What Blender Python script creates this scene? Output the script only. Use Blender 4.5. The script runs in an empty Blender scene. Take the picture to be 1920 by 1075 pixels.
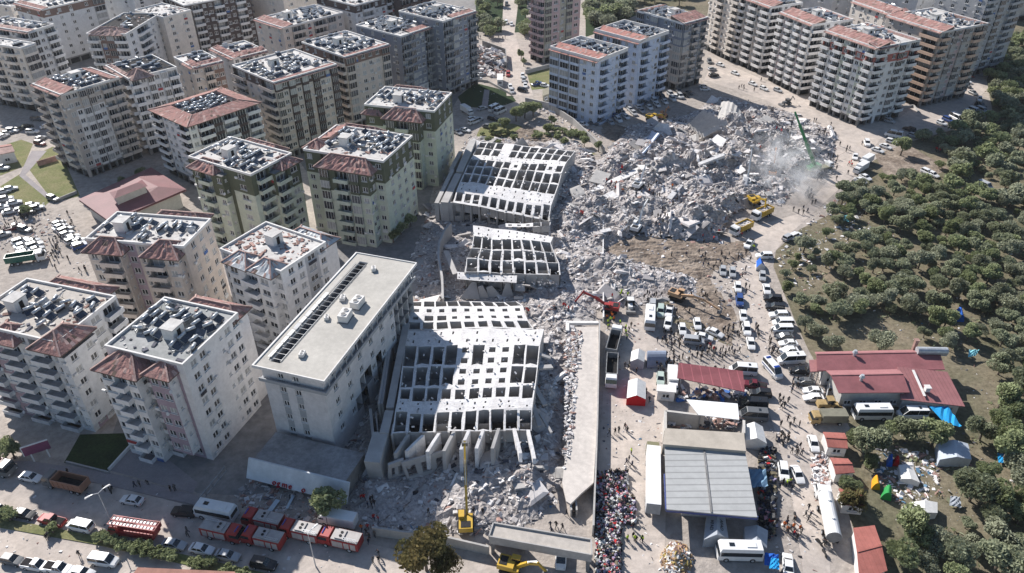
import bpy, math, random
from mathutils import Vector, Matrix
R = math.radians
rnd = random.Random(7)
S = bpy.context.scene
C = S.collection

# ------------------------------------------------------------ camera
CAMH = 112.0
PITCH, ROLL, FPX = R(34.4), R(-0.39), 1430.8      # survey of the photograph (1920 x 1075)
fw = Vector((0, math.cos(PITCH), -math.sin(PITCH)))
r0 = Vector((1, 0, 0)); u0 = r0.cross(fw)
rt = r0 * math.cos(ROLL) + u0 * math.sin(ROLL)
up = -r0 * math.sin(ROLL) + u0 * math.cos(ROLL)
cam_d = bpy.data.cameras.new('camera'); cam = bpy.data.objects.new('camera', cam_d); C.objects.link(cam)
M = Matrix((rt, up, -fw)).transposed().to_4x4(); M.translation = Vector((0, 0, CAMH))
cam.matrix_world = M
cam_d.sensor_width = 36; cam_d.lens = FPX / 1920 * 36; cam_d.clip_start = 1; cam_d.clip_end = 3000
S.camera = cam

def P(x, y, z=0.0):
    """survey point of the photograph (1920x1075) -> place on the level z"""
    d = rt * ((x - 960) / FPX) - up * ((y - 537.5) / FPX) + fw
    t = (z - CAMH) / d.z
    return Vector((0, 0, CAMH)) + d * t
def scr(p):
    v = Vector(p) - Vector((0, 0, CAMH)); k = v.dot(fw)
    return 960 + FPX * v.dot(rt) / k, 537.5 - FPX * v.dot(up) / k

# ------------------------------------------------------------ light
SAZ, SEL = R(127), R(35.5)
sd = Vector((math.cos(SAZ) * math.cos(SEL), math.sin(SAZ) * math.cos(SEL), math.sin(SEL)))
sl = bpy.data.lights.new('sun', 'SUN'); sl.energy = 5.0; sl.angle = R(0.53); sl.color = (1, .955, .91)
so = bpy.data.objects.new('sun', sl); C.objects.link(so); so.rotation_euler = sd.to_track_quat('Z', 'Y').to_euler(); so.location = (0, 0, 300)
W = bpy.data.worlds.new('World'); S.world = W; W.use_nodes = True
wn = W.node_tree; sky = wn.nodes.new('ShaderNodeTexSky'); sky.sky_type = 'NISHITA'; sky.sun_disc = False
sky.sun_elevation = SEL; sky.sun_rotation = R(-37); sky.air_density = 1.0; sky.dust_density = .5; sky.ozone_density = 2.5
wn.links.new(sky.outputs[0], wn.nodes['Background'].inputs[0]); wn.nodes['Background'].inputs[1].default_value = 0.078
S.view_settings.view_transform = 'Standard'; S.view_settings.look = 'None'; S.view_settings.gamma = 1
S.view_settings.exposure = 0.57
S.cycles.volume_step_rate = 4; S.cycles.max_bounces = 6; S.cycles.diffuse_bounces = 3; S.cycles.glossy_bounces = 2
S.cycles.transparent_max_bounces = 6; S.cycles.volume_bounces = 1

# ------------------------------------------------------------ materials
MATS = {}
def mat(name, col, rough=.85, var=.12, scale=.4, metal=0, col2=None, fine=None, island=0, bump=0, stripes=None, spec=.3, obj=False):
    if name in MATS: return MATS[name]
    m = bpy.data.materials.new(name); m.use_nodes = True; MATS[name] = m
    nt = m.node_tree; N = nt.nodes; L = nt.links; b = N['Principled BSDF']
    b.inputs['Roughness'].default_value = rough; b.inputs['Metallic'].default_value = metal
    b.inputs['Specular IOR Level'].default_value = spec
    tc = N.new('ShaderNodeTexCoord'); vec = tc.outputs['Object' if obj else 'Generated']
    geo = N.new('ShaderNodeNewGeometry'); vec = tc.outputs['Object'] if obj else geo.outputs['Position']
    n1 = N.new('ShaderNodeTexNoise'); n1.inputs['Scale'].default_value = scale; n1.inputs['Detail'].default_value = 6; n1.inputs['Roughness'].default_value = .65
    L.new(vec, n1.inputs['Vector'])
    rmp = N.new('ShaderNodeMapRange'); rmp.inputs[1].default_value = .3; rmp.inputs[2].default_value = .7
    L.new(n1.outputs[0], rmp.inputs[0])
    mx = N.new('ShaderNodeMix'); mx.data_type = 'RGBA'
    c2 = col2 or tuple(c * (1 - 2.2 * var) for c in col); c1 = tuple(min(1, c * (1 + .6 * var)) for c in col) if not col2 else col
    mx.inputs[6].default_value = (*c1, 1); mx.inputs[7].default_value = (*c2, 1); L.new(rmp.outputs[0], mx.inputs[0])
    out = mx.outputs[2]
    if fine:
        n2 = N.new('ShaderNodeTexNoise'); n2.inputs['Scale'].default_value = fine[0]; n2.inputs['Detail'].default_value = 4; n2.inputs['Roughness'].default_value = .7
        L.new(vec, n2.inputs['Vector'])
        r2 = N.new('ShaderNodeMapRange'); r2.inputs[1].default_value = .32; r2.inputs[2].default_value = .68; r2.inputs[3].default_value = 1 - fine[1]; r2.inputs[4].default_value = 1 + fine[1] * .6
        L.new(n2.outputs[0], r2.inputs[0])
        h = N.new('ShaderNodeVectorMath'); h.operation = 'SCALE'; L.new(out, h.inputs[0]); L.new(r2.outputs[0], h.inputs['Scale']); out = h.outputs[0]
    if island:
        r3 = N.new('ShaderNodeMapRange'); r3.inputs[3].default_value = 1 - island; r3.inputs[4].default_value = 1 + island * .7
        L.new(geo.outputs['Random Per Island'], r3.inputs[0])
        h = N.new('ShaderNodeVectorMath'); h.operation = 'SCALE'; L.new(out, h.inputs[0]); L.new(r3.outputs[0], h.inputs['Scale']); out = h.outputs[0]
    if stripes:          # (axis index, period m, depth)
        sx = N.new('ShaderNodeSeparateXYZ'); L.new(tc.outputs['Object'], sx.inputs[0])
        ma = N.new('ShaderNodeMath'); ma.operation = 'MULTIPLY'; ma.inputs[1].default_value = 1 / stripes[1]; L.new(sx.outputs[stripes[0]], ma.inputs[0])
        fr = N.new('ShaderNodeMath'); fr.operation = 'FRACT'; L.new(ma.outputs[0], fr.inputs[0])
        gt = N.new('ShaderNodeMath'); gt.operation = 'LESS_THAN'; gt.inputs[1].default_value = stripes[3] if len(stripes) > 3 else .22; L.new(fr.outputs[0], gt.inputs[0])
        r4 = N.new('ShaderNodeMapRange'); r4.inputs[3].default_value = 1; r4.inputs[4].default_value = 1 - stripes[2]; L.new(gt.outputs[0], r4.inputs[0])
        h = N.new('ShaderNodeVectorMath'); h.operation = 'SCALE'; L.new(out, h.inputs[0]); L.new(r4.outputs[0], h.inputs['Scale']); out = h.outputs[0]
    L.new(out, b.inputs['Base Color'])
    if bump:
        bp = N.new('ShaderNodeBump'); bp.inputs['Strength'].default_value = bump; bp.inputs['Distance'].default_value = .3
        n3 = N.new('ShaderNodeTexNoise'); n3.inputs['Scale'].default_value = 1.6; n3.inputs['Detail'].default_value = 5; L.new(vec, n3.inputs['Vector'])
        L.new(n3.outputs[0], bp.inputs['Height']); L.new(bp.outputs[0], b.inputs['Normal'])
    return m
def wallmat(name, c, var=.07):
    k = 1.28 if name not in ('olive_render', 'dark_brown_render', 'slate_render') else 1.0
    return mat(name, tuple(min(.8, x * k) for x in c), .9, var, .35, fine=(1.2, .1), spec=.15)
def paint(name, c): return mat(name, c, .35, .05, 1.2, spec=.5, obj=True)

dust = mat('dusty_ground', (.48, .42, .365), .95, .12, .035, col2=(.29, .262, .24), fine=(.6, .25), bump=.5, spec=.1)
road_m = mat('dusty_asphalt', (.56, .485, .42), .9, .12, .06, col2=(.38, .34, .31), fine=(.45, .2), bump=.2, spec=.1)
walk_m = mat('pavement_slabs', (.33, .30, .295), .9, .12, .3, col2=(.25, .23, .235), fine=(3, .12), spec=.15)
soil_m = mat('orchard_soil', (.25, .205, .15), .95, .2, .05, col2=(.12, .12, .075), fine=(.9, .35), bump=.4, spec=.05)
grass_m = mat('grass', (.13, .16, .06), .95, .2, .15, col2=(.26, .23, .13), fine=(2, .35), spec=.05)
lawn_m = mat('lawn', (.045, .07, .03), .95, .2, .3, col2=(.03, .045, .025), fine=(2, .3), spec=.05)
mud_m = mat('churned_mud', (.36, .30, .245), .95, .2, .2, col2=(.15, .115, .09), fine=(.7, .4), bump=1, spec=.1)
rub_m = mat('rubble_dust', (.52, .485, .465), .95, .2, .08, col2=(.34, .305, .285), fine=(1.6, .4), bump=1, spec=.1)
frag_m = mat('broken_concrete', (.63, .60, .585), .92, .15, .07, col2=(.44, .41, .395), island=.5, fine=(2, .15), spec=.1)
fragd_m = mat('broken_dark', (.12, .12, .14), .9, .2, .5, island=.6, spec=.2)
fragr_m = mat('broken_brick', (.42, .27, .23), .9, .2, .5, island=.35, spec=.1)
conc_m = mat('concrete', (.47, .45, .425), .9, .12, .25, col2=(.34, .33, .32), fine=(1.5, .14), spec=.15)
concd_m = mat('dark_concrete', (.26, .255, .25), .9, .15, .25, fine=(1.5, .2), spec=.15)
white_m = mat('white_plaster', (.74, .72, .69), .85, .07, .3, fine=(1.6, .1), spec=.2)
glass_m = mat('window_glass', (.022, .027, .036), .25, .3, .8, spec=.6)
glass2 = mat('window_glass_curtain', (.10, .105, .115), .3, .25, .9, spec=.5)
glass3 = mat('window_glass_shutter', (.40, .40, .39), .5, .15, .9, spec=.3)
dark_m = mat('dark_interior', (.035, .033, .035), .9, .3, .8, spec=.1)
frame_m = mat('window_frame', (.70, .69, .67), .6, .1, 1)
black_m = mat('black_rubber', (.02, .02, .022), .8, .2, 2)
car_glass = mat('car_glass', (.02, .025, .03), .08, .1, 2, spec=.8)
lamp_m = mat('head_lamp', (.6, .6, .6), .2, .05, 2); tail_m = mat('tail_lamp', (.45, .02, .02), .3, .1, 2)
metal_m = mat('grey_metal', (.36, .37, .38), .45, .12, 1.5, metal=.4)
tile_m = mat('roof_tiles', (.44, .235, .205), .9, .15, .7, col2=(.31, .195, .175), island=.14, fine=(5, .3), bump=.6, spec=.1)
tile2 = mat('roof_tiles_pale', (.50, .35, .31), .9, .15, .6, island=.2, fine=(3, .25), spec=.1)
tiled = mat('roof_boards', (.22, .16, .13), .9, .2, 1, island=.3, spec=.1)
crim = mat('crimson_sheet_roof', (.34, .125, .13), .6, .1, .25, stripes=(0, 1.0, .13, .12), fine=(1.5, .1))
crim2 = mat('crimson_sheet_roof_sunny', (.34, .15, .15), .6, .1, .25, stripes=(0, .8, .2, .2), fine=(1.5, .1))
roofw = mat('white_roof_coating', (.60, .585, .56), .85, .15, .18, col2=(.42, .40, .38), fine=(.9, .18))
roofb = mat('beige_roof_coating', (.50, .455, .40), .9, .12, .15, col2=(.38, .35, .32), fine=(1.1, .15))
roofg = mat('grey_roof_membrane', (.36, .36, .355), .85, .15, .2, col2=(.22, .235, .23), fine=(1.1, .2))
solar_m = mat('solar_glass', (.03, .04, .06), .12, .3, 1.5, spec=.8)
tank_m = mat('tank_steel', (.55, .57, .59), .35, .15, 1.5, metal=.3)

# ------------------------------------------------------------ mesh helper
class MB:
    def __init__(s): s.v = []; s.f = []; s.m = []
    def add(s, vs, fs, mi=0):
        k = len(s.v); s.v += [tuple(v) for v in vs]
        for i, f in enumerate(fs):
            s.f.append(tuple(k + a for a in f)); s.m.append(mi[i] if isinstance(mi, (list, tuple)) else mi)
        return s
    def box(s, c, d, rz=0, mi=0, tilt=None, taper=1):
        hx, hy, hz = d[0] / 2, d[1] / 2, d[2] / 2
        vs = [Vector((x * hx * (taper if z > 0 else 1), y * hy * (taper if z > 0 else 1), z * hz)) for z in (-1, 1) for x, y in ((-1, -1), (1, -1), (1, 1), (-1, 1))]
        m = Matrix.Rotation(rz, 3, 'Z')
        if tilt: m = m @ Matrix.Rotation(tilt[0], 3, 'X') @ Matrix.Rotation(tilt[1], 3, 'Y')
        vs = [m @ v + Vector(c) for v in vs]
        return s.add(vs, [(3, 2, 1, 0), (4, 5, 6, 7), (0, 1, 5, 4), (1, 2, 6, 5), (2, 3, 7, 6), (3, 0, 4, 7)], mi)
    def quad(s, a, b, c, d, mi=0): return s.add([a, b, c, d], [(0, 1, 2, 3)], mi)
    def prism(s, poly, z0, z1, mi=0, mt=None):
        n = len(poly); vs = [(p[0], p[1], z0) for p in poly] + [(p[0], p[1], z1) for p in poly]
        if sum(poly[i][0] * poly[(i + 1) % n][1] - poly[(i + 1) % n][0] * poly[i][1] for i in range(n)) < 0:
            return s.prism(list(poly)[::-1], z0, z1, mi, mt)
        return s.add(vs, [tuple(range(n))[::-1], tuple(range(n, 2 * n))] + [(i, (i + 1) % n, n + (i + 1) % n, n + i) for i in range(n)], [mi, mi if mt is None else mt] + [mi] * n)
    def hull(s, bot, top, mi=0, mt=None):
        """loft of two rings with the same count"""
        n = len(bot)
        return s.add(list(bot) + list(top), [tuple(range(n))[::-1], tuple(range(n, 2 * n))] + [(i, (i + 1) % n, n + (i + 1) % n, n + i) for i in range(n)], [mi, mi if mt is None else mt] + [mi] * n)
    def cyl(s, a, b, r0, r1=None, n=10, mi=0, cap=True):
        a = Vector(a); b = Vector(b); r1 = r0 if r1 is None else r1; d = (b - a).normalized()
        x = d.orthogonal().normalized(); y = d.cross(x)
        vs = [a + (x * math.cos(2 * math.pi * i / n) + y * math.sin(2 * math.pi * i / n)) * r0 for i in range(n)] + [b + (x * math.cos(2 * math.pi * i / n) + y * math.sin(2 * math.pi * i / n)) * r1 for i in range(n)]
        fs = [(i, (i + 1) % n, n + (i + 1) % n, n + i) for i in range(n)]
        if cap: fs += [tuple(range(n))[::-1], tuple(range(n, 2 * n))]
        return s.add(vs, fs, mi)
    def bar(s, a, b, w, h=None, mi=0):
        a = Vector(a); b = Vector(b); h = h or w; d = (b - a).normalized()
        x = Vector((0, 0, 1)).cross(d); x = x.normalized() if x.length > .01 else Vector((1, 0, 0)); y = d.cross(x)
        o = [x * w / 2 * i + y * h / 2 * j for i, j in ((-1, -1), (1, -1), (1, 1), (-1, 1))]
        return s.hull([a + q for q in o], [b + q for q in o], mi)
    def merge(s, o, loc=(0, 0, 0), rz=0, sc=1, mmap=None, mtx=None):
        m = mtx or (Matrix.Translation(loc) @ Matrix.Rotation(rz, 4, 'Z') @ Matrix.Scale(sc, 4))
        k = len(s.v); s.v += [tuple(m @ Vector(v)) for v in o.v]; s.f += [tuple(k + a for a in f) for f in o.f]
        s.m += [mmap[a] if mmap else a for a in o.m]; return s
    def mesh(s, name, mats, smooth=False):
        me = bpy.data.meshes.new(name); me.from_pydata(s.v, [], s.f)
        for m in mats: me.materials.append(m)
        me.polygons.foreach_set('material_index', [min(i, len(mats) - 1) for i in s.m])
        if smooth: me.polygons.foreach_set('use_smooth', [True] * len(s.f))
        me.update(); return me

def obj(name, me, parent=None, loc=(0, 0, 0), rz=0, kind=None, label=None):
    o = bpy.data.objects.new(name, me); C.objects.link(o); o.location = loc; o.rotation_euler = (0, 0, rz)
    if parent: o.parent = parent
    if kind: o['kind'] = kind
    if label: o['label'] = label
    return o
AUTO = []       # (object, base label)
LAND = []       # (phrase, place)
def thing(name, label, cat, loc=(0, 0, 0), rz=0, group=None, me=None, auto=False):
    o = obj(name, me, None, loc, rz); o['label'] = label; o['category'] = cat
    if group: o['group'] = group
    if auto: AUTO.append((o, label))
    return o
def land(phrase, x, y): LAND.append((phrase, P(x, y)))
def ground_sheet(name, pts, m, z, kind='structure'):
    b = MB(); poly = [P(*p) for p in pts]
    n = len(poly); ar = sum(poly[i].x * poly[(i + 1) % n].y - poly[(i + 1) % n].x * poly[i].y for i in range(n))
    if ar < 0: poly = poly[::-1]
    b.add([(p.x, p.y, z) for p in poly], [tuple(range(len(poly)))])
    return obj(name, b.mesh(name, [m]), kind=kind)
# ------------------------------------------------------------ the ground
g = MB(); g.quad((-900, -150, 0), (900, -150, 0), (900, 1100, 0), (-900, 1100, 0)); obj('ground', g.mesh('ground', [dust]), kind='structure')
ground_sheet('orchard_ground', [(1700, 268), (1640, 300), (1585, 350), (1560, 400), (1500, 430), (1455, 470), (1450, 500), (1490, 600), (1515, 655), (1540, 700), (1600, 815), (1570, 820), (1560, 880), (1590, 960), (1640, 1120), (2300, 1200), (2500, 500), (2100, 30), (1895, 40), (1850, 150), (1862, 215), (1800, 240)], soil_m, .012)
ground_sheet('wood_floor', [(1098, -10), (1188, -20), (1190, 30), (1120, 62), (1098, 70)], lawn_m, .012)
ground_sheet('wood_floor', [(1186, -40), (1400, -50), (1330, 30), (1190, 30)], soil_m, .016)
ground_sheet('wood_floor', [(890, -20), (990, -20), (985, 60), (955, 62), (895, 60)], lawn_m, .016)
ground_sheet('lawn', [(858, 182), (892, 156), (955, 172), (968, 190), (925, 205), (868, 200)], lawn_m, .02)
ground_sheet('path', [(908, 168), (918, 169), (914, 206), (902, 206)], walk_m, .028)
ground_sheet('lawn', [(985, 135), (1040, 122), (1038, 165), (985, 170)], grass_m, .02)
ground_sheet('lawn', [(50, 312), (66, 290), (100, 275), (120, 300), (150, 368), (120, 375), (95, 372)], grass_m, .02)
ground_sheet('lawn', [(0, 275), (40, 262), (62, 270), (45, 312), (0, 330)], grass_m, .02)
ground_sheet('lawn', [(40, 325), (100, 372), (75, 395), (20, 372), (0, 350)], grass_m, .024)
ground_sheet('lawn', [(120, 868), (150, 815), (250, 812), (240, 862), (205, 885)], lawn_m, .02)
ground_sheet('garden', [(900, 240), (960, 232), (1010, 245), (1120, 290), (1070, 290), (890, 262)], grass_m, .02)
ground_sheet('garden', [(380, 300), (420, 230), (560, 300), (580, 420), (560, 420)], lawn_m, .024)
ground_sheet('road', [(-80, 905), (0, 893), (180, 905), (370, 952), (560, 990), (700, 1022), (760, 1035), (1110, 1092), (1110, 1200), (-80, 1200)], road_m, .02)
ground_sheet('paved_terrace', [(205, 882), (245, 832), (300, 850), (370, 905), (362, 926)], walk_m, .05)
ground_sheet('road', [(1480, 440), (1530, 395), (1600, 330), (1650, 262), (1700, 240), (1640, 225), (1500, 180), (1340, 110), (1320, 150), (1440, 190), (1560, 260), (1560, 330), (1500, 400), (1400, 430), (1365, 470), (1380, 560), (1420, 690), (1450, 800), (1480, 900), (1510, 1100), (1560, 1100), (1540, 900), (1535, 830), (1500, 700), (1450, 600), (1430, 500)], road_m, .02)
ground_sheet('road', [(1640, 250), (1700, 262), (1800, 215), (1850, 170), (1825, 150), (1790, 165), (1710, 205)], road_m, .028)
ground_sheet('road', [(945, -20), (975, -20), (965, 60), (1000, 180), (950, 180), (940, 80)], road_m, .028)
ground_sheet('yard', [(1135, 1075), (1122, 880), (1130, 760), (1135, 620), (1200, 600), (1255, 660), (1245, 1100), (1135, 1110)], road_m, .024)
ground_sheet('path', [(36, 330), (50, 300), (60, 283), (88, 283), (48, 328), (100, 372), (92, 376)], walk_m, .03)
ground_sheet('mud_track', [(1190, 560), (1290, 540), (1380, 600), (1370, 650), (1250, 600)], soil_m, .026)
ground_sheet('mud_track', [(935, 268), (985, 235), (1040, 262), (1020, 280)], mud_m, .03)
ground_sheet('mud_track', [(1640, 290), (1700, 270), (1780, 318), (1750, 330), (1660, 330)], mud_m, .03)
ground_sheet('shade_toned_street', [(205, 830), (300, 560), (420, 640), (560, 560), (640, 420), (560, 300), (480, 240), (420, 230), (300, 300), (180, 300), (100, 120), (0, 60), (-60, 60), (-60, 0), (600, -30), (900, -30), (880, 150), (850, 200), (800, 400), (760, 560), (640, 900), (460, 930), (370, 925), (245, 832)], mat('shade_dark_ground', (.20, .195, .195), .9, .15, .08, col2=(.30, .28, .26), fine=(.6, .25), spec=.15), .008)  # ground coloured dark between the blocks, their shade put into its tone
# pavement along the main road, with its kerb, and the planted median
def strip(name, pts_a, pts_b, z1, m, kind='structure'):
    b = MB(); A = [P(*p) for p in pts_a]; B_ = [P(*p) for p in pts_b]
    for i in range(len(A) - 1):
        b.prism([A[i], A[i + 1], B_[i + 1], B_[i]], 0, z1)
    return obj(name, b.mesh(name, [m]), kind=kind)
strip('pavement', [(-80, 862), (60, 866), (205, 887), (370, 930)], [(-80, 890), (0, 886), (180, 906), (375, 950)], .14, walk_m)
strip('median', [(-60, 962), (0, 972), (180, 1006), (350, 1042), (540, 1085)], [(-60, 978), (0, 990), (180, 1022), (350, 1060), (540, 1105)], .15, grass_m)

lat0_m = mat('pale_scraps', (.6, .58, .56), .9, .2, 1)
laundry = [mat('laundry_' + n_, c_, .9, .1, 3) for n_, c_ in (('white', (.7, .7, .68)), ('red', (.4, .06, .06)), ('blue', (.08, .15, .35)), ('dark', (.05, .05, .06)))]
# ------------------------------------------------------------ apartment blocks
WCACHE = {}
WID = {'w': 1.0, 'W': 1.45, 'n': .7, 'B': 1.7, 'v': 1.25, '.': .5, '_': 1.2, 'S': 1.3}
WSZ = {'w': (1.6, 1.5), 'W': (2.4, 1.55), 'n': (.7, .8), 'S': (1.5, 2.0)}
def window_mesh(k, var, w, h):
    key = (k, var, round(w, 1), round(h, 1))
    if key in WCACHE: return WCACHE[key]
    b = MB(); gm = [glass_m, glass2, glass3][var]
    t = .15
    for cx, cz, sx, sz in ((0, h - t / 2, w, t), (0, t / 2, w, t), (-w / 2 + t / 2, h / 2, t, h - 2 * t), (w / 2 - t / 2, h / 2, t, h - 2 * t), (0, h / 2, t, h - 2 * t)):
        b.box((cx, -.04, cz), (sx, .09, sz), mi=0)
    b.quad((-w / 2, .0, 0), (w / 2, .0, 0), (w / 2, .0, h), (-w / 2, .0, h), mi=1)
    b.box((0, -.16, -.05), (w + .2, .34, .08), mi=0)
    WCACHE[key] = b.mesh('window', [frame_m, gm]); return WCACHE[key]
def bay_mesh(var, w, h, wm):
    key = ('bay', var, round(w, 1), round(h, 1), wm.name)
    if key in WCACHE: return WCACHE[key]
    b = MB(); gm = [glass_m, glass2, glass3][var]
    b.box((0, -.3, .35), (w, .6, .7), mi=2); b.box((0, -.28, .7 + (h - .95) / 2), (w - .1, .54, h - .95), mi=1); b.box((0, -.31, h - .12), (w + .05, .62, .24), mi=2)
    for i in range(4): b.box((-w / 2 + .05 + i * (w - .1) / 3, -.57, .7 + (h - .95) / 2), (.08, .06, h - .95), mi=0)
    WCACHE[key] = b.mesh('window', [frame_m, gm, wm]); return WCACHE[key]
def balcony_mesh(w, style, bm):
    key = ('balc', round(w, 1), style, bm.name)
    if key in WCACHE: return WCACHE[key]
    b = MB(); d = 1.25
    b.box((0, -d / 2, -.08), (w, d, .16), mi=0)
    if style == 'solid':
        b.box((0, -d + .06, .47), (w, .12, .94), mi=0)
        for s in (-1, 1): b.box((s * (w / 2 - .06), -d / 2 + .06, .47), (.12, d - .12, .94), mi=0)
    elif style == 'rail':
        for z in (.3, .6, .95): b.box((0, -d + .04, z), (w, .05, .06), mi=1)
        for i in range(7): b.box((-w / 2 + .05 + i * (w - .1) / 6, -d + .04, .46), (.05, .05, .9), mi=1)
        b.box((0, -d + .09, .3), (w - .1, .03, .6), mi=2)
        for s in (-1, 1): b.box((s * (w / 2 - .04), -d / 2, .5), (.05, d - .1, .9), mi=2)
    else:  # slanted end fins catching the sun
        b.hull([(-w / 2, -.1, 0), (-w / 2, -d, 0), (w / 2, -d, 0), (w / 2, -.1, 0)], [(-w / 2 - .05, -.1, .95), (-w / 2 - .05, -d - .05, .95), (w / 2 + .05, -d - .05, .95), (w / 2 + .05, -.1, .95)], mi=0)
        b.box((0, -d / 2, .98), (w - .3, d - .3, .08), mi=3)
    WCACHE[key] = b.mesh('balcony', [bm, frame_m, glass2, dark_m]); return WCACHE[key]

def tile_patch(b, a, c, d, e, nx, ny, jit=.12, miss=.05, pale=.15):
    """broken tiled slope a-c (eaves) to e-d (top); own little faces so that rows break up"""
    a, c, d, e = map(Vector, (a, c, d, e)); n = (c - a).cross(e - a)
    nz = Vector((0, 0, 1)); G = []
    for j in range(ny + 1):
        row = []
        for i in range(nx + 1):
            p = a.lerp(c, i / nx).lerp(e.lerp(d, i / nx), j / ny)
            if 0 < i < nx and 0 < j < ny: p = p + nz * rnd.uniform(-jit, jit)
            row.append(p)
        G.append(row)
    for j in range(ny):
        for i in range(nx):
            o = nz * rnd.uniform(0, .05); r = rnd.random()
            mi = 2 if r < miss else (1 if r < miss + pale else 0)
            b.quad(G[j][i] + o, G[j][i + 1] + o, G[j + 1][i + 1] + o, G[j + 1][i] + o, mi)
def hip(b, x0, x1, y0, y1, z, rise, ov=.7, dmg=.12):
    x0 -= ov; x1 += ov; y0 -= ov; y1 += ov; w = x1 - x0; d = y1 - y0; k = min(w, d) / 2
    if w >= d: r1 = (x0 + k * .9, (y0 + y1) / 2, z + rise); r2 = (x1 - k * .9, (y0 + y1) / 2, z + rise)
    else: r1 = ((x0 + x1) / 2, y0 + k * .9, z + rise); r2 = ((x0 + x1) / 2, y1 - k * .9, z + rise)
    A, B_, C_, D_ = (x0, y0, z), (x1, y0, z), (x1, y1, z), (x0, y1, z)
    q = lambda l: max(2, int(l / .75))
    if w >= d:
        tile_patch(b, A, B_, r2, r1, q(w), q(k), dmg); tile_patch(b, C_, D_, r1, r2, q(w), q(k), dmg)
        tile_patch(b, B_, C_, r2, r2, q(d), q(k), dmg); tile_patch(b, D_, A, r1, r1, q(d), q(k), dmg)
    else:
        tile_patch(b, A, B_, r1, r1, q(w), q(k), dmg); tile_patch(b, C_, D_, r2, r2, q(w), q(k), dmg)
        tile_patch(b, B_, C_, r2, r1, q(d), q(k), dmg); tile_patch(b, D_, A, r1, r2, q(d), q(k), dmg)
    b.prism([(x0, y0), (x1, y0), (x1, y1), (x0, y1)], z - .22, z - .03, 2)
    for p, r_ in ((A, r1), (B_, r2), (C_, r2), (D_, r1)):
        rr = r1 if (p in (A, D_) and w >= d) or (p in (A, B_) and w < d) else r2
        b.bar(Vector(p) + Vector((0, 0, .1)), Vector(rr) + Vector((0, 0, .12)), .3, .16, 1)
    if (Vector(r1) - Vector(r2)).length > .3: b.bar(Vector(r1) + Vector((0, 0, .1)), Vector(r2) + Vector((0, 0, .1)), .3, .16, 1)

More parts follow.
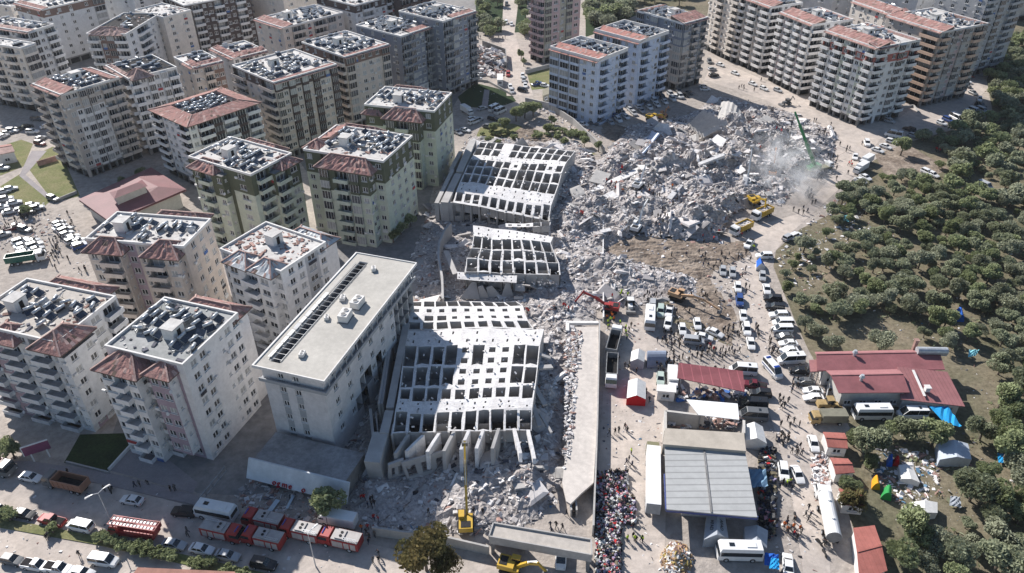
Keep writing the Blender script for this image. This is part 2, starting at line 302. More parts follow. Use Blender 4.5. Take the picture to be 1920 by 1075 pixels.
HEAT = []      # (root matrix, camera distance) wanted solar heaters on roofs
BUILT = {}
def block(key, name, label, N, L, Rr, h, fr, fl, walls, nf=8, top=0, topm=1, balc='solid', bm=None, roof=roofw, par=.5, parm=None, hips=(), skirts=(), stair=None, heat=20, vols=(), shop=True, Ng=None, yaw=None, WD=None, tiles=None, hz=(0, 1), bands=None, dm=.12, wing=None, junk=None):
    if Ng:
        n = P(*Ng); yaw = R(yaw); w, d = WD
    else:
        n = P(*N, h); l = P(*L, h) - n; r = P(*Rr, h) - n; l.z = r.z = 0
        ya = math.atan2(r.y, r.x); yb = math.atan2(l.y, l.x) - math.pi / 2
        if yb < -math.pi: yb += 2 * math.pi
        yaw = (ya * r.length + yb * l.length) / (r.length + l.length) if yaw is None else R(yaw)
        w, d = r.length, l.length
        if WD: w, d = WD
    root = thing(name, label, 'building', (n.x, n.y, 0), yaw); BUILT[key] = (root, w, d, h)
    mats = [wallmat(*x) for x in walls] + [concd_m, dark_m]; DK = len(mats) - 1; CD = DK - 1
    tm = tiles or tile_m; bmat = bm or mats[0]
    b = MB(); wins = []; bals = []
    fh = h / nf
    if wing:
        wy0, wy1, we = wing[0] * d, wing[1] * d, wing[2]; vols = list(vols) + [(w - .1, w + we, wy0, wy1, 0, h - 1.2, '', '', 0)]; hips = list(hips) + [(w - 1, w + we, wy0 - .3, wy1 + .3, h - 1.1, 1.9)]
    def fac(O, U, length, toks, z0=0, nfl=nf, tp=top):
        toks = toks.split(); ws = [WID[t[0]] for t in toks]; k = length / sum(ws)
        Nn = Vector((U[1], -U[0])); U = Vector(U); O = Vector(O)
        def pt(u, dp, z): q = O + U * u + Nn * dp; return (q.x, q.y, z)
        ang = math.atan2(U.y, U.x); u = 0
        for t in toks:
            cw = WID[t[0]] * k; cm = int(t[1]) if len(t) > 1 else 0
            for f in range(nfl):
                za = z0 + f * fh; zb = za + fh; T = t[0]; m = cm
                if bands and f in bands: m = bands[f]
                if f >= nfl - tp: m = topm
                if f == 0 and z0 == 0 and shop:
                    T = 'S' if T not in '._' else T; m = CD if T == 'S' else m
                def q(ua, ub, zc, zd, dp=0, mi=m): b.quad(pt(ua, dp, zc), pt(ub, dp, zc), pt(ub, dp, zd), pt(ua, dp, zd), mi)
                if T in '._': q(u, u + cw, za, zb); continue
                if T == 'v':
                    q(u, u + cw, za, zb); bw = cw * .8
                    wins.append(('v', pt(u + cw / 2, 0, za), ang, bw, fh - .02, m)); continue
                if T == 'B': ww, wh, s0, dp = cw - .5, fh - .4, .0, -1.0
                elif T == 'S': ww, wh, s0, dp = cw - .5, fh - .6, .0, -1.2
                else:
                    ww, wh = WSZ[T]; ww = min(ww, cw - .35); s0 = .95 if T != 'n' else 1.3; dp = -.2
                a0 = u + (cw - ww) / 2; a1 = a0 + ww; z1 = za + s0; z2 = z1 + wh
                q(u, a0, za, zb); q(a1, u + cw, za, zb); q(a0, a1, z2, zb)
                if s0 > 0: q(a0, a1, za, z1)
                rm = m
                b.quad(pt(a0, 0, z1), pt(a0, dp, z1), pt(a0, dp, z2), pt(a0, 0, z2), rm); b.quad(pt(a1, dp, z1), pt(a1, 0, z1), pt(a1, 0, z2), pt(a1, dp, z2), rm)
                b.quad(pt(a0, dp, z2), pt(a1, dp, z2), pt(a1, 0, z2), pt(a0, 0, z2), rm); b.quad(pt(a0, 0, z1), pt(a1, 0, z1), pt(a1, dp, z1), pt(a0, dp, z1), rm)
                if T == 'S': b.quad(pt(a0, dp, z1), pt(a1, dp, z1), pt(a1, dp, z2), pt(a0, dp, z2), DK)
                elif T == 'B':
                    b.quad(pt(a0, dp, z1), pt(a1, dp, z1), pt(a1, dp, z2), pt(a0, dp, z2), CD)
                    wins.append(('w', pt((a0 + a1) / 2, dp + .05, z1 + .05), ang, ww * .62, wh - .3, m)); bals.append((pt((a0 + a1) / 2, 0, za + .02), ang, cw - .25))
                else: wins.append((T, pt((a0 + a1) / 2, dp + .02, z1), ang, ww, wh, m))
            u += cw
    fac((0, 0), (1, 0), w, fr); fac((0, d), (0, -1), d, fl)
    # far sides (seen only from a step away) keep plain windows in one sheet
    b.quad((w, 0, 0), (w, d, 0), (w, d, h), (w, 0, h)); b.quad((w, d, 0), (0, d, 0), (0, d, h), (w, d, h))
    for f in range(1, nf):
        for s in range(3):
            y = d * (s + .5) / 3; b.quad((w + .03, y - .7, f * fh + .9), (w + .03, y + .7, f * fh + .9), (w + .03, y + .7, f * fh + 2.2), (w + .03, y - .7, f * fh + 2.2), DK)
    rb = MB()
    rb.quad((0, 0, h), (w, 0, h), (w, d, h), (0, d, h), 0)
    if par:
        t = .28
        for x0, x1, y0, y1 in ((-.08, w + .08, -.08, t), (-.08, w + .08, d - t, d + .08), (-.08, t, t, d - t), (w - t, w + .08, t, d - t)):
            rb.prism([(x0, y0), (x1, y0), (x1, y1), (x0, y1)], h - .12, h + par, 1)
    for V in vols:     # (x0,x1,y0,y1,z0,z1,fr,fl)
        x0, x1, y0, y1, z0, z1 = V[:6]; n_ = max(1, round((z1 - z0) / fh)); fh0 = fh; fh = (z1 - z0) / n_
        tp = V[8] if len(V) > 8 else max(0, top)
        if V[6]: fac((x0, y0), (1, 0), x1 - x0, V[6], z0, n_, tp)
        else: b.quad((x0, y0, z0), (x1, y0, z0), (x1, y0, z1), (x0, y0, z1))
        if V[7]: fac((x0, y1), (0, -1), y1 - y0, V[7], z0, n_, tp)
        else: b.quad((x0, y1, z0), (x0, y0, z0), (x0, y0, z1), (x0, y1, z1))
        b.quad((x1, y0, z0), (x1, y1, z0), (x1, y1, z1), (x1, y0, z1)); b.quad((x1, y1, z0), (x0, y1, z0), (x0, y1, z1), (x1, y1, z1))
        b.quad((x0, y0, z1), (x1, y0, z1), (x1, y1, z1), (x0, y1, z1), CD); b.quad((x0, y1, z0), (x1, y1, z0), (x1, y0, z0), (x0, y0, z0), CD)
        fh = fh0
    obj('wall', b.mesh('wall', mats), root); obj('roof', rb.mesh('roof', [roof, parm or white_m]), root)
    if hips or skirts:
        tb = MB()
        for x0, x1, y0, y1, z, rise in hips:
            hip(tb, x0, x1, y0, y1, z, rise, dmg=dm)
        for sd_, a0, a1, dep, rise in skirts:
            z0 = h - .1; o = .9; zt = h + rise
            if sd_ == 'fr': q4 = ((a0 * w, -o, z0), (a1 * w, -o, z0), (a1 * w, dep, zt), (a0 * w, dep, zt))
            elif sd_ == 'fl': q4 = ((-o, a1 * d, z0), (-o, a0 * d, z0), (dep, a0 * d, zt), (dep, a1 * d, zt))
            elif sd_ == 'br': q4 = ((w + o, a0 * d, z0), (w + o, a1 * d, z0), (w - dep, a1 * d, zt), (w - dep, a0 * d, zt))
            elif sd_ == 'bl': q4 = ((a1 * w, d + o, z0), (a0 * w, d + o, z0), (a0 * w, d - dep, zt), (a1 * w, d - dep, zt))
            elif sd_ == 'ring':
                A = [(-o, -o, z0), (w + o, -o, z0), (w + o, d + o, z0), (-o, d + o, z0)]; B_ = [(dep, dep, zt), (w - dep, dep, zt), (w - dep, d - dep, zt), (dep, d - dep, zt)]
                for i in range(4):
                    j = (i + 1) % 4; tile_patch(tb, A[i], A[j], B_[j], B_[i], int((w + d) / 1.6), 5, dm); tb.bar(Vector(A[i]) + Vector((0, 0, .1)), Vector(B_[i]) + Vector((0, 0, .12)), .3, .16, 1)
                tb.prism([(p[0], p[1]) for p in A], z0 - .25, z0 - .04, 2)
                for i in range(4):
                    a_, c_ = B_[i], B_[(i + 1) % 4]; tb.quad((c_[0], c_[1], h), (a_[0], a_[1], h), a_, c_, 1)
                continue
            tile_patch(tb, *q4, max(3, int((Vector(q4[1]) - Vector(q4[0])).length / .8)), 5, dm)
            tb.quad(q4[1], q4[0], Vector(q4[0]) - Vector((0, 0, .25)), Vector(q4[1]) - Vector((0, 0, .25)), 1)
            for a_, e_ in ((0, 3), (1, 2)):
                p, q_ = Vector(q4[a_]), Vector(q4[e_]); tb.add([p, q_, (q_.x, q_.y, h)], [(0, 1, 2)], 2); tb.bar(p + Vector((0, 0, .08)), q_ + Vector((0, 0, .08)), .28, .14, 1)
            p, q_ = Vector(q4[2]), Vector(q4[3]); tb.quad(p, q_, (q_.x, q_.y, h), (p.x, p.y, h), 1)
        obj('tiled_roof', tb.mesh('tiled_roof', [tm, tile2, tiled]), root)
    if stair:
        sx, sy = stair; sb = MB(); sb.box((sx * w, sy * d, h + 1.25), (3.0, 2.6, 2.5), mi=0); sb.box((sx * w, sy * d, h + 2.6), (3.4, 3.0, .2), mi=1)
        so_ = obj('stair_tower', sb.mesh('stair_tower', [white_m, roofw]), root); db = MB(); db.box((sx * w, sy * d - 1.31, h + 1.0), (.9, .06, 1.9)); obj('door', db.mesh('door', [dark_m]), so_)
    # windows and balconies, one object each; beyond a hundred the smaller ones share one mesh
    wm = root_m = Matrix.Translation((n.x, n.y, 0)) @ Matrix.Rotation(yaw, 4, 'Z')
    camp = Vector((0, 0, CAMH))
    for lst, kind in ((wins, 'w'), (bals, 'b')):
        lst.sort(key=lambda e: (wm @ Vector(e[1] if kind == 'w' else e[0]) - camp).length)
        rest = MB(); rmats = None
        for i, e in enumerate(lst):
            if kind == 'w':
                T, p, a, ww, wh, m = e; v = rnd.choices((0, 1, 2), (6.5, 2.2, 2.6))[0]
                me = bay_mesh(v, ww, wh, mats[m]) if T == 'v' else window_mesh(T, v, ww, wh); nm = 'window'
            else:
                p, a, ww = e; me = balcony_mesh(ww, balc, bmat); nm = 'balcony'
            if i < 99: obj(nm, me, root, p, a)
            else:
                mt = Matrix.Translation(p) @ Matrix.Rotation(a, 4, 'Z'); k = len(rest.v)
                if rmats is None: rmats = [frame_m, glass_m, mats[0], glass2, glass3] if kind == 'w' else list(me.materials)
                mp = {j: (rmats.index(x) if x in rmats else 2 if kind == 'w' else 0) for j, x in enumerate(me.materials)}
                rest.v += [tuple(mt @ x.co) for x in me.vertices]; rest.f += [tuple(k + q_ for q_ in pl.vertices) for pl in me.polygons]; rest.m += [mp[pl.material_index] for pl in me.polygons]
        if rest.v: obj('windows' if kind == 'w' else 'balconies', rest.mesh('rest', rmats), root, kind='stuff')
    jn, jw = junk or (80, (5, 4, 1.8)); jb = MB()
    for _ in range(jn):
        x, y = rnd.uniform(.8, w - .8), rnd.uniform(.8, d - .8); s = rnd.uniform(.2, .7); jb.box((x, y, h + .06 + s * .1), (s * rnd.uniform(.8, 2.6), s, s * rnd.uniform(.1, .5)), rnd.uniform(0, 3), rnd.choices((0, 1, 2), jw)[0], (rnd.gauss(0, .15), rnd.gauss(0, .15)))
    obj('roof_debris', jb.mesh('roof_debris', [fragd_m, lat0_m, fragr_m]), root, kind='stuff')
    cb_ = MB()
    for e in rnd.sample(wins, min(len(wins), 34)):
        T, p, a, ww, wh, m = e
        if T == 'v': continue
        u_ = Vector((math.cos(a), math.sin(a), 0)); n_ = Vector((u_.y, -u_.x, 0)); q = Vector(p) + u_ * (ww / 2 + .5) * rnd.choice((-1, 1)) + n_ * .45 + Vector((0, 0, rnd.uniform(-.5, .6)))
        r = rnd.random()
        if r < .6: cb_.box(q, (.8, .35, .55), a, 0)
        elif r < .8: cb_.cyl(q, q + n_ * .12 + Vector((0, 0, .08)), .4, .34, 8, 0)
        else: cb_.box(Vector(p) + n_ * .35 + Vector((0, 0, -.45)), (ww, .06, .8), a, rnd.choice((1, 2, 3, 4)))
    if cb_.v: obj('wall_fittings', cb_.mesh('wall_fittings', [frame_m, laundry[0], laundry[1], laundry[2], laundry[3]]), root, kind='stuff')
    # roof clutter wanted here
    used = []
    zz = h + .02; tries = 0
    while len(used) < heat and tries < heat * 30:
        tries += 1
        if rnd.random() < .6:      # rows
            x = 2 + rnd.randrange(max(1, int((w - 4) / 2.1))) * 2.1 + rnd.uniform(-.25, .25); y = 2 + rnd.randrange(max(1, int((d - 4) / 2.6))) * 2.6 + rnd.uniform(-.3, .3)
        else: x = rnd.uniform(1.6, w - 1.6); y = rnd.uniform(1.6, d - 1.6)
        if skirts and any((s[0] == 'fr' and y < s[3] + 1.2) or (s[0] == 'fl' and x < s[3] + 1.2) or (s[0] == 'br' and x > w - s[3] - 1.2) or (s[0] == 'bl' and y > d - s[3] - 1.2) or (s[0] == 'ring' and not (s[3] + 1.3 < x < w - s[3] - 1.3 and s[3] + 1.3 < y < d - s[3] - 1.3)) for s in skirts): continue
        if any(hh[0] - 1.6 < x < hh[1] + 1.6 and hh[2] - 1.6 < y < hh[3] + 1.6 for hh in hips): continue
        if stair and abs(x - stair[0] * w) < 2.8 and abs(y - stair[1] * d) < 2.6: continue
        if any((x - a) ** 2 + (y - c) ** 2 < 3.0 for a, c in used): continue
        used.append((x, y)); HEAT.append((wm @ Vector((x, y, zz)), yaw + rnd.choice((0, 0, 0, .3, 1.57, -.5, 3.1)) + rnd.uniform(-.2, .2), rnd.random(), key))
    return root
beige = ('beige_render', (.40, .36, .325)); beige2 = ('warm_beige_render', (.46, .405, .36)); cream = ('cream_render', (.58, .525, .465)); whitew = ('white_render', (.60, .585, .57))
lilac = ('lilac_render', (.30, .235, .265)); pinkb = ('dusky_pink_render', (.42, .31, .30)); brown = ('brown_render', (.17, .115, .095)); dbrown = ('dark_brown_render', (.10, .075, .07))
dgreen = ('olive_render', (.115, .125, .085)); lgreen = ('pale_green_render', (.43, .455, .375)); gblue = ('slate_render', (.235, .255, .30)); lblue = ('pale_blue_render', (.44, .49, .58)); gray = ('grey_render', (.36, .36, .365)); peach = ('peach_render', (.52, .37, .28)); redb = ('brick_red_render', (.33, .12, .10)); khaki = ('khaki_render', (.33, .31, .25)); lgray = ('light_grey_render', (.50, .50, .50))
AG = 'apartment_block'
block('P', AG, 'pale nine storey block, lilac stripe, broken tile canopies, bottom left corner', (343, 687), (193, 655), (451, 591), 24, '. w w _ n w w', '. n w B . w1 .', [whitew, lilac, beige], nf=8, roof=roofg, stair=(.42, .42), heat=30, shop=False,
      vols=[(-2.2, .1, 2.2, 6.5, 2.8, 22.2, 'n', 'w1 w1', 0), (-3.4, .1, 8.5, 16.6, 0, 21.6, 'n', 'W B w', 0)], hips=[(-3.4, 3.5, 8.2, 17, 21.7, 2.4), (-2.2, 2.2, 2, 6.8, 22.3, 1.6)], wing=(.05, .72, 3.6))
block('Q', AG, 'beige block with red framed panel and brown tile hips at left edge', (107, 645), (-60, 600), (210, 557), 23, '. w1 w . W B', 'B1 w1 B w B w', [lgray, lilac, pinkb], nf=8, roof=roofb, stair=(.45, .72), heat=22, shop=False,
      vols=[(-1.0, 7, -1.6, .1, 3, 20.6, 'w w', 'n', 0)], hips=[(-1.4, 6.6, -1.6, 5.0, 22, 2.6), (-1.4, 4.4, 9.5, 16, 21.6, 2.2)], bands={3: 0}, wing=(.2, .8, 4))
block('B3', AG, 'pinkish beige block with two shattered tile hips over its balconies', (345, 465), (163, 448), (392, 413), 24, '. w w w', 'w B . w1 w . B w', [beige2, lilac, brown], nf=8, roof=roofw, stair=(.45, .75), heat=26, shop=False,
      vols=[(-2.4, .1, 1, 8.5, 2.8, 22.4, 'n', 'B w', 0), (-2.4, .1, 14.5, 22.5, 2.8, 22.4, 'n', 'w B', 0)], hips=[(-2.4, 4, .8, 8.8, 22.5, 2.6, ), (-2.4, 3.4, 14.2, 22.8, 22.5, 2.4)], dm=.22, wing=(.12, .62, 4))
block('B4', AG, 'white block whose roof lost its tiles beside the long flat roofed block', (527, 512), (399, 478), (624, 462), 22, '. w w W1 w', 'W v . B1 B1 w w', [whitew, gray, brown], nf=8, roof=roofw, stair=(.60, .55), heat=0, shop=False, tiles=mat('bare_zinc', (.5, .52, .53), .5, .15, .6, metal=.3),
      vols=[(-1.8, .1, 2, 15, 0, 20.6, 'n', 'W . B W', 0)], hips=[(-1.8, 3.4, 1.4, 7.6, 21.4, 2.4), (-1.8, 3.4, 9, 15.4, 21.0, 2.2)], dm=.15, wing=(.05, .6, 4.2), junk=(150, (1, 1, 7)))
block('B5', AG, 'green and cream block with stepped roof and two loose tile canopies', (470, 330), (345, 300), (555, 292), 24, '. B B W', '. w W1 W', [lgreen, dgreen, beige], nf=8, top=2, roof=roofw, stair=(.4, .6), heat=30, shop=False,
      vols=[(-2, .1, 9, 20, 0, 22.4, 'n', 'w B . w', 2), (6, 15, -2.2, .1, 0, 22.4, 'B W', 'n', 2)], hips=[(-2, 4, 12, 21, 22.5, 2.3), (9, 15.5, -2.2, 4, 22.5, 2.2)], dm=.28, wing=(.25, .8, 3.5), junk=(90, (4, 3, 3)))
block('G', AG, 'olive topped pale green block overlooking the toppled towers', (718.5, 305), (572, 280), (768, 256), 25, '. w w w w', 'w . B B . w w', [lgreen, dgreen, khaki], nf=8, top=2, roof=roofw, stair=(.4, .62), heat=40, shop=False,
      vols=[(-3.5, .1, 3, 18, 0, 22.6, 'n w', 'v . B v w', 2)], hips=[(-3.5, 3.0, 2.4, 18.5, 22.7, 2.8), (2, 7, 21, 25, 24.9, 1.6)], skirts=[('bl', .45, 1, 3.4, .9)], dm=.28, wing=(.45, .95, 3), junk=(90, (4, 3, 3)))
block('B7', AG, 'olive and cream block with lopsided tile tent behind the green one', (814, 211), (683, 198), (847, 176), 25, '. w w w', 'w . B W w', [lgreen, dgreen, beige], nf=8, top=2, roof=roofw, stair=(.35, .6), heat=34, shop=False,
      vols=[(-3, .1, 4, 15, 0, 22.6, 'n', 'v B v', 2)], hips=[(-3, 3.4, 3.4, 15.5, 22.7, 2.8), (-1, 4, 17.5, 23, 22.7, 2.2)], dm=.28, wing=(.4, .9, 3), junk=(90, (4, 3, 3)))
block('B8', AG, 'white and brown block under an intact red ring roof', (352, 236), (289, 204), (480, 191), 22, 'w B1 v1 B v1 B', 'B1 w w w B1', [whitew, dbrown, gray], nf=8, roof=roofg, heat=34, skirts=[('ring', 0, 1, 4.2, 1.2)], par=0, dm=.05)
block('B9', AG, 'tall beige block with white framed centre above the crimson roofed hall', (114, 180), (40, 166), (234, 152), 28, '. w w1 v1 v1 w1 B B', 'B w1 B1 w', [beige, whitew, brown], nf=10, top=2, topm=0, roof=roofw, stair=(.55, .6), heat=44, skirts=[('fl', 0, 1, 4.5, 1.2), ('br', 0, 1, 3, .8)], balc='solid')
block('B10', AG, 'white block with burst roof and pale tile tent at upper left', (241, 150), (207, 123), (327, 126), 27, 'B w v w v B', 'B w B', [whitew, beige, gray], nf=9, roof=dark_m, heat=16, hips=[(1, 7, -1.5, 5, 27, 2.4)], skirts=[('fl', .2, 1, 2, .5)], tiles=tile2, dm=.25)
block('B11', AG, 'beige and rust brown block between two pale ones, upper left', (362, 129), (322, 110), (419, 117), 24, 'w n B w1 w1', 'w w', [beige2, brown, beige], nf=8, roof=roofw, heat=14, skirts=[('fr', 0, 1, 3, 1), ('fl', 0, .5, 3, .8)], dm=.2)
block('B12', AG, 'narrow white block with slipped red roof, upper left middle', (437, 112), (397, 92), (500, 96), 22, 'w B w w', 'w w', [whitew, brown, beige], nf=8, roof=roofw, heat=8, skirts=[('fr', .2, 1, 4, 1.2), ('fl', 0, 1, 3, 1)], dm=.25)
block('B13', AG, 'beige block with charcoal window strips and red front eave', (513, 157), (437, 124), (630, 122), 27, 'v w v1 w v1 n v1 w w v1', 'B w w B', [beige2, dbrown, gray], nf=9, top=1, roof=roofw, stair=(.4, .6), heat=44, skirts=[('fr', 0, 1, 2.4, .3)], balc='solid', dm=.06)
block('B14', AG, 'cream block with brown corner balconies and red front eave', (646, 109), (569, 80), (727, 84), 27, 'v n w w w v', 'w w w B', [beige2, brown, khaki], nf=9, top=1, roof=roofw, stair=(.4, .55), heat=44, skirts=[('fr', 0, 1, 2.4, .3)], dm=.06)
block('B15', AG, 'beige block with red hipped left end near the top edge', (530, 54), (478, 37), (643, 25), 24, 'w B w B v w', 'w w w', [beige2, khaki, brown], nf=8, roof=roofw, stair=(.35, .6), heat=40, skirts=[('fl', 0, 1, 5, 1)])
block('B16', AG, 'slate block with ribbon balconies, nearer of a matching pair', (751, 70), (666, 49), (812, 51), 27, 'B v w w B', 'w w w w', [gblue, lgray, gray], nf=9, roof=roofw, stair=(.45, .5), heat=36, skirts=[('fr', .35, 1, 4, .6)], balc='rail', bands={0: 1, 1: 1})
block('B17', AG, 'slate block with ribbon balconies, farther and taller of a pair', (830, 42), (749, 22), (891, 22), 30, 'B v w w B', 'w w w w', [gblue, lgray, gray], nf=10, roof=roofw, stair=(.5, .5), heat=36, skirts=[('fr', .35, 1, 4, .6)], balc='rail')
block('B18', AG, 'light grey block cut by the top edge behind the cream blocks', (665, 12), (600, -8), (737, -10), 27, 'w B w w B', 'w w w', [lgray, dbrown, gray], nf=9, top=1, roof=roofw, heat=4)
block('B18b', AG, 'dark brown block cut by the top edge between pale ones', (752, 0), (738, -12), (790, -16), 27, 'B w B', 'w', [dbrown, lgray, gray], nf=9, roof=roofw, heat=0)
block('B19', AG, 'pale block with tan roof edge at the far left', (52, 62), (-30, 44), (92, 46), 27, 'v w B', 'B w B w B', [lgray, brown, gray], nf=9, roof=roofw, heat=16, skirts=[('fl', 0, 1, 3, .6)], tiles=tile2)
block('B19b', AG, 'cream block with curved balcony tiers on the left edge', (38, 92), (-60, 74), (62, 82), 25, 'v', 'B w B w B w', [cream, gray, brown], nf=8, roof=roofw, heat=8)
block('B20', AG, 'grey block with brown window squares near top left corner', (78, 20), (40, 4), (186, -8), 25, 'w w w . w v', 'w w w', [lgray, brown, gray], nf=8, top=1, roof=roofw, heat=24, skirts=[('fl', 0, 1, 3, .8)])
block('B20b', AG, 'low pale block in the top left corner', (20, 14), (-60, 0), (60, 2), 22, 'w w w', 'w w w w', [cream, brown, gray], nf=7, roof=roofw, heat=12)
block('B21', AG, 'white and maroon block under a peeling tan hip roof', (236, 66), (168, 62), (291, 27), 24, 'W B w w', 'B w1 v1 B', [whitew, brown, beige], nf=8, roof=dark_m, heat=10, hips=[(-.5, 6, 2, 14, 24, 2.2)], tiles=tile2, dm=.2)
block('B21b', AG, 'narrow cream block squeezed between maroon and dark brown ones', (306, 34), (285, 14), (332, 18), 24, 'w w', 'w w', [cream, brown, beige], nf=8, roof=roofw, heat=3)
block('B22', AG, 'dark brown block with pale balcony tiers at the top edge', (345, 12), (322, -10), (458, -14), 25, 'w B w w B w w B w', 'B w w', [dbrown, lgray, whitew], nf=8, roof=roofw, heat=0, bm=wallmat(*whitew), balc='solid')
block('BL1', AG, 'pale blue block with salmon lean-to roof, nearer of two', (1121, 117), (1043, 89), (1163, 92), 24, '. B . n w B1', 'v v v w w', [lblue, gblue, gray], nf=8, roof=roofw, heat=30, skirts=[('fl', 0, 1, 5.5, 1.5)], shop=False, par=1.2, tiles=mat('salmon_tiles', (.47, .235, .20), .9, .12, .5, island=.12, spec=.1), dm=.08)
block('BL2', AG, 'pale blue block with salmon lean-to roof, farther of two', (1199, 82), (1125, 57), (1241, 60), 25, '. B . n w B1', 'v w v w w', [lblue, gblue, gray], nf=8, roof=roofw, heat=28, skirts=[('fl', 0, 1, 5.5, 1.5)], shop=False, par=1.2, tiles=MATS['salmon_tiles'], dm=.05)
block('GR', AG, 'slate topped beige block with brown hip behind the blue pair', (1283, 46), (1192, 22), (1330, 35), 27, 'v w B w1 B', 'v w v . w w v', [beige, gblue, gray], nf=9, top=3, roof=roofw, stair=(.5, .45), heat=22, skirts=[('fr', 0, 1, 7, 1.8), ('bl', 0, 1, 3, 1)])
block('TW', AG, 'tall narrow beige tower cut by the top edge', 0, 0, 0, 42, 'v1 W w1 v1 W', 'B B', [pinkb, khaki, beige], nf=14, roof=roofw, heat=0, Ng=(1019, 120), yaw=40, WD=(22, 9))
block('R1', AG, 'white balconied block nearest the rubble in the right cluster', (1645, 92), (1560, 57), (1712, 72), 29, 'B w . w v w B', 'B w B w2 B w w2 B', [whitew, redb, lgreen], nf=10, roof=roofw, stair=(.45, .55), heat=20, skirts=[('fl', 0, 1, 6, 1.6), ('fr', 0, .45, 4, 1.2), ('br', 0, 1, 2.5, .5)], balc='fin', bands={8: 1})
block('R2', AG, 'white balconied block second in the right cluster', (1523, 48), (1474, 23), (1590, 35), 28, 'B w w B', 'B w1 B w B w1 B', [whitew, pinkb, gray], nf=10, roof=roofw, stair=(.5, .5), heat=20, skirts=[('fl', 0, 1, 6, 1.6), ('br', 0, 1, 2.5, .5)], balc='fin')
block('R3', AG, 'white balconied block third in the right cluster', (1445, 15), (1396, -7), (1496, 4), 28, 'B w B', 'B w1 B w1 B', [whitew, beige, gray], nf=10, roof=roofw, heat=20, skirts=[('fl', 0, 1, 6, 1.6)], balc='fin')
block('R4', AG, 'pale block leftmost and farthest of the right cluster', 0, 0, 0, 28, 'B w B', 'w w B w w B', [cream, khaki, gray], nf=10, roof=roofw, heat=0, Ng=(1370, 117), yaw=22, WD=(13, 22), balc='fin')
block('R5', AG, 'peach cornered block with long shaded flank, right cluster', (1766, 62), (1675, 29), (1838, 42), 29, 'B w v w1 v w B v', 'w w w . B', [beige, pinkb, peach], nf=10, roof=roofw, stair=(.45, .5), heat=26, skirts=[('fl', 0, 1, 6, 1.6), ('br', 0, .6, 3, .8)], balc='fin', bm=wallmat(*peach))
block('R6', AG, 'cream block with small red hip behind the peach one', (1669, 28), (1602, 3), (1702, 22), 29, 'w', 'w w w w w', [cream, beige, gray], nf=10, roof=roofw, heat=6, skirts=[('fl', 0, 1, 6, 1.6), ('fr', 0, 1, 3, 1)], balc='fin')
block('R7', AG, 'grey block rising beyond the peach one at upper right', 0, 0, 0, 34, 'B w v w B v', 'w w w w', [gray, lgray, beige], nf=12, roof=roofw, heat=0, Ng=(1803, 148), yaw=30, WD=(27, 22), balc='solid')
for k_, lb_, n_, l_, r_, h_, c_ in (('F1', 'pale block peeping over the maroon one at the top edge', (250, -2), (200, -20), (330, -24), 24, lgray), ('F2', 'cream block behind the red ended one at the top edge', (530, -6), (455, -26), (620, -32), 24, cream), ('F5', 'grey block behind the white balconied row at the top edge', (1565, -14), (1490, -32), (1640, -32), 28, gray), ('F6', 'pale block behind the peach cornered one at the top edge', (1725, -12), (1650, -28), (1800, -34), 28, lgray), ('F7', 'low tan house in the top right corner', (1893, 9), (1884, 0), (1960, -4), 9, beige2), ('F8', 'grey block between slate ones at the top edge', (700, -18), (650, -30), (760, -34), 26, khaki)):
    block(k_, AG, lb_, n_, l_, r_, h_, 'w w . w', 'w w', [c_, gray, brown], nf=max(3, h_ // 3), roof=roofw, heat=8 if h_ > 9 else 0)
for k, ph in (('P', 'bottom left block'), ('B3', 'twin hip block'), ('B4', 'white tile-less block'), ('G', 'olive topped block'), ('B7', 'tile tent block'), ('B8', 'ring roofed block'), ('B9', 'tall beige block'), ('B13', 'charcoal strip block'), ('B14', 'brown corner block'), ('BL1', 'nearer blue block'), ('BL2', 'farther blue block'), ('R1', 'white balconied block'), ('R5', 'peach cornered block'), ('B5', 'green cream block'), ('B15', 'red ended block'), ('B16', 'nearer slate block'), ('B17', 'farther slate block'), ('GR', 'slate topped block')):
    pass

# ---- the long flat roofed block beside the biggest toppled tower
hn = P(628.3, 833.7, 5); hl = P(516.2, 806, 5); 
rN, rL, rR = P(608, 717, 21), P(473, 685, 21), P(782, 494, 21)
yaw = math.atan2((rR - rN).y, (rR - rN).x); LW = (rR - rN).xy.length; LD = (rL - rN).xy.length
t = thing('long_block', 'long pale block with flat beige roof and broken right flank', 'building', (rN.x, rN.y, 0), yaw)
hw = [wallmat('hotel_plaster', (.52, .505, .50)), concd_m, dark_m, wallmat('hotel_band', (.30, .31, .32))]
b = MB(); x0, y0, x1, y1 = 1.2, 1.2, LW - 1.2, LD - 1.0; nf = 6; fh = (20.6) / nf
WL = []
# short front wall (x = x0, normal -x) with two window strips
ys = [y1, y1 - 3.2, y1 - 4.6, y1 - 6.4, y1 - 7.8, y0]
for i in range(5):
    for f in range(nf):
        za, zb = f * fh, (f + 1) * fh; ya, yb = ys[i], ys[i + 1]
        if i in (1, 3) and f > 0:
            c = (ya + yb) / 2; b.quad((x0, ya, za), (x0, yb, za), (x0, yb, za + 1), (x0, ya, za + 1), 3); b.quad((x0, ya, za + 2.4), (x0, yb, za + 2.4), (x0, yb, zb), (x0, ya, zb), 3)
            WL.append(('w', (x0 + .12, c, za + 1), -math.pi / 2, 1.3, 1.4)); b.quad((x0 + .14, ya, za + 1), (x0 + .14, yb, za + 1), (x0 + .14, yb, za + 2.4), (x0 + .14, ya, za + 2.4), 0)
        else: b.quad((x0, ya, za), (x0, yb, za), (x0, yb, zb), (x0, ya, zb))
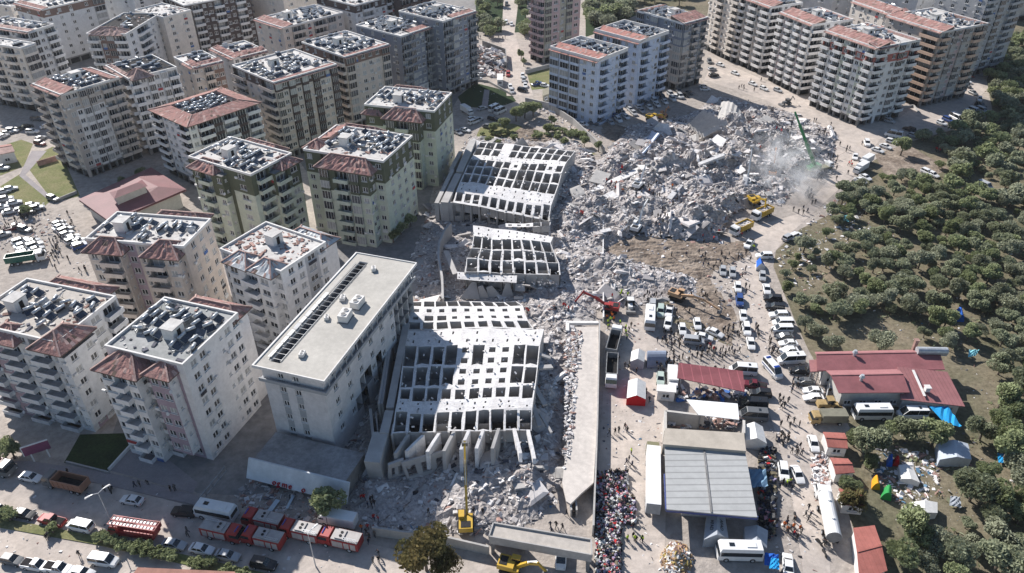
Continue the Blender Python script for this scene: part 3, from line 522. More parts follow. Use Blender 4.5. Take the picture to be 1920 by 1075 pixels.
# long flank (y = y0, normal -y): windows near the front, then torn open towards the back
nc = 16; cw = (x1 - x0) / nc
for i in range(nc):
    for f in range(nf):
        za, zb = f * fh, (f + 1) * fh; xa, xb = x0 + i * cw, x0 + (i + 1) * cw
        torn = (i > 11 and f < 5) or (i in (4, 5, 6, 7, 8) and rnd.random() < .25) or (i > 8 and f < 2)
        if torn:
            b.quad((xa, y0 + 2.6, za), (xb, y0 + 2.6, za), (xb, y0 + 2.6, zb), (xa, y0 + 2.6, zb), 2); b.box(((xa + xb) / 2, y0 + 1.3 + rnd.uniform(-.2, .2), za), (cw, 2.6, .28), mi=1)
            b.box((xa, y0 + 1.3, za + fh / 2), (.25, 2.4 + rnd.uniform(-.6, .3), fh), mi=0)
        elif i % 2 == 1 and f > 0:
            c = (xa + xb) / 2; m_ = .75
            b.quad((xa, y0, za), (c - m_, y0, za), (c - m_, y0, zb), (xa, y0, zb)); b.quad((c + m_, y0, za), (xb, y0, za), (xb, y0, zb), (c + m_, y0, zb))
            b.quad((c - m_, y0, za), (c + m_, y0, za), (c + m_, y0, za + 1), (c - m_, y0, za + 1)); b.quad((c - m_, y0, za + 2.4), (c + m_, y0, za + 2.4), (c + m_, y0, zb), (c - m_, y0, zb))
            b.quad((c - m_, y0 + .16, za + 1), (c + m_, y0 + .16, za + 1), (c + m_, y0 + .16, za + 2.4), (c - m_, y0 + .16, za + 2.4), 2); WL.append(('w', (c, y0 + .12, za + 1), 0, 1.4, 1.4))
        else: b.quad((xa, y0, za), (xb, y0, za), (xb, y0, zb), (xa, y0, zb))
b.quad((x1, y0, 0), (x1, y1, 0), (x1, y1, 20.6), (x1, y0, 20.6)); b.quad((x1, y1, 0), (x0, y1, 0), (x0, y1, 20.6), (x1, y1, 20.6))
obj('wall', b.mesh('wall', hw), t)
for T_, p_, a_, w_, h_ in WL: obj('window', window_mesh(T_, rnd.choice((0, 0, 1)), w_, h_), t, p_, a_)
b = MB(); b.prism([(x0 - .9, y0 - .9), (x1 + .4, y0 - .9), (x1 + .4, y1 + .4), (x0 - .9, y1 + .4)], 17.3, 17.6, 0); b.prism([(x0 - .95, y0 - .95), (x1 + .4, y0 - .95), (x1 + .4, y0 - .7), (x0 - .95, y0 - .7)], 17.6, 18.1, 0)
b.prism([(x0 - .95, y0 - .7), (x0 - .7, y0 - .7), (x0 - .7, y1 + .4), (x0 - .95, y1 + .4)], 17.6, 18.1, 0)
for i in range(18): b.cyl((x0 + 1 + i * 2.2, y0 - .6, 17.6), (x0 + 1 + i * 2.2, y0 - .6, 20.6), .13, n=6)
obj('cornice', b.mesh('cornice', [hw[3]]), t)
b = MB(); sy0, sy1 = LD - 4.6, LD - 2.5
b.prism([(0, 0), (LW, 0), (LW, sy0), (0, sy0)], 20.6, 21, 0, 1); b.prism([(0, sy1), (LW, sy1), (LW, LD), (0, LD)], 20.6, 21, 0, 1)
b.prism([(0, sy0), (2.2, sy0), (2.2, sy1), (0, sy1)], 20.6, 21, 0, 1); b.prism([(LW - 3, sy0), (LW, sy0), (LW, sy1), (LW - 3, sy1)], 20.6, 21, 0, 1)
b.prism([(2.2, sy0), (LW - 3, sy0), (LW - 3, sy1), (2.2, sy1)], 19.2, 19.4, 2)
for xa, xb, ya, yb in ((0, LW, 0, .22), (0, LW, LD - .35, LD), (0, .22, .22, LD - .35), (LW - .22, LW, .22, LD - .35)): b.prism([(xa, ya), (xb, ya), (xb, yb), (xa, yb)], 20.97, 21.22, 0)
obj('roof', b.mesh('roof', [white_m, mat('sandy_roof_screed', (.50, .475, .43), .9, .1, .12, fine=(1.2, .08), spec=.1), mat('shaded_light_well', (.10, .115, .14), .7, .3, .6)]), t)
b = MB()
for i in range(22): b.bar((3 + i * 1.6, sy0 - .1, 21.12), (3 + i * 1.6, sy1 + .1, 21.12), .07)
for y in (sy0 + .05, sy1 + .5): b.bar((2.5, y, 21.16), (LW - 4, y, 21.2), .08)
for i in range(10): b.box((4 + i * 2.2, sy1 + .55, 21.35), (2.0, .8, .04), mi=1, tilt=(rnd.uniform(-.3, .3), 0))
obj('pergola_frame', b.mesh('pergola_frame', [metal_m, frame_m]), t)
ac = MB(); ac.box((0, 0, .75), (2.6, 1.7, 1.3)); ac.box((0, 0, .06), (2.9, 2, .12), mi=1)
for s in (-.6, .6): ac.cyl((s, 0, 1.4), (s, 0, 1.55), .5, n=12); ac.cyl((s, 0, 1.55), (s, 0, 1.57), .4, n=12, mi=1)
acm = ac.mesh('rooftop_cooler', [white_m, concd_m])
for i, (px_, py_, s, lb) in enumerate([(671, 573, 1.15, 'large white rooftop cooler, farthest of three on the flat roof'), (648, 598, 1.15, 'large white rooftop cooler between the other two big units'), (567, 667, .55, 'small white cooler near the front end of the flat roof'), (643, 562, .6, 'small square cooler beside the roof light well'), (613, 598, .5, 'smallest white box unit midway along the roof'), (701, 507, .55, 'small white cooler near the far end of the flat roof')]):
    o = thing('rooftop_cooler', lb, 'cooling unit', P(px_, py_, 21.02), yaw + .1 * i, 'coolers on the long flat roof', me=acm); o.scale = (s, s, s)
# low front annex with a white fascia and loose red letters
A0, A1, A2, A3 = P(472, 862, 5), P(645, 905, 5), P(683, 848, 5), P(517, 808, 5)
t = thing('shop_annex', 'low dusty annex with white fascia and red letters at long block', 'building', (A0.x, A0.y, 0))
L0 = lambda p, z: (p.x - A0.x, p.y - A0.y, z)
b = MB(); b.prism([L0(p, 0) for p in (A0, A1, A2, A3)], 0, 4.7, 1, 0); obj('wall', b.mesh('wall', [mat('dusty_roof', (.34, .335, .335), .95, .15, .2, fine=(1, .25)), concd_m]), t)
u = (A1 - A0).normalized(); nn = Vector((u.y, -u.x, 0))
b = MB(); p0 = A0 - u * .6 + nn * .1; p1 = A1 + u * 1.2 + nn * .1; q0 = p0 + nn * 1.9; q1 = p1 + nn * 1.9
b.hull([L0(q0, 1.9), L0(q1, 1.9), L0(q1 - nn * .15, 1.9), L0(q0 - nn * .15, 1.9)], [L0(p0, 5.3), L0(p1, 5.3), L0(p1 - nn * .3, 5.3), L0(p0 - nn * .3, 5.3)], 0)
obj('fascia', b.mesh('fascia', [mat('white_fascia_sheet', (.62, .65, .67), .6, .08, .3, fine=(1, .08))]), t)
redl = mat('red_letter', (.42, .012, .03), .5, .1, 2)
def letters(txt, parent, m, size, ext=.08, name='lettering'):
    cu = bpy.data.curves.new('lettering', 'FONT'); cu.body = txt; cu.size = size; cu.extrude = ext; cu.align_x = 'CENTER'; cu.align_y = 'CENTER'
    to = bpy.data.objects.new('tmp', cu); C.objects.link(to); dg = bpy.context.evaluated_depsgraph_get(); me = bpy.data.meshes.new_from_object(to.evaluated_get(dg)); bpy.data.objects.remove(to)
    me.materials.clear(); me.materials.append(m); o = bpy.data.objects.new(name, me); C.objects.link(o)
    if parent: o.parent = parent
    return o
sl_ = (L0(p0, 5.3)[2] - 1.9)
for ch, px_, py_ in (('o', 520, 895), ('g', 528, 897), ('m', 539, 900), ('e', 549, 902), ('o', 573, 908)):
    o = letters(ch, t, redl, 1.5, .12); s_ = (px_ - 468) / 182; f_ = (5.3 - 2.45) / 3.4; c = p0.lerp(p1, s_) + nn * (1.9 * f_ + .16); o.location = L0(c, 2.5); o.rotation_euler = Matrix((u, Vector((0, 0, 1)).cross(u) * .49 + Vector((0, 0, .87)), nn * .87 + Vector((0, 0, .49)))).transposed().to_euler()
# ------------------------------------------------------------ solar heaters on the roofs
hb = MB(); hb.cyl((-.95, .35, 1.15), (.95, .35, 1.15), .31, n=8); tank = hb.mesh('tank', [tank_m], True)
cb = MB(); cb.hull([(-1, -1.0, .12), (1, -1.0, .12), (1, .3, .85), (-1, .3, .85)], [(-1, -1.04, .22), (1, -1.04, .22), (1, .26, .95), (-1, .26, .95)], 1, 0); coll = cb.mesh('collector', [solar_m, frame_m])
sb = MB()
for x in (-.9, .9): sb.bar((x, .35, 0), (x, .35, .9), .06); sb.bar((x, -1, .06), (x, .4, .06), .06)
stand = sb.mesh('stand', [metal_m])
HEAT.sort(key=lambda e: (e[0] - Vector((0, 0, CAMH))).length)
near = HEAT[:290]; far = HEAT[290:]
cnt = {}
BN = {k: v[0]['label'] for k, v in BUILT.items()}
for p, a, r, key in near:
    lbl = {'P': 'lilac striped block', 'Q': 'left edge block', 'B3': 'twin hip block', 'B5': 'green cream block', 'G': 'olive topped block', 'B7': 'tile tent block', 'B8': 'ring roofed block', 'B9': 'tall beige block', 'B4': 'white bare block', 'B13': 'charcoal strip block', 'B14': 'brown cornered block', 'B10': 'pale tent hip block', 'B11': 'rust brown block', 'B12': 'narrow white block', 'B15': 'red ended block', 'B16': 'nearer slate block', 'B17': 'farther slate block', 'BL1': 'nearer blue block', 'BL2': 'farther blue block', 'GR': 'slate topped block', 'R1': 'white balconied block', 'R5': 'peach cornered block'}.get(key, 'far block')
    fallen = r < .35
    base = ('toppled' if fallen else 'upright') + ' solar heater on ' + lbl + ' roof'
    t = thing('solar_water_heater', base, 'solar heater', p, a, 'solar water heaters on the roofs')
    if fallen:
        t.rotation_euler = (R(rnd.choice((-62, 70))), R(rnd.uniform(-12, 12)), a); t.location.z += .3
    obj('tank', tank, t, (0, 0, 0)); obj('collector', coll, t); obj('stand', stand, t)
fb = MB()
for p, a, r, key in far:
    m = Matrix.Translation(p) @ Matrix.Rotation(a, 4, 'Z')
    if r < .35: m = m @ Matrix.Translation((0, 0, .3)) @ Matrix.Rotation(R(65), 4, 'X')
    fb.merge(hb, mtx=m, mmap={0: 2}); fb.merge(cb, mtx=m)
o = thing('solar_water_heaters', 'mass of small solar water heaters crowding the far roofs', 'solar heaters', me=fb.mesh('far_heaters', [solar_m, frame_m, tank_m])); o['kind'] = 'stuff'

# ------------------------------------------------------------ toppled towers
lat_m = mat('fallen_facade_white', (.80, .785, .77), .9, .1, .5, col2=(.60, .575, .56), fine=(2.5, .16), spec=.1, bump=.3)
lat_s = mat('fallen_partition', (.47, .455, .44), .9, .12, .3, fine=(1.2, .15), spec=.15)
lat_p = mat('rose_dusted_plaster', (.62, .52, .50), .9, .1, .3, fine=(1.4, .1))
from mathutils import noise as nz_
def lattice(t, bounds, rows, depth, nsub=1, jit=.10, name='facade', off=None, skirt=True, zg=0, drk=.25):
    """bounds: near->far list of ((x,y,z),(x,y,z)) left/right ends in the photograph"""
    o = off; top = MB(); L = [P(a[0], a[1], a[2]) - o for a, _ in bounds]; Q = [P(c[0], c[1], c[2]) - o for _, c in bounds]
    nc = len(rows[0])
    memo = {}
    def node(i, j):
        if (i, j) not in memo:
            p = L[j].lerp(Q[j], i / nc); memo[(i, j)] = p + Vector((rnd.uniform(-jit, jit), rnd.uniform(-jit, jit), rnd.uniform(-jit, jit) + .4 * nz_.noise(Vector((p.x * .12, p.y * .12, o.y)))))
        return memo[(i, j)]
    def cell(A, B_, C_, D_, s0, s1, t0, t1, dep, brk=0):
        f = lambda s, t_: A.lerp(B_, s).lerp(D_.lerp(C_, s), t_)
        s0 += rnd.uniform(-brk, brk) * .5; s1 += rnd.uniform(-brk, brk) * .5; t0 += rnd.uniform(-brk, brk) * .5; t1 += rnd.uniform(-brk, brk) * .5
        ring = [f(s0, t0), f(s1, t0), f(s1, t1), f(s0, t1)]; out = [A, B_, C_, D_]
        if brk > .05 and rnd.random() < .7:          # ragged hole: extra points on each side
            ring = [f(s0, t0), f((s0 + s1) / 2 + rnd.uniform(-.1, .1), t0 + rnd.uniform(-.02, brk)), f(s1, t0), f(s1 - rnd.uniform(-.02, brk) * .7, (t0 + t1) / 2), f(s1, t1), f((s0 + s1) / 2, t1 + rnd.uniform(-.03, .05)), f(s0, t1), f(s0 + rnd.uniform(-.03, brk) * .5, (t0 + t1) / 2 + rnd.uniform(-.1, .1))]
            out = [A, f(.5, 0), B_, f(1, .5), C_, f(.5, 1), D_, f(0, .5)]
        n = len(ring); dn = Vector((0, 0, -dep))
        for k in range(n):
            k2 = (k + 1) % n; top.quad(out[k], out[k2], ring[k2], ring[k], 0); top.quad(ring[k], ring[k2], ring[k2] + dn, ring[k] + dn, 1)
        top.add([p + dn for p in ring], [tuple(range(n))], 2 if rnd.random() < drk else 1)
    for j, rw in enumerate(rows):
        for i, ch in enumerate(rw):
            A, B_, C_, D_ = node(i, j), node(i + 1, j), node(i + 1, j + 1), node(i, j + 1)
            if ch == 'o': cell(A, B_, C_, D_, .1, .9, .07, .93, depth, .14)
            elif ch == 'O':
                if rnd.random() < .2: cell(A, B_, C_, D_, .02, .92, .01, .98, depth, .03)
                else: cell(A, B_, C_, D_, .08, .92, .02 + rnd.uniform(0, .06), .98 - rnd.uniform(0, .08), depth, .08)
            elif ch == 'W': cell(A, B_, C_, D_, .15, .85, .14, .86, depth * .8, .05)
            elif ch == 'w': cell(A, B_, C_, D_, .3, .7, .3, .7, depth * .4, .01)
            elif ch == '2':
                m0 = A.lerp(D_, .5); m1 = B_.lerp(C_, .5); cell(A, B_, m1, m0, .26, .74, .24, .72, depth * .4, .03); cell(m0, m1, C_, D_, .26, .74, .24, .72, depth * .4, .03)
            elif ch == 'b':
                m0 = A.lerp(D_, .5); m1 = B_.lerp(C_, .5); c0 = .38 + rnd.uniform(-.2, .25)
                cell(A, B_, m1, m0, c0, c0 + .13, .32, .68, depth * .6); c0 += rnd.uniform(-.12, .12)
                if rnd.random() < .75: cell(m0, m1, C_, D_, c0, c0 + .13, .32, .68, depth * .6)
                else: top.quad(m0, m1, C_, D_, 0)
            elif ch == 's': top.quad(A, B_, C_, D_, 0)
    if skirt:        # outer faces of the fallen block, ending raggedly in the rubble
        nr = len(rows); per = [node(i, 0) for i in range(nc + 1)] + [node(nc, j) for j in range(1, nr + 1)] + [node(i, nr) for i in range(nc - 1, -1, -1)] + [node(0, j) for j in range(nr - 1, 0, -1)]
        inw = (node(0, nr) - node(0, 0)).normalized()
        for k in range(len(per)):
            a, c = per[k], per[(k + 1) % len(per)]
            if k < nc:      # near side: cross walls with dark bays between
                dn = Vector((0, 0, a.z - zg - .1)); top.quad(a + inw * 2.4 - dn, c + inw * 2.4 - dn, c + inw * 2.4 - Vector((0, 0, .4)), a + inw * 2.4 - Vector((0, 0, .4)), 2 if k % 3 else 1)
                e_ = (c - a).normalized() * .22; w0 = -inw * rnd.uniform(-.3, .5); top.hull([a - e_ + w0 - dn - inw * rnd.uniform(-1.2, .6), a + e_ + w0 - dn - inw * .2, a + e_ + inw * 2.5 - dn, a - e_ + inw * 2.5 - dn], [a - e_ + w0, a + e_ + w0, a + e_ + inw * 2.5, a - e_ + inw * 2.5], 1)
                if rnd.random() < .3: q_ = zg + rnd.uniform(1, 2.6); top.hull([a + inw * .6 - Vector((0, 0, a.z - q_)), c + inw * .6 - Vector((0, 0, c.z - q_)), c + inw * 2.3 - Vector((0, 0, c.z - q_)), a + inw * 2.3 - Vector((0, 0, a.z - q_))], [a + inw * .6 - Vector((0, 0, a.z - q_ - .3)), c + inw * .6 - Vector((0, 0, c.z - q_ - .3)), c + inw * 2.3 - Vector((0, 0, c.z - q_ - .3)), a + inw * 2.3 - Vector((0, 0, a.z - q_ - .3))], 1)
                continue
            if skirt == 'near' and k >= nc: break
            for s in range(2):
                p, q = a.lerp(c, s / 2), a.lerp(c, (s + 1) / 2); zp = zg + rnd.uniform(-.5, 1.2)
                top.quad((p.x, p.y, zg), (q.x, q.y, zg), q, p, 1)
    return obj(name, top.mesh(name, [lat_m, lat_s, dark_m]), t), node
def slab(b, pts, th, mi=0):
    """pts: four (x,y,z) survey points of the upper face, given as points; th: thickness"""
    q = [Vector(p) for p in pts]; n = (q[1] - q[0]).cross(q[3] - q[0]).normalized()
    if n.z < 0: n = -n
    lo = [p - n * th for p in q]
    ar = (q[1] - q[0]).cross(q[2] - q[0]).z
    if ar < 0: q = q[::-1]; lo = lo[::-1]
    b.hull(lo, q, mi)
def zig(*a):  return [P(x, y, z) for x, y, z in a]

# biggest one, lying on its side in front
o3 = P(870, 700, 0); o3.z = 0
t3 = thing('collapsed_tower', 'biggest toppled white tower shell, its grid of openings facing up', 'collapsed building', o3)
bd = [((736, 813, 7.5), (997, 806, 6)), ((741, 772, 8), (997, 766, 7.2)), ((745, 752, 8.2), (1001, 747, 7.6)), ((748, 727, 8.2), (1004, 722, 7.8)), ((754, 687, 8.2), (1008, 684, 7.8)), ((759, 648, 8.2), (1012, 644, 7.8)), ((764, 617, 8.2), (1020, 617, 7.6))]
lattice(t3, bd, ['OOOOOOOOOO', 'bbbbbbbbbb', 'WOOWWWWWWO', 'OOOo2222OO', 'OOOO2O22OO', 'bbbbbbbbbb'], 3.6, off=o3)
bd = [((764, 616.6, 8.25), (1000, 616.2, 7.65)), ((766, 602, 8.2), (990, 601, 7.8)), ((768, 589, 8.2), (984, 588, 7.8)), ((770, 576, 8.2), (980, 573, 7.8)), ((772, 567, 7.8), (968, 564, 7.4))]
lattice(t3, bd, ['OOOoWWWWo', 'wWWwwwwww', 'wwwwwwwww', 'ooOOOOOOO'], 3.2, off=o3, name='upper_facade', skirt=False)
b = MB()
def strip_slab(b, a, c, wdt, z, dz, th=2.2):
    a = P(a[0], a[1], z); c = P(c[0], c[1], z + dz); u_ = (c - a).normalized(); s_ = Vector((-u_.y, u_.x, 0)) * wdt
    slab(b, [a, a + s_, c + s_, c], th)
for (a, c, w_, z, dz, th) in [((738, 764), (768, 606), 1.5, 8.0, .2, 5), ((718, 757), (738, 622), 1.1, 7.2, .3, 5), ((712, 757), (733, 622), .35, 7.6, .3, 5), ((728, 812), (738, 770), 1.7, 7.6, .4, 6), ((712, 868), (728, 812), 3.0, 6.4, 1.0, 6), ((702, 815), (697, 766), .6, 4.2, 1.2, 4.2), ((710, 812), (706, 772), .3, 3.8, 1.2, 4)]:
    b2 = MB(); strip_slab(b2, a, c, w_, z, dz, th); b.merge(b2)
b.v = [tuple(Vector(v) - o3) for v in b.v]; obj('roof_slab', b.mesh('roof_slab', [lat_s]), t3)
for i, (xa, ya, xb, yb, h_) in enumerate([(765, 815, 741, 850, 4.6), (793, 816, 762, 846, 4.4), (823, 812, 801, 847, 4.6), (851, 809, 832, 846, 4.6), (879, 807, 864, 843, 4.8), (906, 806, 893, 841, 4.8), (935, 803, 923, 841, 4.8), (964, 803, 976, 850, 1.0), (990, 806, 1002, 860, 1.0)]):
    a = P(xa, ya, 7.3); c = P(xb, yb, 6.6); b = MB(); d_ = Vector((.32, 0, 0)); sag = rnd.uniform(.2, 1.4)
    m_ = a.lerp(c, .55) + Vector((0, 0, rnd.uniform(-.1, .15)))
    for p, q in ((a, m_), (m_, c)):
        hp = h_ if h_ > 2 else .9
        b.hull([p - d_ - Vector((0, 0, hp)), p + d_ - Vector((0, 0, hp)), q + d_ - Vector((0, sag, hp)), q - d_ - Vector((0, sag, hp))], [p - d_, p + d_, q + d_, q - d_])
    b.v = [tuple(Vector(v) - o3) for v in b.v]; obj('partition_wall', b.mesh('partition_wall', [lat_m if i % 3 else lat_s]), t3)
# front wall piece with openings, leaning
b = MB()
def holed(b, A, B_, C_, D_, cols, mi=0, th=.5, lo=.25, hi=.75):
    """wall A-B (bottom) D-C (top) with openings"""
    f = lambda s, t_: A.lerp(B_, s).lerp(D_.lerp(C_, s), t_); n = (B_ - A).cross(D_ - A).normalized() * th
    for i in range(cols):
        s0, s1 = i / cols, (i + 1) / cols; a_, c_ = s0 + .2 / cols, s1 - .2 / cols
        for (p, q, r_, s_) in ((s0, a_, 0, 1), (c_, s1, 0, 1), (a_, c_, 0, lo), (a_, c_, hi, 1)):
            q4 = [f(p, r_), f(q, r_), f(q, s_), f(p, s_)]; b.hull([v - n for v in q4], q4, mi)
A, B_, C_, D_ = P(766, 905, .3), P(842, 880, .5), P(838, 845, 5.2), P(752, 868, 5.2)
holed(b, A, B_, C_, D_, 3); A, B_, C_, D_ = P(728, 905, 0), P(765, 893, .4), P(757, 862, 5.4), P(728, 873, 5.6); holed(b, A, B_, C_, D_, 1)
b.v = [tuple(Vector(v) - o3) for v in b.v]; obj('front_wall', b.mesh('front_wall', [lat_s]), t3)
b = MB()
for (xa, ya, xb, yb, z, w_) in ((845, 884, 985, 884, 1.6, 2.2), (1010, 665, 1032, 672, 7, .8), (1008, 690, 1035, 688, 6.5, 1.2), (1003, 725, 1022, 760, 5.5, 1), (1000, 760, 1012, 800, 5, .9), (1012, 775, 1034, 812, 4.5, .5)):
    b.bar(P(xa, ya, z) - o3, P(xb, yb, z - .8) - o3, w_, .45)
obj('broken_beam', b.mesh('broken_beam', [lat_s]), t3)
# farthest toppled tower
o1 = P(950, 340, 0)
t1 = thing('collapsed_tower', 'farthest toppled white tower shell beside the olive topped blocks', 'collapsed building', o1)
bd = [((850, 379, 7.4), (1030, 414, 5)), ((856, 357, 7.8), (1034, 385, 6.5)), ((862, 341, 7.8), (1041, 366, 7)), ((870, 325, 7.8), (1047, 347, 7)), ((876, 311, 7.8), (1053, 326, 7)), ((882, 298, 7.8), (1059, 311, 7)), ((886, 291, 7.8), (1063, 304, 7)), ((893, 278, 7.6), (1071, 293, 6.5)), ((899, 265, 7.2), (1079, 284, 6))]
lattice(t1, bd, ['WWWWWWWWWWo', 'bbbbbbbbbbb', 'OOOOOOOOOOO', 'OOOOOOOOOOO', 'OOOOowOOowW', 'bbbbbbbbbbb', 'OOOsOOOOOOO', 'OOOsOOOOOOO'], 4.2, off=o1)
b = MB()
for (a, c, w_, z, dz, th) in [((840, 380), (866, 326), 2.2, 7.6, .2, 7), ((822, 381), (852, 318), 1.2, 7.4, .4, 7), ((868, 322), (893, 262), 2.2, 8.0, .6, 7), ((850, 318), (868, 284), 1.4, 7.0, .3, 6)]: strip_slab(b, a, c, w_, z, dz, th)
b.v = [tuple(Vector(v) - o1) for v in b.v]; obj('roof_slab', b.mesh('roof_slab', [lat_s]), t1)
b = MB(); holed(b, P(829, 422, 0), P(908, 414, 0), P(903, 376, 7), P(823, 382, 7.2), 4, lo=.35, hi=.85); b.v = [tuple(Vector(v) - o1) for v in b.v]; obj('front_wall', b.mesh('front_wall', [lat_s]), t1)
for i in range(8):
    x = 916 + i * 16; y = 382 + i * 3.6; a = P(x, y, 6.6 - i * .2); b = MB(); b.box(a - o1 + Vector((0, -1.2, -2.6)), (.5, 2.4, 5.2), tilt=(rnd.uniform(-.15, .15), rnd.uniform(-.12, .12))); obj('partition_wall', b.mesh('partition_wall', [lat_s]), t1)
# middle toppled tower
o2 = P(950, 480, 0)
t2 = thing('collapsed_tower', 'middle toppled white tower shell with tall dark openings', 'collapsed building', o2)
bd = [((873, 509, 6.6), (1052, 517, 5)), ((876, 485, 7), (1048, 492, 6)), ((884, 465, 7.2), (1040, 473, 6.5)), ((887, 441, 7.4), (1032, 456, 7)), ((887, 422, 7.6), (1038, 444, 7))]
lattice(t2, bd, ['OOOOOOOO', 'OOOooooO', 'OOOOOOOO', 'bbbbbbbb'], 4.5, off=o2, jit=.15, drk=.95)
lattice(t2, [((857, 523, 5.6), (968, 531, 5)), ((857, 510, 6), (969, 518, 5.5))], ['bbbbbbb'], 1.5, off=o2, name='lower_band', skirt=False)
lattice(t2, [((948, 425, 6), (1032, 424, 6)), ((948, 418, 6), (1032, 417, 6))], ['wwwOO'], 2, off=o2, name='torn_band', skirt=False)
b = MB()
prev = None
for (x, y) in ((830, 560), (829, 520), (822, 480), (823, 455), (834, 430), (845, 418)):
    p = P(x, y, 5.2)
    if prev is not None: b.bar(prev - Vector((0, 0, 2.4)), p - Vector((0, 0, 2.4)), .55, 4.8)
    prev = p
slab(b, zig((831, 470, 5.4), (840, 470, 6), (858, 512, 5.6), (849, 515, 5)), .5)
b.v = [tuple(Vector(v) - o2) for v in b.v]; obj('roof_slab', b.mesh('roof_slab', [lat_s]), t2)
for pts in (((862, 560, 1), (900, 562, 1), (893, 530, 4.2), (885, 528, 4.5)), ((900, 560, .8), (918, 560, .8), (905, 536, 4), (896, 538, 4)), ((915, 558, .8), (940, 556, .8), (922, 536, 3.6), (912, 540, 3.6)), ((940, 557, .8), (963, 556, .8), (955, 530, 4.2), (948, 531, 4.2)), ((966, 545, 3), (984, 546, 3), (984, 534, 4), (966, 532, 4)), ((964, 561, 2), (980, 562, 2), (980, 556, 2.6), (964, 556, 2.6))):
    b = MB(); slab(b, zig(*pts), .5); b.v = [tuple(Vector(v) - o2) for v in b.v]; obj('fallen_slab', b.mesh('fallen_slab', [lat_s]), t2)
land('biggest toppled tower', 870, 700); land('farthest toppled tower', 950, 340); land('middle toppled tower', 950, 480)

# ------------------------------------------------------------ rubble
from mathutils import noise as nz_
HILLS = [(1250, 300, 17, 4.5), (1200, 330, 12, 3.5), (1330, 330, 17, 6), (1400, 300, 16, 5.5), (1380, 270, 14, 4), (1440, 280, 15, 4), (1300, 390, 13, 3), (1250, 430, 10, 3.5), (1190, 400, 14, 3), (1130, 330, 9, 2.5), (1100, 390, 12, 3), (1080, 440, 9, 3), (1150, 510, 9, 2.5), (1100, 510, 9, 2), (1220, 510, 8, 2), (1320, 430, 9, 3), (1480, 300, 10, 3), (1530, 270, 10, 2.5), (1340, 240, 14, 3), (1420, 230, 12, 3), (1050, 580, 7, 3), (1035, 660, 6, 3), (1030, 760, 6, 3.2), (1020, 830, 6, 2.6), (960, 900, 7, 1.8), (890, 910, 8, 1.2), (700, 930, 6, .8), (1180, 260, 12, 2.5), (1110, 290, 9, 1.6), (830, 400, 6, 1.2), (800, 440, 6, .8), (815, 520, 6, 1), (1010, 400, 16, 3), (900, 470, 13, 1.0), (960, 545, 10, .6), (1010, 510, 8, 3), (740, 640, 6, 1), (850, 640, 14, 2.5), (880, 750, 14, 2.5), (870, 840, 11, 2.2), (700, 780, 7, 1.6), (950, 330, 16, 2), (1290, 540, 5, 1.5), (1010, 950, 5, 1.8), (860, 985, 4.5, 2), (1500, 385, 5, 1.5), (1370, 395, 7, 2.5)]
ZONE = [(800, 400), (880, 255), (1080, 262), (1120, 300), (1180, 235), (1290, 215), (1350, 180), (1470, 205), (1570, 250), (1565, 330), (1510, 330), (1470, 385), (1420, 385), (1375, 405), (1345, 455), (1250, 450), (1200, 440), (1135, 470), (1200, 495), (1310, 520), (1310, 560), (1200, 575), (1120, 580), (1120, 600), (1075, 640), (1068, 700), (1058, 850), (1052, 915), (1005, 985), (920, 990), (905, 1008), (800, 1000), (700, 985), (655, 975), (640, 930), (690, 850), (650, 790), (690, 700), (735, 590), (790, 560), (770, 480)]
ZW = [P(*q) for q in ZONE]; HW = [(P(x, y), r, h) for x, y, r, h in HILLS]
def inside(x, y, poly):
    c = False; j = len(poly) - 1
    for i in range(len(poly)):
        a, b_ = poly[i], poly[j]
        if (a.y > y) != (b_.y > y) and x < (b_.x - a.x) * (y - a.y) / (b_.y - a.y) + a.x: c = not c
        j = i
    return c
def edge(x, y, poly):
    m = 1e9
    for i in range(len(poly)):
        a, b_ = poly[i - 1], poly[i]; dx, dy = b_.x - a.x, b_.y - a.y; k = max(0, min(1, ((x - a.x) * dx + (y - a.y) * dy) / (dx * dx + dy * dy + 1e-9)))
        m = min(m, math.hypot(x - a.x - k * dx, y - a.y - k * dy))
    return m
def hz(x, y):
    s = 0
    for c, r, h in HW:
        d2 = ((x - c.x) ** 2 + (y - c.y) ** 2) / (r * r)
        if d2 < 4: s += h * math.exp(-d2 * 1.1)
    return s
def rz_(x, y):
    if not inside(x, y, ZW): return None
    e = min(1, edge(x, y, ZW) / 4)
    n = nz_.fractal(Vector((x * .16, y * .16, 0)), 1, 2.2, 5); r = abs(nz_.noise(Vector((x * .45, y * .45, 5)))) 
    return max(.03, (hz(x, y) * (.58 + .5 * n) + .35 + .45 * r + .4 * n) * e)
x0 = min(p.x for p in ZW); x1 = max(p.x for p in ZW); y0 = min(p.y for p in ZW); y1 = max(p.y for p in ZW)
st = .9; nx = int((x1 - x0) / st) + 1; ny = int((y1 - y0) / st) + 1
b = MB(); idx = {}
for j in range(ny):
    for i in range(nx):
        x = x0 + i * st; y = y0 + j * st; z = rz_(x, y)
        if z is not None:
            idx[(i, j)] = len(b.v); b.v.append((x + rnd.uniform(-.3, .3), y + rnd.uniform(-.3, .3), z + rnd.uniform(-.15, .25) * min(1, z)))
for (i, j), k in idx.items():
    q = [idx.get((i + 1, j)), idx.get((i + 1, j + 1)), idx.get((i, j + 1))]
    if None not in q: b.f.append((k, *q)); b.m.append(0)
o = thing('rubble_field', 'grey white concrete rubble heaped around the toppled towers', 'rubble', me=b.mesh('rubble_field', [rub_m])); o['kind'] = 'stuff'
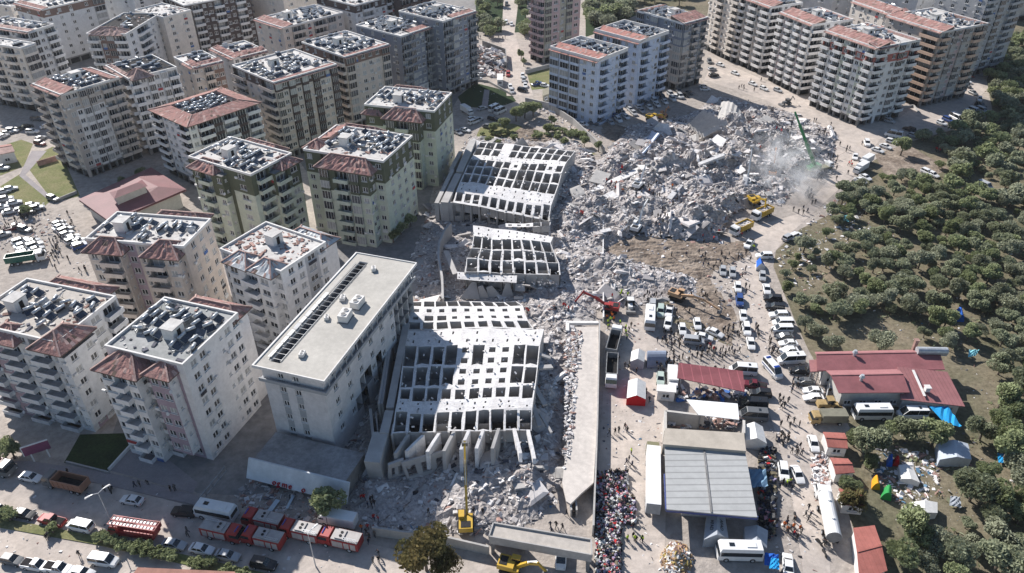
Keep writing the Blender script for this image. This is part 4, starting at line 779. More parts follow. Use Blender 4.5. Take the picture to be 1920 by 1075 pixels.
def frags(name, label, n, pick, mats, wts, smin=.2, smax=1.4, flat=.35):
    b = MB()
    for _ in range(n):
        p = pick()
        if p is None: continue
        s = smin + (smax - smin) * rnd.random() ** 3.2; mi = rnd.choices(range(len(mats)), wts)[0]
        k = rnd.random()
        d = (s * 2.2, s * .3, s * .25) if k < .25 else (s * 1.5, s * rnd.uniform(.6, 1.3), s * flat * rnd.uniform(.3, 1.2))
        b.box((p[0], p[1], p[2] + s * .1), d, rnd.uniform(0, 6.3), mi, (rnd.gauss(0, .35), rnd.gauss(0, .35)), rnd.uniform(.6, 1))
    o = thing(name, label, 'rubble', me=b.mesh(name, mats)); o['kind'] = 'stuff'; return o
def pick_zone():
    for _ in range(20):
        x = rnd.uniform(x0, x1); y = rnd.uniform(y0, y1); z = rz_(x, y)
        if z is not None:
            w = z + 1.2
            if rnd.random() * 4 < w: return (x, y, z)
frags('rubble_pieces', 'broken slabs, beams and blocks strewn over the rubble field', 40000, pick_zone, [frag_m, fragd_m, fragr_m, lat_m], (10, 1.6, .9, 4), .09, .95)
frags('rubble_pieces', 'larger broken slabs lying across the rubble field', 520, pick_zone, [frag_m, lat_m, conc_m], (5, 2, 3), 1.5, 4.2, .13)
def rebar(name, lb, n, pick, m):
    b = MB()
    for _ in range(n):
        p = pick()
        if p is None: continue
        p = Vector(p)
        for k in range(3):
            q = p + Vector((rnd.gauss(0, .9), rnd.gauss(0, .9), rnd.uniform(-.1, .7))); b.cyl(p, q, .035, n=4, mi=0, cap=False); p = q
    o = thing(name, lb, 'rubble', me=b.mesh(name, [m])); o['kind'] = 'stuff'
rebar('reinforcing_bars', 'bent rusty bars sticking out of the rubble field', 1500, pick_zone, mat('rusty_steel', (.10, .065, .05), .8, .2, 2))
b = MB()
for q4 in (((740, 812), (997, 806), (1010, 620), (765, 620)), ((853, 378), (1030, 412), (1075, 290), (900, 268)), ((875, 508), (1050, 516), (1036, 446), (888, 424))):
    A_ = [P(x, y, 8.1 if q4[0][0] != 875 else 7.2) for x, y in q4]
    for _ in range(520):
        s_, t_ = rnd.random(), rnd.random(); p = A_[0].lerp(A_[1], s_).lerp(A_[3].lerp(A_[2], s_), t_); z_ = rnd.choice((.0, -2.9, -3.1, -3.3, -3.5)); s = rnd.uniform(.1, .35)
        b.box((p.x, p.y, p.z + z_ + .05), (s * 1.8, s, s * .5), rnd.uniform(0, 3), rnd.randrange(2), (rnd.gauss(0, .4), rnd.gauss(0, .4)))
o = thing('shell_debris', 'loose plaster and bricks lying on and inside the toppled shells', 'rubble', me=b.mesh('shell_debris', [frag_m, lat_m, fragr_m])); o['kind'] = 'stuff'
def pick_poly(pts, z=0):
    w = [P(*q) for q in pts]; a0 = min(p.x for p in w); a1 = max(p.x for p in w); b0 = min(p.y for p in w); b1 = max(p.y for p in w)
    def f():
        for _ in range(30):
            x = rnd.uniform(a0, a1); y = rnd.uniform(b0, b1)
            if inside(x, y, w): return (x, y, z)
    return f
for nm, lb, pts, n, mm in [('debris_scatter', 'grey chips littering the ground in front of the biggest toppled tower', [(640, 930), (700, 900), (1000, 900), (1050, 940), (1000, 985), (820, 1005), (690, 990)], 2600, [frag_m, fragd_m, lat_m, mat('blue_scrap', (.12, .24, .36), .7, .2, 1)]),
                           ('debris_scatter', 'broken glass and scraps beside the low dusty annex', [(440, 930), (480, 890), (640, 935), (590, 985), (470, 975)], 500, [frag_m, fragd_m, fragr_m, lat_m]),
                           ('debris_scatter', 'masonry chips filling the alley right of the long block', [(640, 850), (780, 560), (790, 440), (830, 430), (820, 560), (740, 620), (700, 830), (690, 870)], 1500, [frag_m, fragd_m, fragr_m, lat_m]),
                           ('debris_scatter', 'dusty annex roof debris at its right end', [(590, 900), (645, 905), (682, 850), (650, 840)], 0, [frag_m]),
                           ('debris_scatter', 'pale litter along the foot of the blue blocks', [(1010, 200), (1110, 240), (1130, 260), (1060, 240), (1000, 212)], 400, [frag_m, lat_m, fragd_m, fragr_m]),
                           ('debris_scatter', 'white rubbish bank beside the parked white sedan on the right', [(1525, 860), (1550, 850), (1556, 905), (1540, 925), (1522, 910)], 500, [lat_m, frag_m, fragr_m, fragd_m]),
                           ('debris_scatter', 'chips and litter across the orchard verge', [(1450, 480), (1530, 395), (1600, 350), (1640, 420), (1500, 560)], 500, [lat_m, frag_m, fragd_m, fragr_m]),
                           ('debris_scatter', 'collapsed house heap left of the top road', [(888, 95), (915, 80), (948, 118), (940, 150), (900, 140)], 700, [frag_m, lat_m, fragr_m, fragd_m]),
                           ('debris_scatter', 'camp litter among the orchard tents', [(1640, 840), (1760, 850), (1770, 930), (1700, 960), (1640, 900)], 500, [lat_m, MATS['blue_scrap'], fragr_m, fragd_m]),
                           ('debris_scatter', 'dark litter between the parking lots at left', [(0, 400), (110, 400), (140, 460), (60, 500), (0, 470)], 500, [frag_m, fragd_m, fragr_m, lat_m])]:
    if n:
        if 'heap left' in lb:
            pf = pick_poly(pts); c_ = P(918, 115)
            frags(nm, lb, n, lambda pf=pf, c_=c_: (lambda q: q and (q[0], q[1], 5 * math.exp(-((q[0] - c_.x) ** 2 + (q[1] - c_.y) ** 2) / 120) * rnd.random()))(pf()), mm, (5, 3, 2, 2), .4, 2.6)
        else: frags(nm, lb, n, pick_poly(pts), mm, (6, 1, 2, 1) if len(mm) == 4 else (1,), .12, .9)
for nm_, pts_, amp in (('churned_earth', [(1132, 500), (1132, 455), (1160, 425), (1230, 440), (1340, 455), (1410, 450), (1410, 480), (1340, 510), (1320, 560), (1285, 530), (1200, 500)], .9), ('churned_earth', [(1270, 540), (1330, 520), (1385, 590), (1375, 655), (1310, 610), (1240, 590)], .45), ('churned_earth', [(935, 268), (985, 232), (1045, 262), (1060, 290), (1000, 285)], 1.2), ('churned_earth', [(1130, 225), (1180, 240), (1200, 260), (1150, 270), (1125, 250)], 1.0)):
    zw = [P(*q) for q in pts_]; b = MB(); idx = {}; a0 = min(p.x for p in zw); b0 = min(p.y for p in zw); st_ = .7
    for j in range(int((max(p.y for p in zw) - b0) / st_) + 1):
        for i in range(int((max(p.x for p in zw) - a0) / st_) + 1):
            x, y = a0 + i * st_, b0 + j * st_
            if inside(x, y, zw): e = min(1, edge(x, y, zw) / 3); idx[(i, j)] = len(b.v); b.v.append((x, y, .02 + e * (amp * abs(nz_.fractal(Vector((x * .12, y * .3, 9)), 1, 2, 4)) + .1 * rnd.random())))
    for (i, j), k in idx.items():
        q = [idx.get((i + 1, j)), idx.get((i + 1, j + 1)), idx.get((i, j + 1))]
        if None not in q: b.f.append((k, *q)); b.m.append(0)
    obj(nm_, b.mesh(nm_, [mud_m]), kind='structure')
frags('debris_scatter', 'pale lumps strewn over the churned earth', 900, pick_poly([(1120, 500), (1132, 450), (1230, 435), (1410, 450), (1420, 480), (1385, 600), (1370, 650), (1240, 590)]), [frag_m, fragd_m, fragr_m, lat_m], (5, 3, 2, 2), .12, 1.0)
frags('debris_scatter', 'dust and chips spilled along the left edge of the concrete deck', 1100, (lambda f=pick_poly([(1060, 620), (1092, 640), (1080, 740), (1070, 860), (1056, 900)], 2.42): f()), [frag_m, fragd_m, fragr_m, lat_m], (5, 1, 1, 2), .12, .8)
# large things one can tell apart in the rubble
def slabthing(lb, pts, th, m, name='fallen_slab', cat='slab'):
    c = sum((P(*p) for p in pts), Vector()) / len(pts); b = MB(); slab(b, zig(*pts), th); b.v = [tuple(Vector(v) - c) for v in b.v]; return thing(name, lb, cat, c, me=b.mesh(name, [m]))
slabthing('grey leaning wall slab at the left edge of the rubble field', ((1149, 317, .5), (1200, 310, .5), (1192, 280, 5.5), (1150, 305, 4)), .6, conc_m)
slabthing('long pale slab edge running towards the trees', ((1112, 352, 2), (1122, 358, 2), (1208, 318, 3.4), (1200, 312, 3.4)), .5, lat_m)
slabthing('blue tinted tilted facade piece beside the leaning wall', ((1190, 300, 2), (1208, 285, 6), (1236, 250, 6), (1222, 246, 3)), .5, lblue and MATS['pale_blue_render'])
slabthing('white tilted roof slab in the upper rubble', ((1222, 243, 2), (1262, 258, 2), (1252, 232, 5), (1236, 230, 5)), .4, lat_m)
slabthing('flat grey slab between toppled tower and leaning wall', ((1104, 340, 2.4), (1132, 346, 2.4), (1146, 326, 3.2), (1118, 318, 3.2)), .5, conc_m)
slabthing('bright white sheet lying on the rubble crest', ((1322, 272, 6), (1352, 280, 6), (1362, 262, 7), (1345, 252, 7)), .3, lat_m)
slabthing('pale flat slab below the bright white sheet', ((1318, 290, 6), (1340, 296, 6), (1350, 280, 6.4), (1330, 272, 6.4)), .4, lat_m)
slabthing('white panel lying near the white excavator in the rubble', ((1240, 360, 2.6), (1252, 360, 2.6), (1254, 348, 3), (1242, 348, 3)), .2, white_m)
# pancaked block with fanned floor slabs
c = P(1320, 245, 0); t = thing('pancaked_block', 'pancaked block with fanned floor slabs at top of the rubble', 'collapsed building', c)
A0, A1 = P(1292, 232, 5), P(1316, 262, 5); B0, B1 = P(1322, 205, 6), P(1362, 236, 6)
for i in range(9):
    k = i / 8; b = MB(); p, q = A0.lerp(A1, k), A0.lerp(A1, k) + (B0 - A0) * (.9 + .1 * rnd.random()); p = p + Vector((0, 0, rnd.uniform(-.3, .5) + 2 * k)); q = q + Vector((0, 0, .5 + 1.2 * k))
    q.x += 3 * k
    d_ = (A1 - A0).normalized() * 1.7; slab(b, [p, p + d_ + Vector((0, 0, -.9)), q + d_ + Vector((0, 0, -.9)), q], .35); b.v = [tuple(Vector(v) - c) for v in b.v]; obj('floor_slab', b.mesh('floor_slab', [conc_m]), t)
b = MB(); holed(b, P(1317, 272, 1), P(1366, 262, 1), P(1362, 240, 6.5), P(1318, 256, 6), 1, lo=.4, hi=.5); b.v = [tuple(Vector(v) - c) for v in b.v]; obj('end_wall', b.mesh('end_wall', [conc_m]), t)
c = P(1370, 225, 0); t = thing('pancaked_block', 'rounded ribbed grey roof lying right of the fanned slabs', 'collapsed building', c)
A0, A1, B0, B1 = P(1345, 226, 3), P(1392, 262, 2), P(1352, 195, 3), P(1400, 232, 2)
b = MB(); nn_ = 12
for i in range(nn_):
    k0, k1 = i / nn_, (i + 1) / nn_; zf = lambda k: 4.5 * math.sin(math.pi * (.15 + .8 * k)) + .35 * (int(k * nn_ + .5) % 2)
    pa, pb, pc, pd = A0.lerp(A1, k0), A0.lerp(A1, k1), B0.lerp(B1, k1), B0.lerp(B1, k0)
    for q, k in ((pa, k0), (pb, k1), (pc, k1), (pd, k0)): q.z = 1.5 + zf(k)
    lo_ = [Vector((q.x, q.y, 0)) for q in (pa, pb, pc, pd)]; b.hull(lo_, [pa, pb, pc, pd])
b.v = [tuple(Vector(v) - c) for v in b.v]; obj('ribbed_roof', b.mesh('ribbed_roof', [conc_m]), t)
land('fanned floor slabs', 1320, 245)
# ------------------------------------------------------------ low buildings and structures
def loc_mb(b, o): b.v = [(v[0] - o.x, v[1] - o.y, v[2] - o.z) for v in map(Vector, b.v)]; return b
def P4(pts, z): return [P(x, y, z) for x, y in pts]
def centre(ps): c = sum(ps, Vector()) / len(ps); c.z = 0; return c
def shed(name, label, pts, z, zr=None, mroof=None, mwall=None, posts=False, th=.18, ridge=None, cat='building', inset=.5, parts=True):
    """pts: near-left, near-right, far-right, far-left roof corners in the photograph"""
    q = P4(pts, z); zr = zr or [z] * 4; o = centre(q)
    for p, k in zip(q, zr): p.z = k
    t = thing(name, label, cat, o)
    b = MB()
    if ridge is not None:        # ridge parallel to near edge, at a fraction of the depth
        r0_, r1_ = q[0].lerp(q[3], ridge[0]), q[1].lerp(q[2], ridge[0]); r0_.z = r1_.z = max(zr) + ridge[1]
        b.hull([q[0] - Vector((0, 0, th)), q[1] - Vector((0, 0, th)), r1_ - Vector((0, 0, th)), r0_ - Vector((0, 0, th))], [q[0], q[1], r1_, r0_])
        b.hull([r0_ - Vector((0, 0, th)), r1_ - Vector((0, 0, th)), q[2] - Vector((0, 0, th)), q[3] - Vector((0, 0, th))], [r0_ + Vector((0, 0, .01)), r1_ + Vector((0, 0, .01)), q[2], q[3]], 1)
        b.bar(r0_ + Vector((0, 0, .05)), r1_ + Vector((0, 0, .05)), .35, .1, 1)
    else: b.hull([p - Vector((0, 0, th)) for p in q], q)
    loc_mb(b, o); rm = mroof or [crim]; obj('roof', b.mesh('roof', rm if isinstance(rm, list) else [rm]), t, rz=0)
    c = sum(q, Vector()) / 4; w = [c.lerp(p, 1 - inset / 4) for p in q]
    if posts:
        for k in range(4):
            b = MB(); b.bar((w[k].x, w[k].y, 0), (w[k].x, w[k].y, zr[k] - th), .16); loc_mb(b, o); obj('post', b.mesh('post', [metal_m]), t)
        for k in (0, 3):
            for s in (.33, .66):
                a = w[k].lerp(w[1 if k == 0 else 2], s); b = MB(); b.bar((a.x, a.y, 0), (a.x, a.y, a.z - th), .16); loc_mb(b, o); obj('post', b.mesh('post', [metal_m]), t)
    else:
        b = MB(); zz = [zr[k] - th - .01 for k in range(4)]
        for k in range(4):
            k2 = (k + 1) % 4; b.quad((w[k].x, w[k].y, 0), (w[k2].x, w[k2].y, 0), (w[k2].x, w[k2].y, zz[k2]), (w[k].x, w[k].y, zz[k]))
        loc_mb(b, o); obj('wall', b.mesh('wall', [mwall or white_m]), t)
        e = (w[1] - w[0]); n_ = max(1, int(e.xy.length / 3.2)); u = e.normalized(); a = math.atan2(u.y, u.x)
        for k in range(n_):
            p = w[0].lerp(w[1], (k + .5) / n_); p.z = .9; obj('window', window_mesh('w', k % 2, 1.6, 1.2), t, p - o + Vector((u.y * .04, -u.x * .04, 0)), a)
    return t
rgw = wallmat('yard_wall', (.42, .40, .37))
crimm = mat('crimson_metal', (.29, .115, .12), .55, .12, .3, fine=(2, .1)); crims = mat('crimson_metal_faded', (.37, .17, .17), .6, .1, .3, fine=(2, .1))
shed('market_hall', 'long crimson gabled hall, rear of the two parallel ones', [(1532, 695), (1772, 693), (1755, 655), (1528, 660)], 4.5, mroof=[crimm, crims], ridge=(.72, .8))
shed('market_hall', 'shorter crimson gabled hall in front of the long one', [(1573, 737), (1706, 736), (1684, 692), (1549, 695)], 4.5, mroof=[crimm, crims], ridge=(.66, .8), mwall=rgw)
shed('market_hall', 'crimson ribbed lean-to roof ending beside the blue tarp', [(1690, 746), (1812, 757), (1775, 700), (1680, 693)], 4.0, [3.6, 3.2, 4.4, 4.8], mroof=[crim2], mwall=white_m)
shed('side_canopy', 'small crimson canopy at the left end of the long hall', [(1520, 697), (1545, 696), (1540, 674), (1517, 675)], 3.5, mroof=[crims], posts=True, cat='canopy')
ct = P(1715, 718, 5); b = MB(); b.bar(P(1712, 694, 5.0), P(1734, 743, 4.1), .5, .1); o = P(1722, 718, 0); loc_mb(b, o); thing('ridge_cover', 'white strip lying across the crimson ribbed lean-to', 'strip', o, me=b.mesh('ridge_cover', [white_m]))
for x, y, z, lb in ((1602, 666, 5.3, 'round steel roof vent on the long crimson hall'), (1615, 712, 5.3, 'round steel roof vent on the shorter crimson hall')):
    b = MB(); b.cyl((0, 0, -.6), (0, 0, .7), .3); b.cyl((0, 0, .7), (0, 0, 1.3), .6, .35); thing('roof_vent', lb, 'vent', P(x, y, z), me=b.mesh('roof_vent', [tank_m]))
b = MB(); b.box((0, 0, .5), (.9, .9, 1)); b.box((0, 0, 1.1), (1.2, 1.2, .15)); thing('chimney_box', 'white chimney box on the crimson ribbed lean-to', 'chimney', P(1737, 733, 4.1), me=b.mesh('chimney', [white_m]))
b = MB(); b.box((0, 0, 1.2), (.7, .7, 2.6)); b.box((0, 0, 2.6), (1, 1, .2)); thing('chimney_box', 'tall brown chimney at the back of the long crimson hall', 'chimney', P(1713, 655, 4.6), me=b.mesh('chimney', [fragr_m]))
b = MB(); b.cyl((-3.2, 0, .9), (3.2, 0, .9), .85, n=14); b.box((0, 0, .1), (6.4, 1.2, .2)); thing('water_tank', 'pair of pale tanks on the right end of the long hall', 'tank', P(1745, 664, 4.9), -.05, me=b.mesh('water_tank', [tank_m]))
shed('red_shed', 'dark red corrugated open shed beside the yard, full of junk', [(1270, 706), (1397, 732), (1392, 700), (1272, 684)], 4.2, [3.8, 3.8, 4.8, 4.8], mroof=[mat('maroon_sheet', (.27, .085, .095), .55, .1, .3, stripes=(0, 1.9, -.5, .1), fine=(2, .08))], posts=True, cat='shed')
shed('white_canopy', 'bright white flat canopy above the walled yard', [(1310, 778), (1386, 787), (1383, 757), (1287, 749)], 4.2, mroof=[mat('white_sheet', (.82, .82, .81), .5, .04, .3)], posts=True, cat='canopy')
shed('gate_kiosk', 'small white gate kiosk left of the maroon shed', [(1231, 733), (1268, 736), (1268, 722), (1232, 721)], 2.8, mroof=[white_m], cat='kiosk')
b = MB()
for pts in ([(1248, 770), (1248, 808)], [(1248, 770), (1322, 779)], [(1395, 788), (1395, 812)]):
    a, c = P(*pts[0], 3.6), P(*pts[1], 3.6); b.bar((a.x, a.y, 1.8), (c.x, c.y, 1.8), .5, 3.6)
o = P(1320, 795); loc_mb(b, o); thing('yard_wall', 'brown grey walls round the junk yard behind the warehouse', 'wall', o, me=b.mesh('yard_wall', [rgw]))
t = shed('warehouse', 'grey ribbed warehouse roof with beige strip and blue eaves', [(1250, 955), (1420, 970), (1397, 846), (1246, 834)], 5.2, mroof=[mat('grey_sheet_roof', (.40, .405, .40), .7, .06, .3, stripes=(1, 1.45, .3, .2), fine=(1, .06))], mwall=rgw, th=.25, inset=1.7)
o = Vector(t.location)
def addpart(t, nm, b, mats_): loc_mb(b, Vector(t.location)); return obj(nm, b.mesh(nm, mats_), t)
b = MB(); q = P4([(1243, 833), (1399, 846), (1395, 812), (1247, 803)], 5.9); b.hull([Vector((p.x, p.y, 3)) for p in q], q); addpart(t, 'beige_roof', b, [mat('beige_sheet', (.47, .42, .355), .8, .1, .2, fine=(1, .08))])
b = MB(); b.bar(P(1249, 956.5, 4.75), P(1421, 971.5, 4.75), .22, .8); b.bar(P(1245.5, 890, 4.9), P(1248.5, 956, 4.9), .2, .5); addpart(t, 'fascia', b, [mat('blue_fascia', (.07, .09, .24), .5, .1, 1)])
b = MB(); b.bar(P(1320, 841, 5.32), P(1334, 961, 5.32), .35, .06); addpart(t, 'roof_joint', b, [concd_m])
land('grey warehouse', 1320, 890); land('maroon shed', 1330, 705); land('crimson halls', 1640, 700)
b = MB()
for i in range(60):
    p = P(rnd.uniform(1255, 1392), rnd.uniform(786, 806), 0); b.box((p.x, p.y, rnd.uniform(.1, 1.2)), (rnd.uniform(.3, 3), rnd.uniform(.2, 1), rnd.uniform(.1, .5)), rnd.uniform(0, 3), rnd.randrange(3), (rnd.gauss(0, .2), rnd.gauss(0, .2)))
for i in range(60):
    p = P(rnd.uniform(1275, 1400), rnd.uniform(735, 752), 0); b.box((p.x, p.y, rnd.uniform(.1, 1.4)), (rnd.uniform(.3, 2), rnd.uniform(.2, 1), rnd.uniform(.1, .8)), rnd.uniform(0, 3), rnd.randrange(4), (rnd.gauss(0, .2), rnd.gauss(0, .2)))
o = thing('yard_junk', 'heaped junk, planks and sacks in the walled yard', 'junk', me=b.mesh('junk', [fragr_m, lat_m, fragd_m, mat('blue_plastic', (.03, .13, .42), .5, .1, 1)])); o['kind'] = 'stuff'
# raised concrete deck with its parapet, curving off at the near end
deck = [(1066, 613), (1122, 613), (1122, 700), (1119, 800), (1113, 905), (1090, 925), (1070, 945), (1062, 940), (1054, 905), (1062, 840), (1070, 750), (1088, 640), (1066, 636)]
q = [P(x, y, 2.4) for x, y in deck]; o = centre(q); t = thing('concrete_deck', 'long dusty concrete deck with curved near edge beside the yard', 'deck', o)
b = MB(); b.prism([(p.x - o.x, p.y - o.y) for p in q], 1.9, 2.4); obj('slab', b.mesh('slab', [mat('dusty_deck', (.64, .585, .53), .95, .12, .1, col2=(.48, .44, .405), fine=(.9, .14), spec=.1)]), t)
b = MB()
for a_, c_ in (((1124.5, 600), (1120, 800)), ((1120, 800), (1113, 985))): 
    a, c = P(*a_, 2.9), P(*c_, 2.9); b.bar((a.x - o.x, a.y - o.y, 1.45), (c.x - o.x, c.y - o.y, 1.45), .3, 2.9)
obj('parapet_wall', b.mesh('parapet_wall', [conc_m]), t)
b = MB()
for a_, c_ in (((1062, 606), (1122, 606)), ((1064, 606), (1064, 622))): b.bar(P(*a_, 2.6) - o, P(*c_, 2.6) - o, .8, .7)
obj('lintel', b.mesh('lintel', [white_m]), t)
b = MB()
for i in range(2): b.box(P(1070 + 10 * i, 950, .9) - o, (.3, 3, 1.8))
obj('ramp_wall', b.mesh('ramp_wall', [conc_m]), t)
def wallthing(lb, pts, hgt, th, m, nm='low_wall', cat='wall'):
    q = [P(x, y) for x, y in pts]; o = centre(q); b = MB()
    for a, c in zip(q, q[1:]): b.bar((a.x, a.y, hgt / 2), (c.x, c.y, hgt / 2), th, hgt)
    loc_mb(b, o); return thing(nm, lb, cat, o, me=b.mesh(nm, [m]))
wallthing('thin pale wall running up from the deck into the rubble', [(1131, 605), (1130, 500), (1131, 385)], 1.7, .3, lat_m)
wallthing('grey retaining wall below the nearer blue block', [(985, 195), (1030, 205), (1075, 235), (1133, 290)], 2.6, .4, conc_m)
wallthing('grey garden wall in front of the tall tower', [(985, 139), (1037, 126)], 1.8, .4, conc_m)
wallthing('front boundary wall left of the entrance kiosk', [(700, 1003), (760, 1012), (805, 1014), (917, 1040)], 2.2, .35, conc_m)
wallthing('low white wall round the paved terrace', [(205, 884), (247, 838)], .8, .3, white_m)
wallthing('low kerb wall edging the dark lawn', [(125, 868), (205, 888)], .5, .3, conc_m)
wallthing('dark stone wall beside the collapsed house, top centre', [(905, 88), (948, 104), (950, 130)], 3, .4, concd_m)
wallthing('brown garden wall beside the tall beige block', [(72, 312), (108, 301)], 1.8, .3, fragr_m)
wallthing('low pale wall crossing at the end of the lawn path', [(108, 378), (145, 363)], 1.0, .3, conc_m)
wallthing('curved kerb wall at the parking lawn', [(880, 150), (915, 155), (960, 180)], 1.0, .3, conc_m)
wallthing('right planter wall in the shaded corner of the cluster', [(1680, 205), (1712, 200), (1722, 212)], .8, .4, conc_m)
# entrance kiosk at the bottom edge
q = P4([(917, 1006), (1110, 1041), (1108, 1012), (925, 981)], 4.6); o = centre(q); t = thing('entrance_kiosk', 'flat concrete entrance canopy with deep fascia and red lettering', 'canopy', o)
b = MB(); b.prism([(p.x - o.x, p.y - o.y) for p in q], 4.1, 4.4, 0); obj('roof', b.mesh('roof', [roofb]), t)
b = MB()
for k in range(4):
    a, c = q[k] - o, q[(k + 1) % 4] - o; hh = 1.9 if k == 0 else .9; b.bar((a.x, a.y, 4.75 - hh / 2), (c.x, c.y, 4.75 - hh / 2), .22, hh)
obj('fascia', b.mesh('fascia', [conc_m]), t)
b = MB()
for s, f_ in ((.03, .1), (.03, .9), (.97, .1), (.97, .9), (.3, .9), (.65, .9)):
    p = q[0].lerp(q[1], s).lerp(q[3].lerp(q[2], s), f_) - o; b.box((p.x, p.y, 1.5), (.6, .6, 3.0))
a, c = q[3].lerp(q[0], .25) - o, q[3].lerp(q[0], .25).lerp(q[2].lerp(q[1], .25), .35) - o; b.bar((a.x, a.y, 1.5), (c.x, c.y, 1.5), .25, 3)
obj('pillar', b.mesh('pillar', [concd_m]), t)
u = (q[1] - q[0]).normalized(); l_ = letters('DÜĞER', t, mat('red_sign_letter', (.5, .06, .03), .5, .1, 2), 1.1, .05); pp = q[0].lerp(q[1], .16) - o; l_.location = (pp.x + u.y * .0, pp.y + .6, 2.35); l_.rotation_euler = (R(80), 0, math.atan2(u.y, u.x))
land('entrance canopy', 1010, 1020)
# crimson roofed hall at left
q = P4([(206, 416), (349, 355), (283, 314), (147, 374)], 6); o = centre(q); t = thing('crimson_hall', 'wide crimson sheet roofed hall with raised lantern, left side', 'building', o)
c = sum(q, Vector()) / 4; rdg = [c.lerp(q[0], .28), c.lerp(q[1], .5), c.lerp(q[2], .42), c.lerp(q[3], .3)]
for p in rdg: p.z = 7.6
pr = mat('shade_dark_crimson_sheet', (.22, .095, .10), .65, .1, .2, fine=(1.5, .08)); b = MB()  # crimson set darker so the roof's shade sits in its colour
for k in range(4): b.quad(q[k], q[(k + 1) % 4], rdg[(k + 1) % 4], rdg[k])
b.add(rdg, [(0, 1, 2, 3)]); lo = [p - Vector((0, 0, .3)) for p in q]; b.hull([p - Vector((0, 0, .3)) for p in lo], lo); loc_mb(b, o); obj('roof', b.mesh('roof', [pr]), t)
b = MB(); w = [c.lerp(p, .86) for p in q]; b.prism([(p.x - o.x, p.y - o.y) for p in w], 0, 5.3); obj('wall', b.mesh('wall', [rgw]), t)
e0 = P4([(214, 373), (277, 349), (266, 337), (205, 361)], 9.4); b = MB(); c2 = sum(e0, Vector()) / 4; w2 = [c2.lerp(p, .88) for p in e0]; b.prism([(p.x - o.x, p.y - o.y) for p in w2], 6.5, 9.3); obj('lantern_wall', b.mesh('lantern_wall', [rgw]), t)
b = MB(); r_ = [e0[0].lerp(e0[3], .5).lerp(e0[1].lerp(e0[2], .5), .2), e0[0].lerp(e0[3], .5).lerp(e0[1].lerp(e0[2], .5), .8)]
for p in r_: p.z = 10.3
b.quad(e0[0], e0[1], r_[1], r_[0]); b.quad(e0[2], e0[3], r_[0], r_[1]); b.add([e0[1], e0[2], r_[1]], [(0, 1, 2)]); b.add([e0[3], e0[0], r_[0]], [(0, 1, 2)]); loc_mb(b, o); obj('lantern_roof', b.mesh('lantern_roof', [pr]), t)
land('crimson roofed hall', 245, 365)
# small red tiled kiosks along the orchard edge
rk = mat('red_ribbed_roof', (.38, .135, .11), .6, .1, .4, stripes=(0, .9, .12, .15), fine=(2, .12))
for i, (pts, lb) in enumerate([([(1552, 838), (1590, 841), (1584, 812), (1543, 810)], 'red roofed cabin nearest the olive canopied truck'), ([(1567, 889), (1603, 886), (1590, 860), (1556, 858)], 'red roofed cabin second down the orchard edge'), ([(1580, 946), (1622, 950), (1612, 918), (1572, 916)], 'red roofed cabin half hidden by a bush, third down the edge'), ([(1612, 1090), (1664, 1070), (1640, 985), (1600, 990)], 'largest red roofed cabin beside the tanker at bottom right')]):
    shed('cabin', lb, pts, 2.5, mroof=[rk, rk], ridge=(.5, .5), mwall=white_m, inset=.3, cat='cabin')
shed('small_house', 'low house with pale wall cut by the left edge', [(-10, 292), (28, 284), (20, 270), (-10, 274)], 4, mroof=[tile2, tile_m], ridge=(.5, .8), cat='house')
shed('roadside_shelter', 'rusty brown flat shelter roof at the bottom edge', [(240, 1090), (460, 1100), (440, 1072), (258, 1064)], 3, mroof=[mat('rusty_sheet', (.34, .17, .13), .8, .12, .4, fine=(1.5, .12))], posts=True, cat='shelter')
shed('utility_hut', 'small white utility hut at the parking lawn, top centre', [(932, 150), (943, 150), (943, 138), (932, 138)], 2.8, mroof=[white_m], cat='hut', inset=.2)
shed('transformer_box', 'olive brown container beside the nearer blue block', [(1018, 180), (1040, 172), (1038, 160), (1017, 168)], 3, mroof=[mat('olive_metal', (.25, .23, .17), .7, .1, 1)], mwall=MATS['olive_metal'], cat='container', inset=.1)
# signs and lamps
t = thing('totem_sign', 'purple roadside totem sign leaning by the kerb', 'sign', P(78, 862), .5)
b = MB(); b.box((0, 0, 3.2), (4.6, .25, 2.2)); obj('panel', b.mesh('panel', [mat('purple_panel', (.20, .06, .12), .5, .1, 1)]), t)
b = MB(); b.box((0, 0, 4.35), (4.7, .3, .15)); b.box((-2.3, 0, 3.2), (.15, .3, 2.2)); b.bar((1.5, 0, 0), (1.5, 0, 2.2), .25); b.bar((-1.2, 0, 0), (-1.2, 0, 2.2), .25); obj('frame', b.mesh('frame', [white_m]), t)
t = thing('letter_sign', 'tilted bare sign frame behind the white bus', 'sign', P(376, 948), 1.05)
b = MB(); b.box((0, 0, .3), (.3, .3, .6)); b.bar((0, 0, .6), (7, 0, 2.6), .14); b.bar((0, 0, 1.8), (7, 0, 3.8), .14)
for i in range(5): b.bar((i * 1.7, 0, .2 + i * .5), (i * 1.7, 0, 2 + i * .5), .14)
obj('frame', b.mesh('frame', [metal_m]), t)

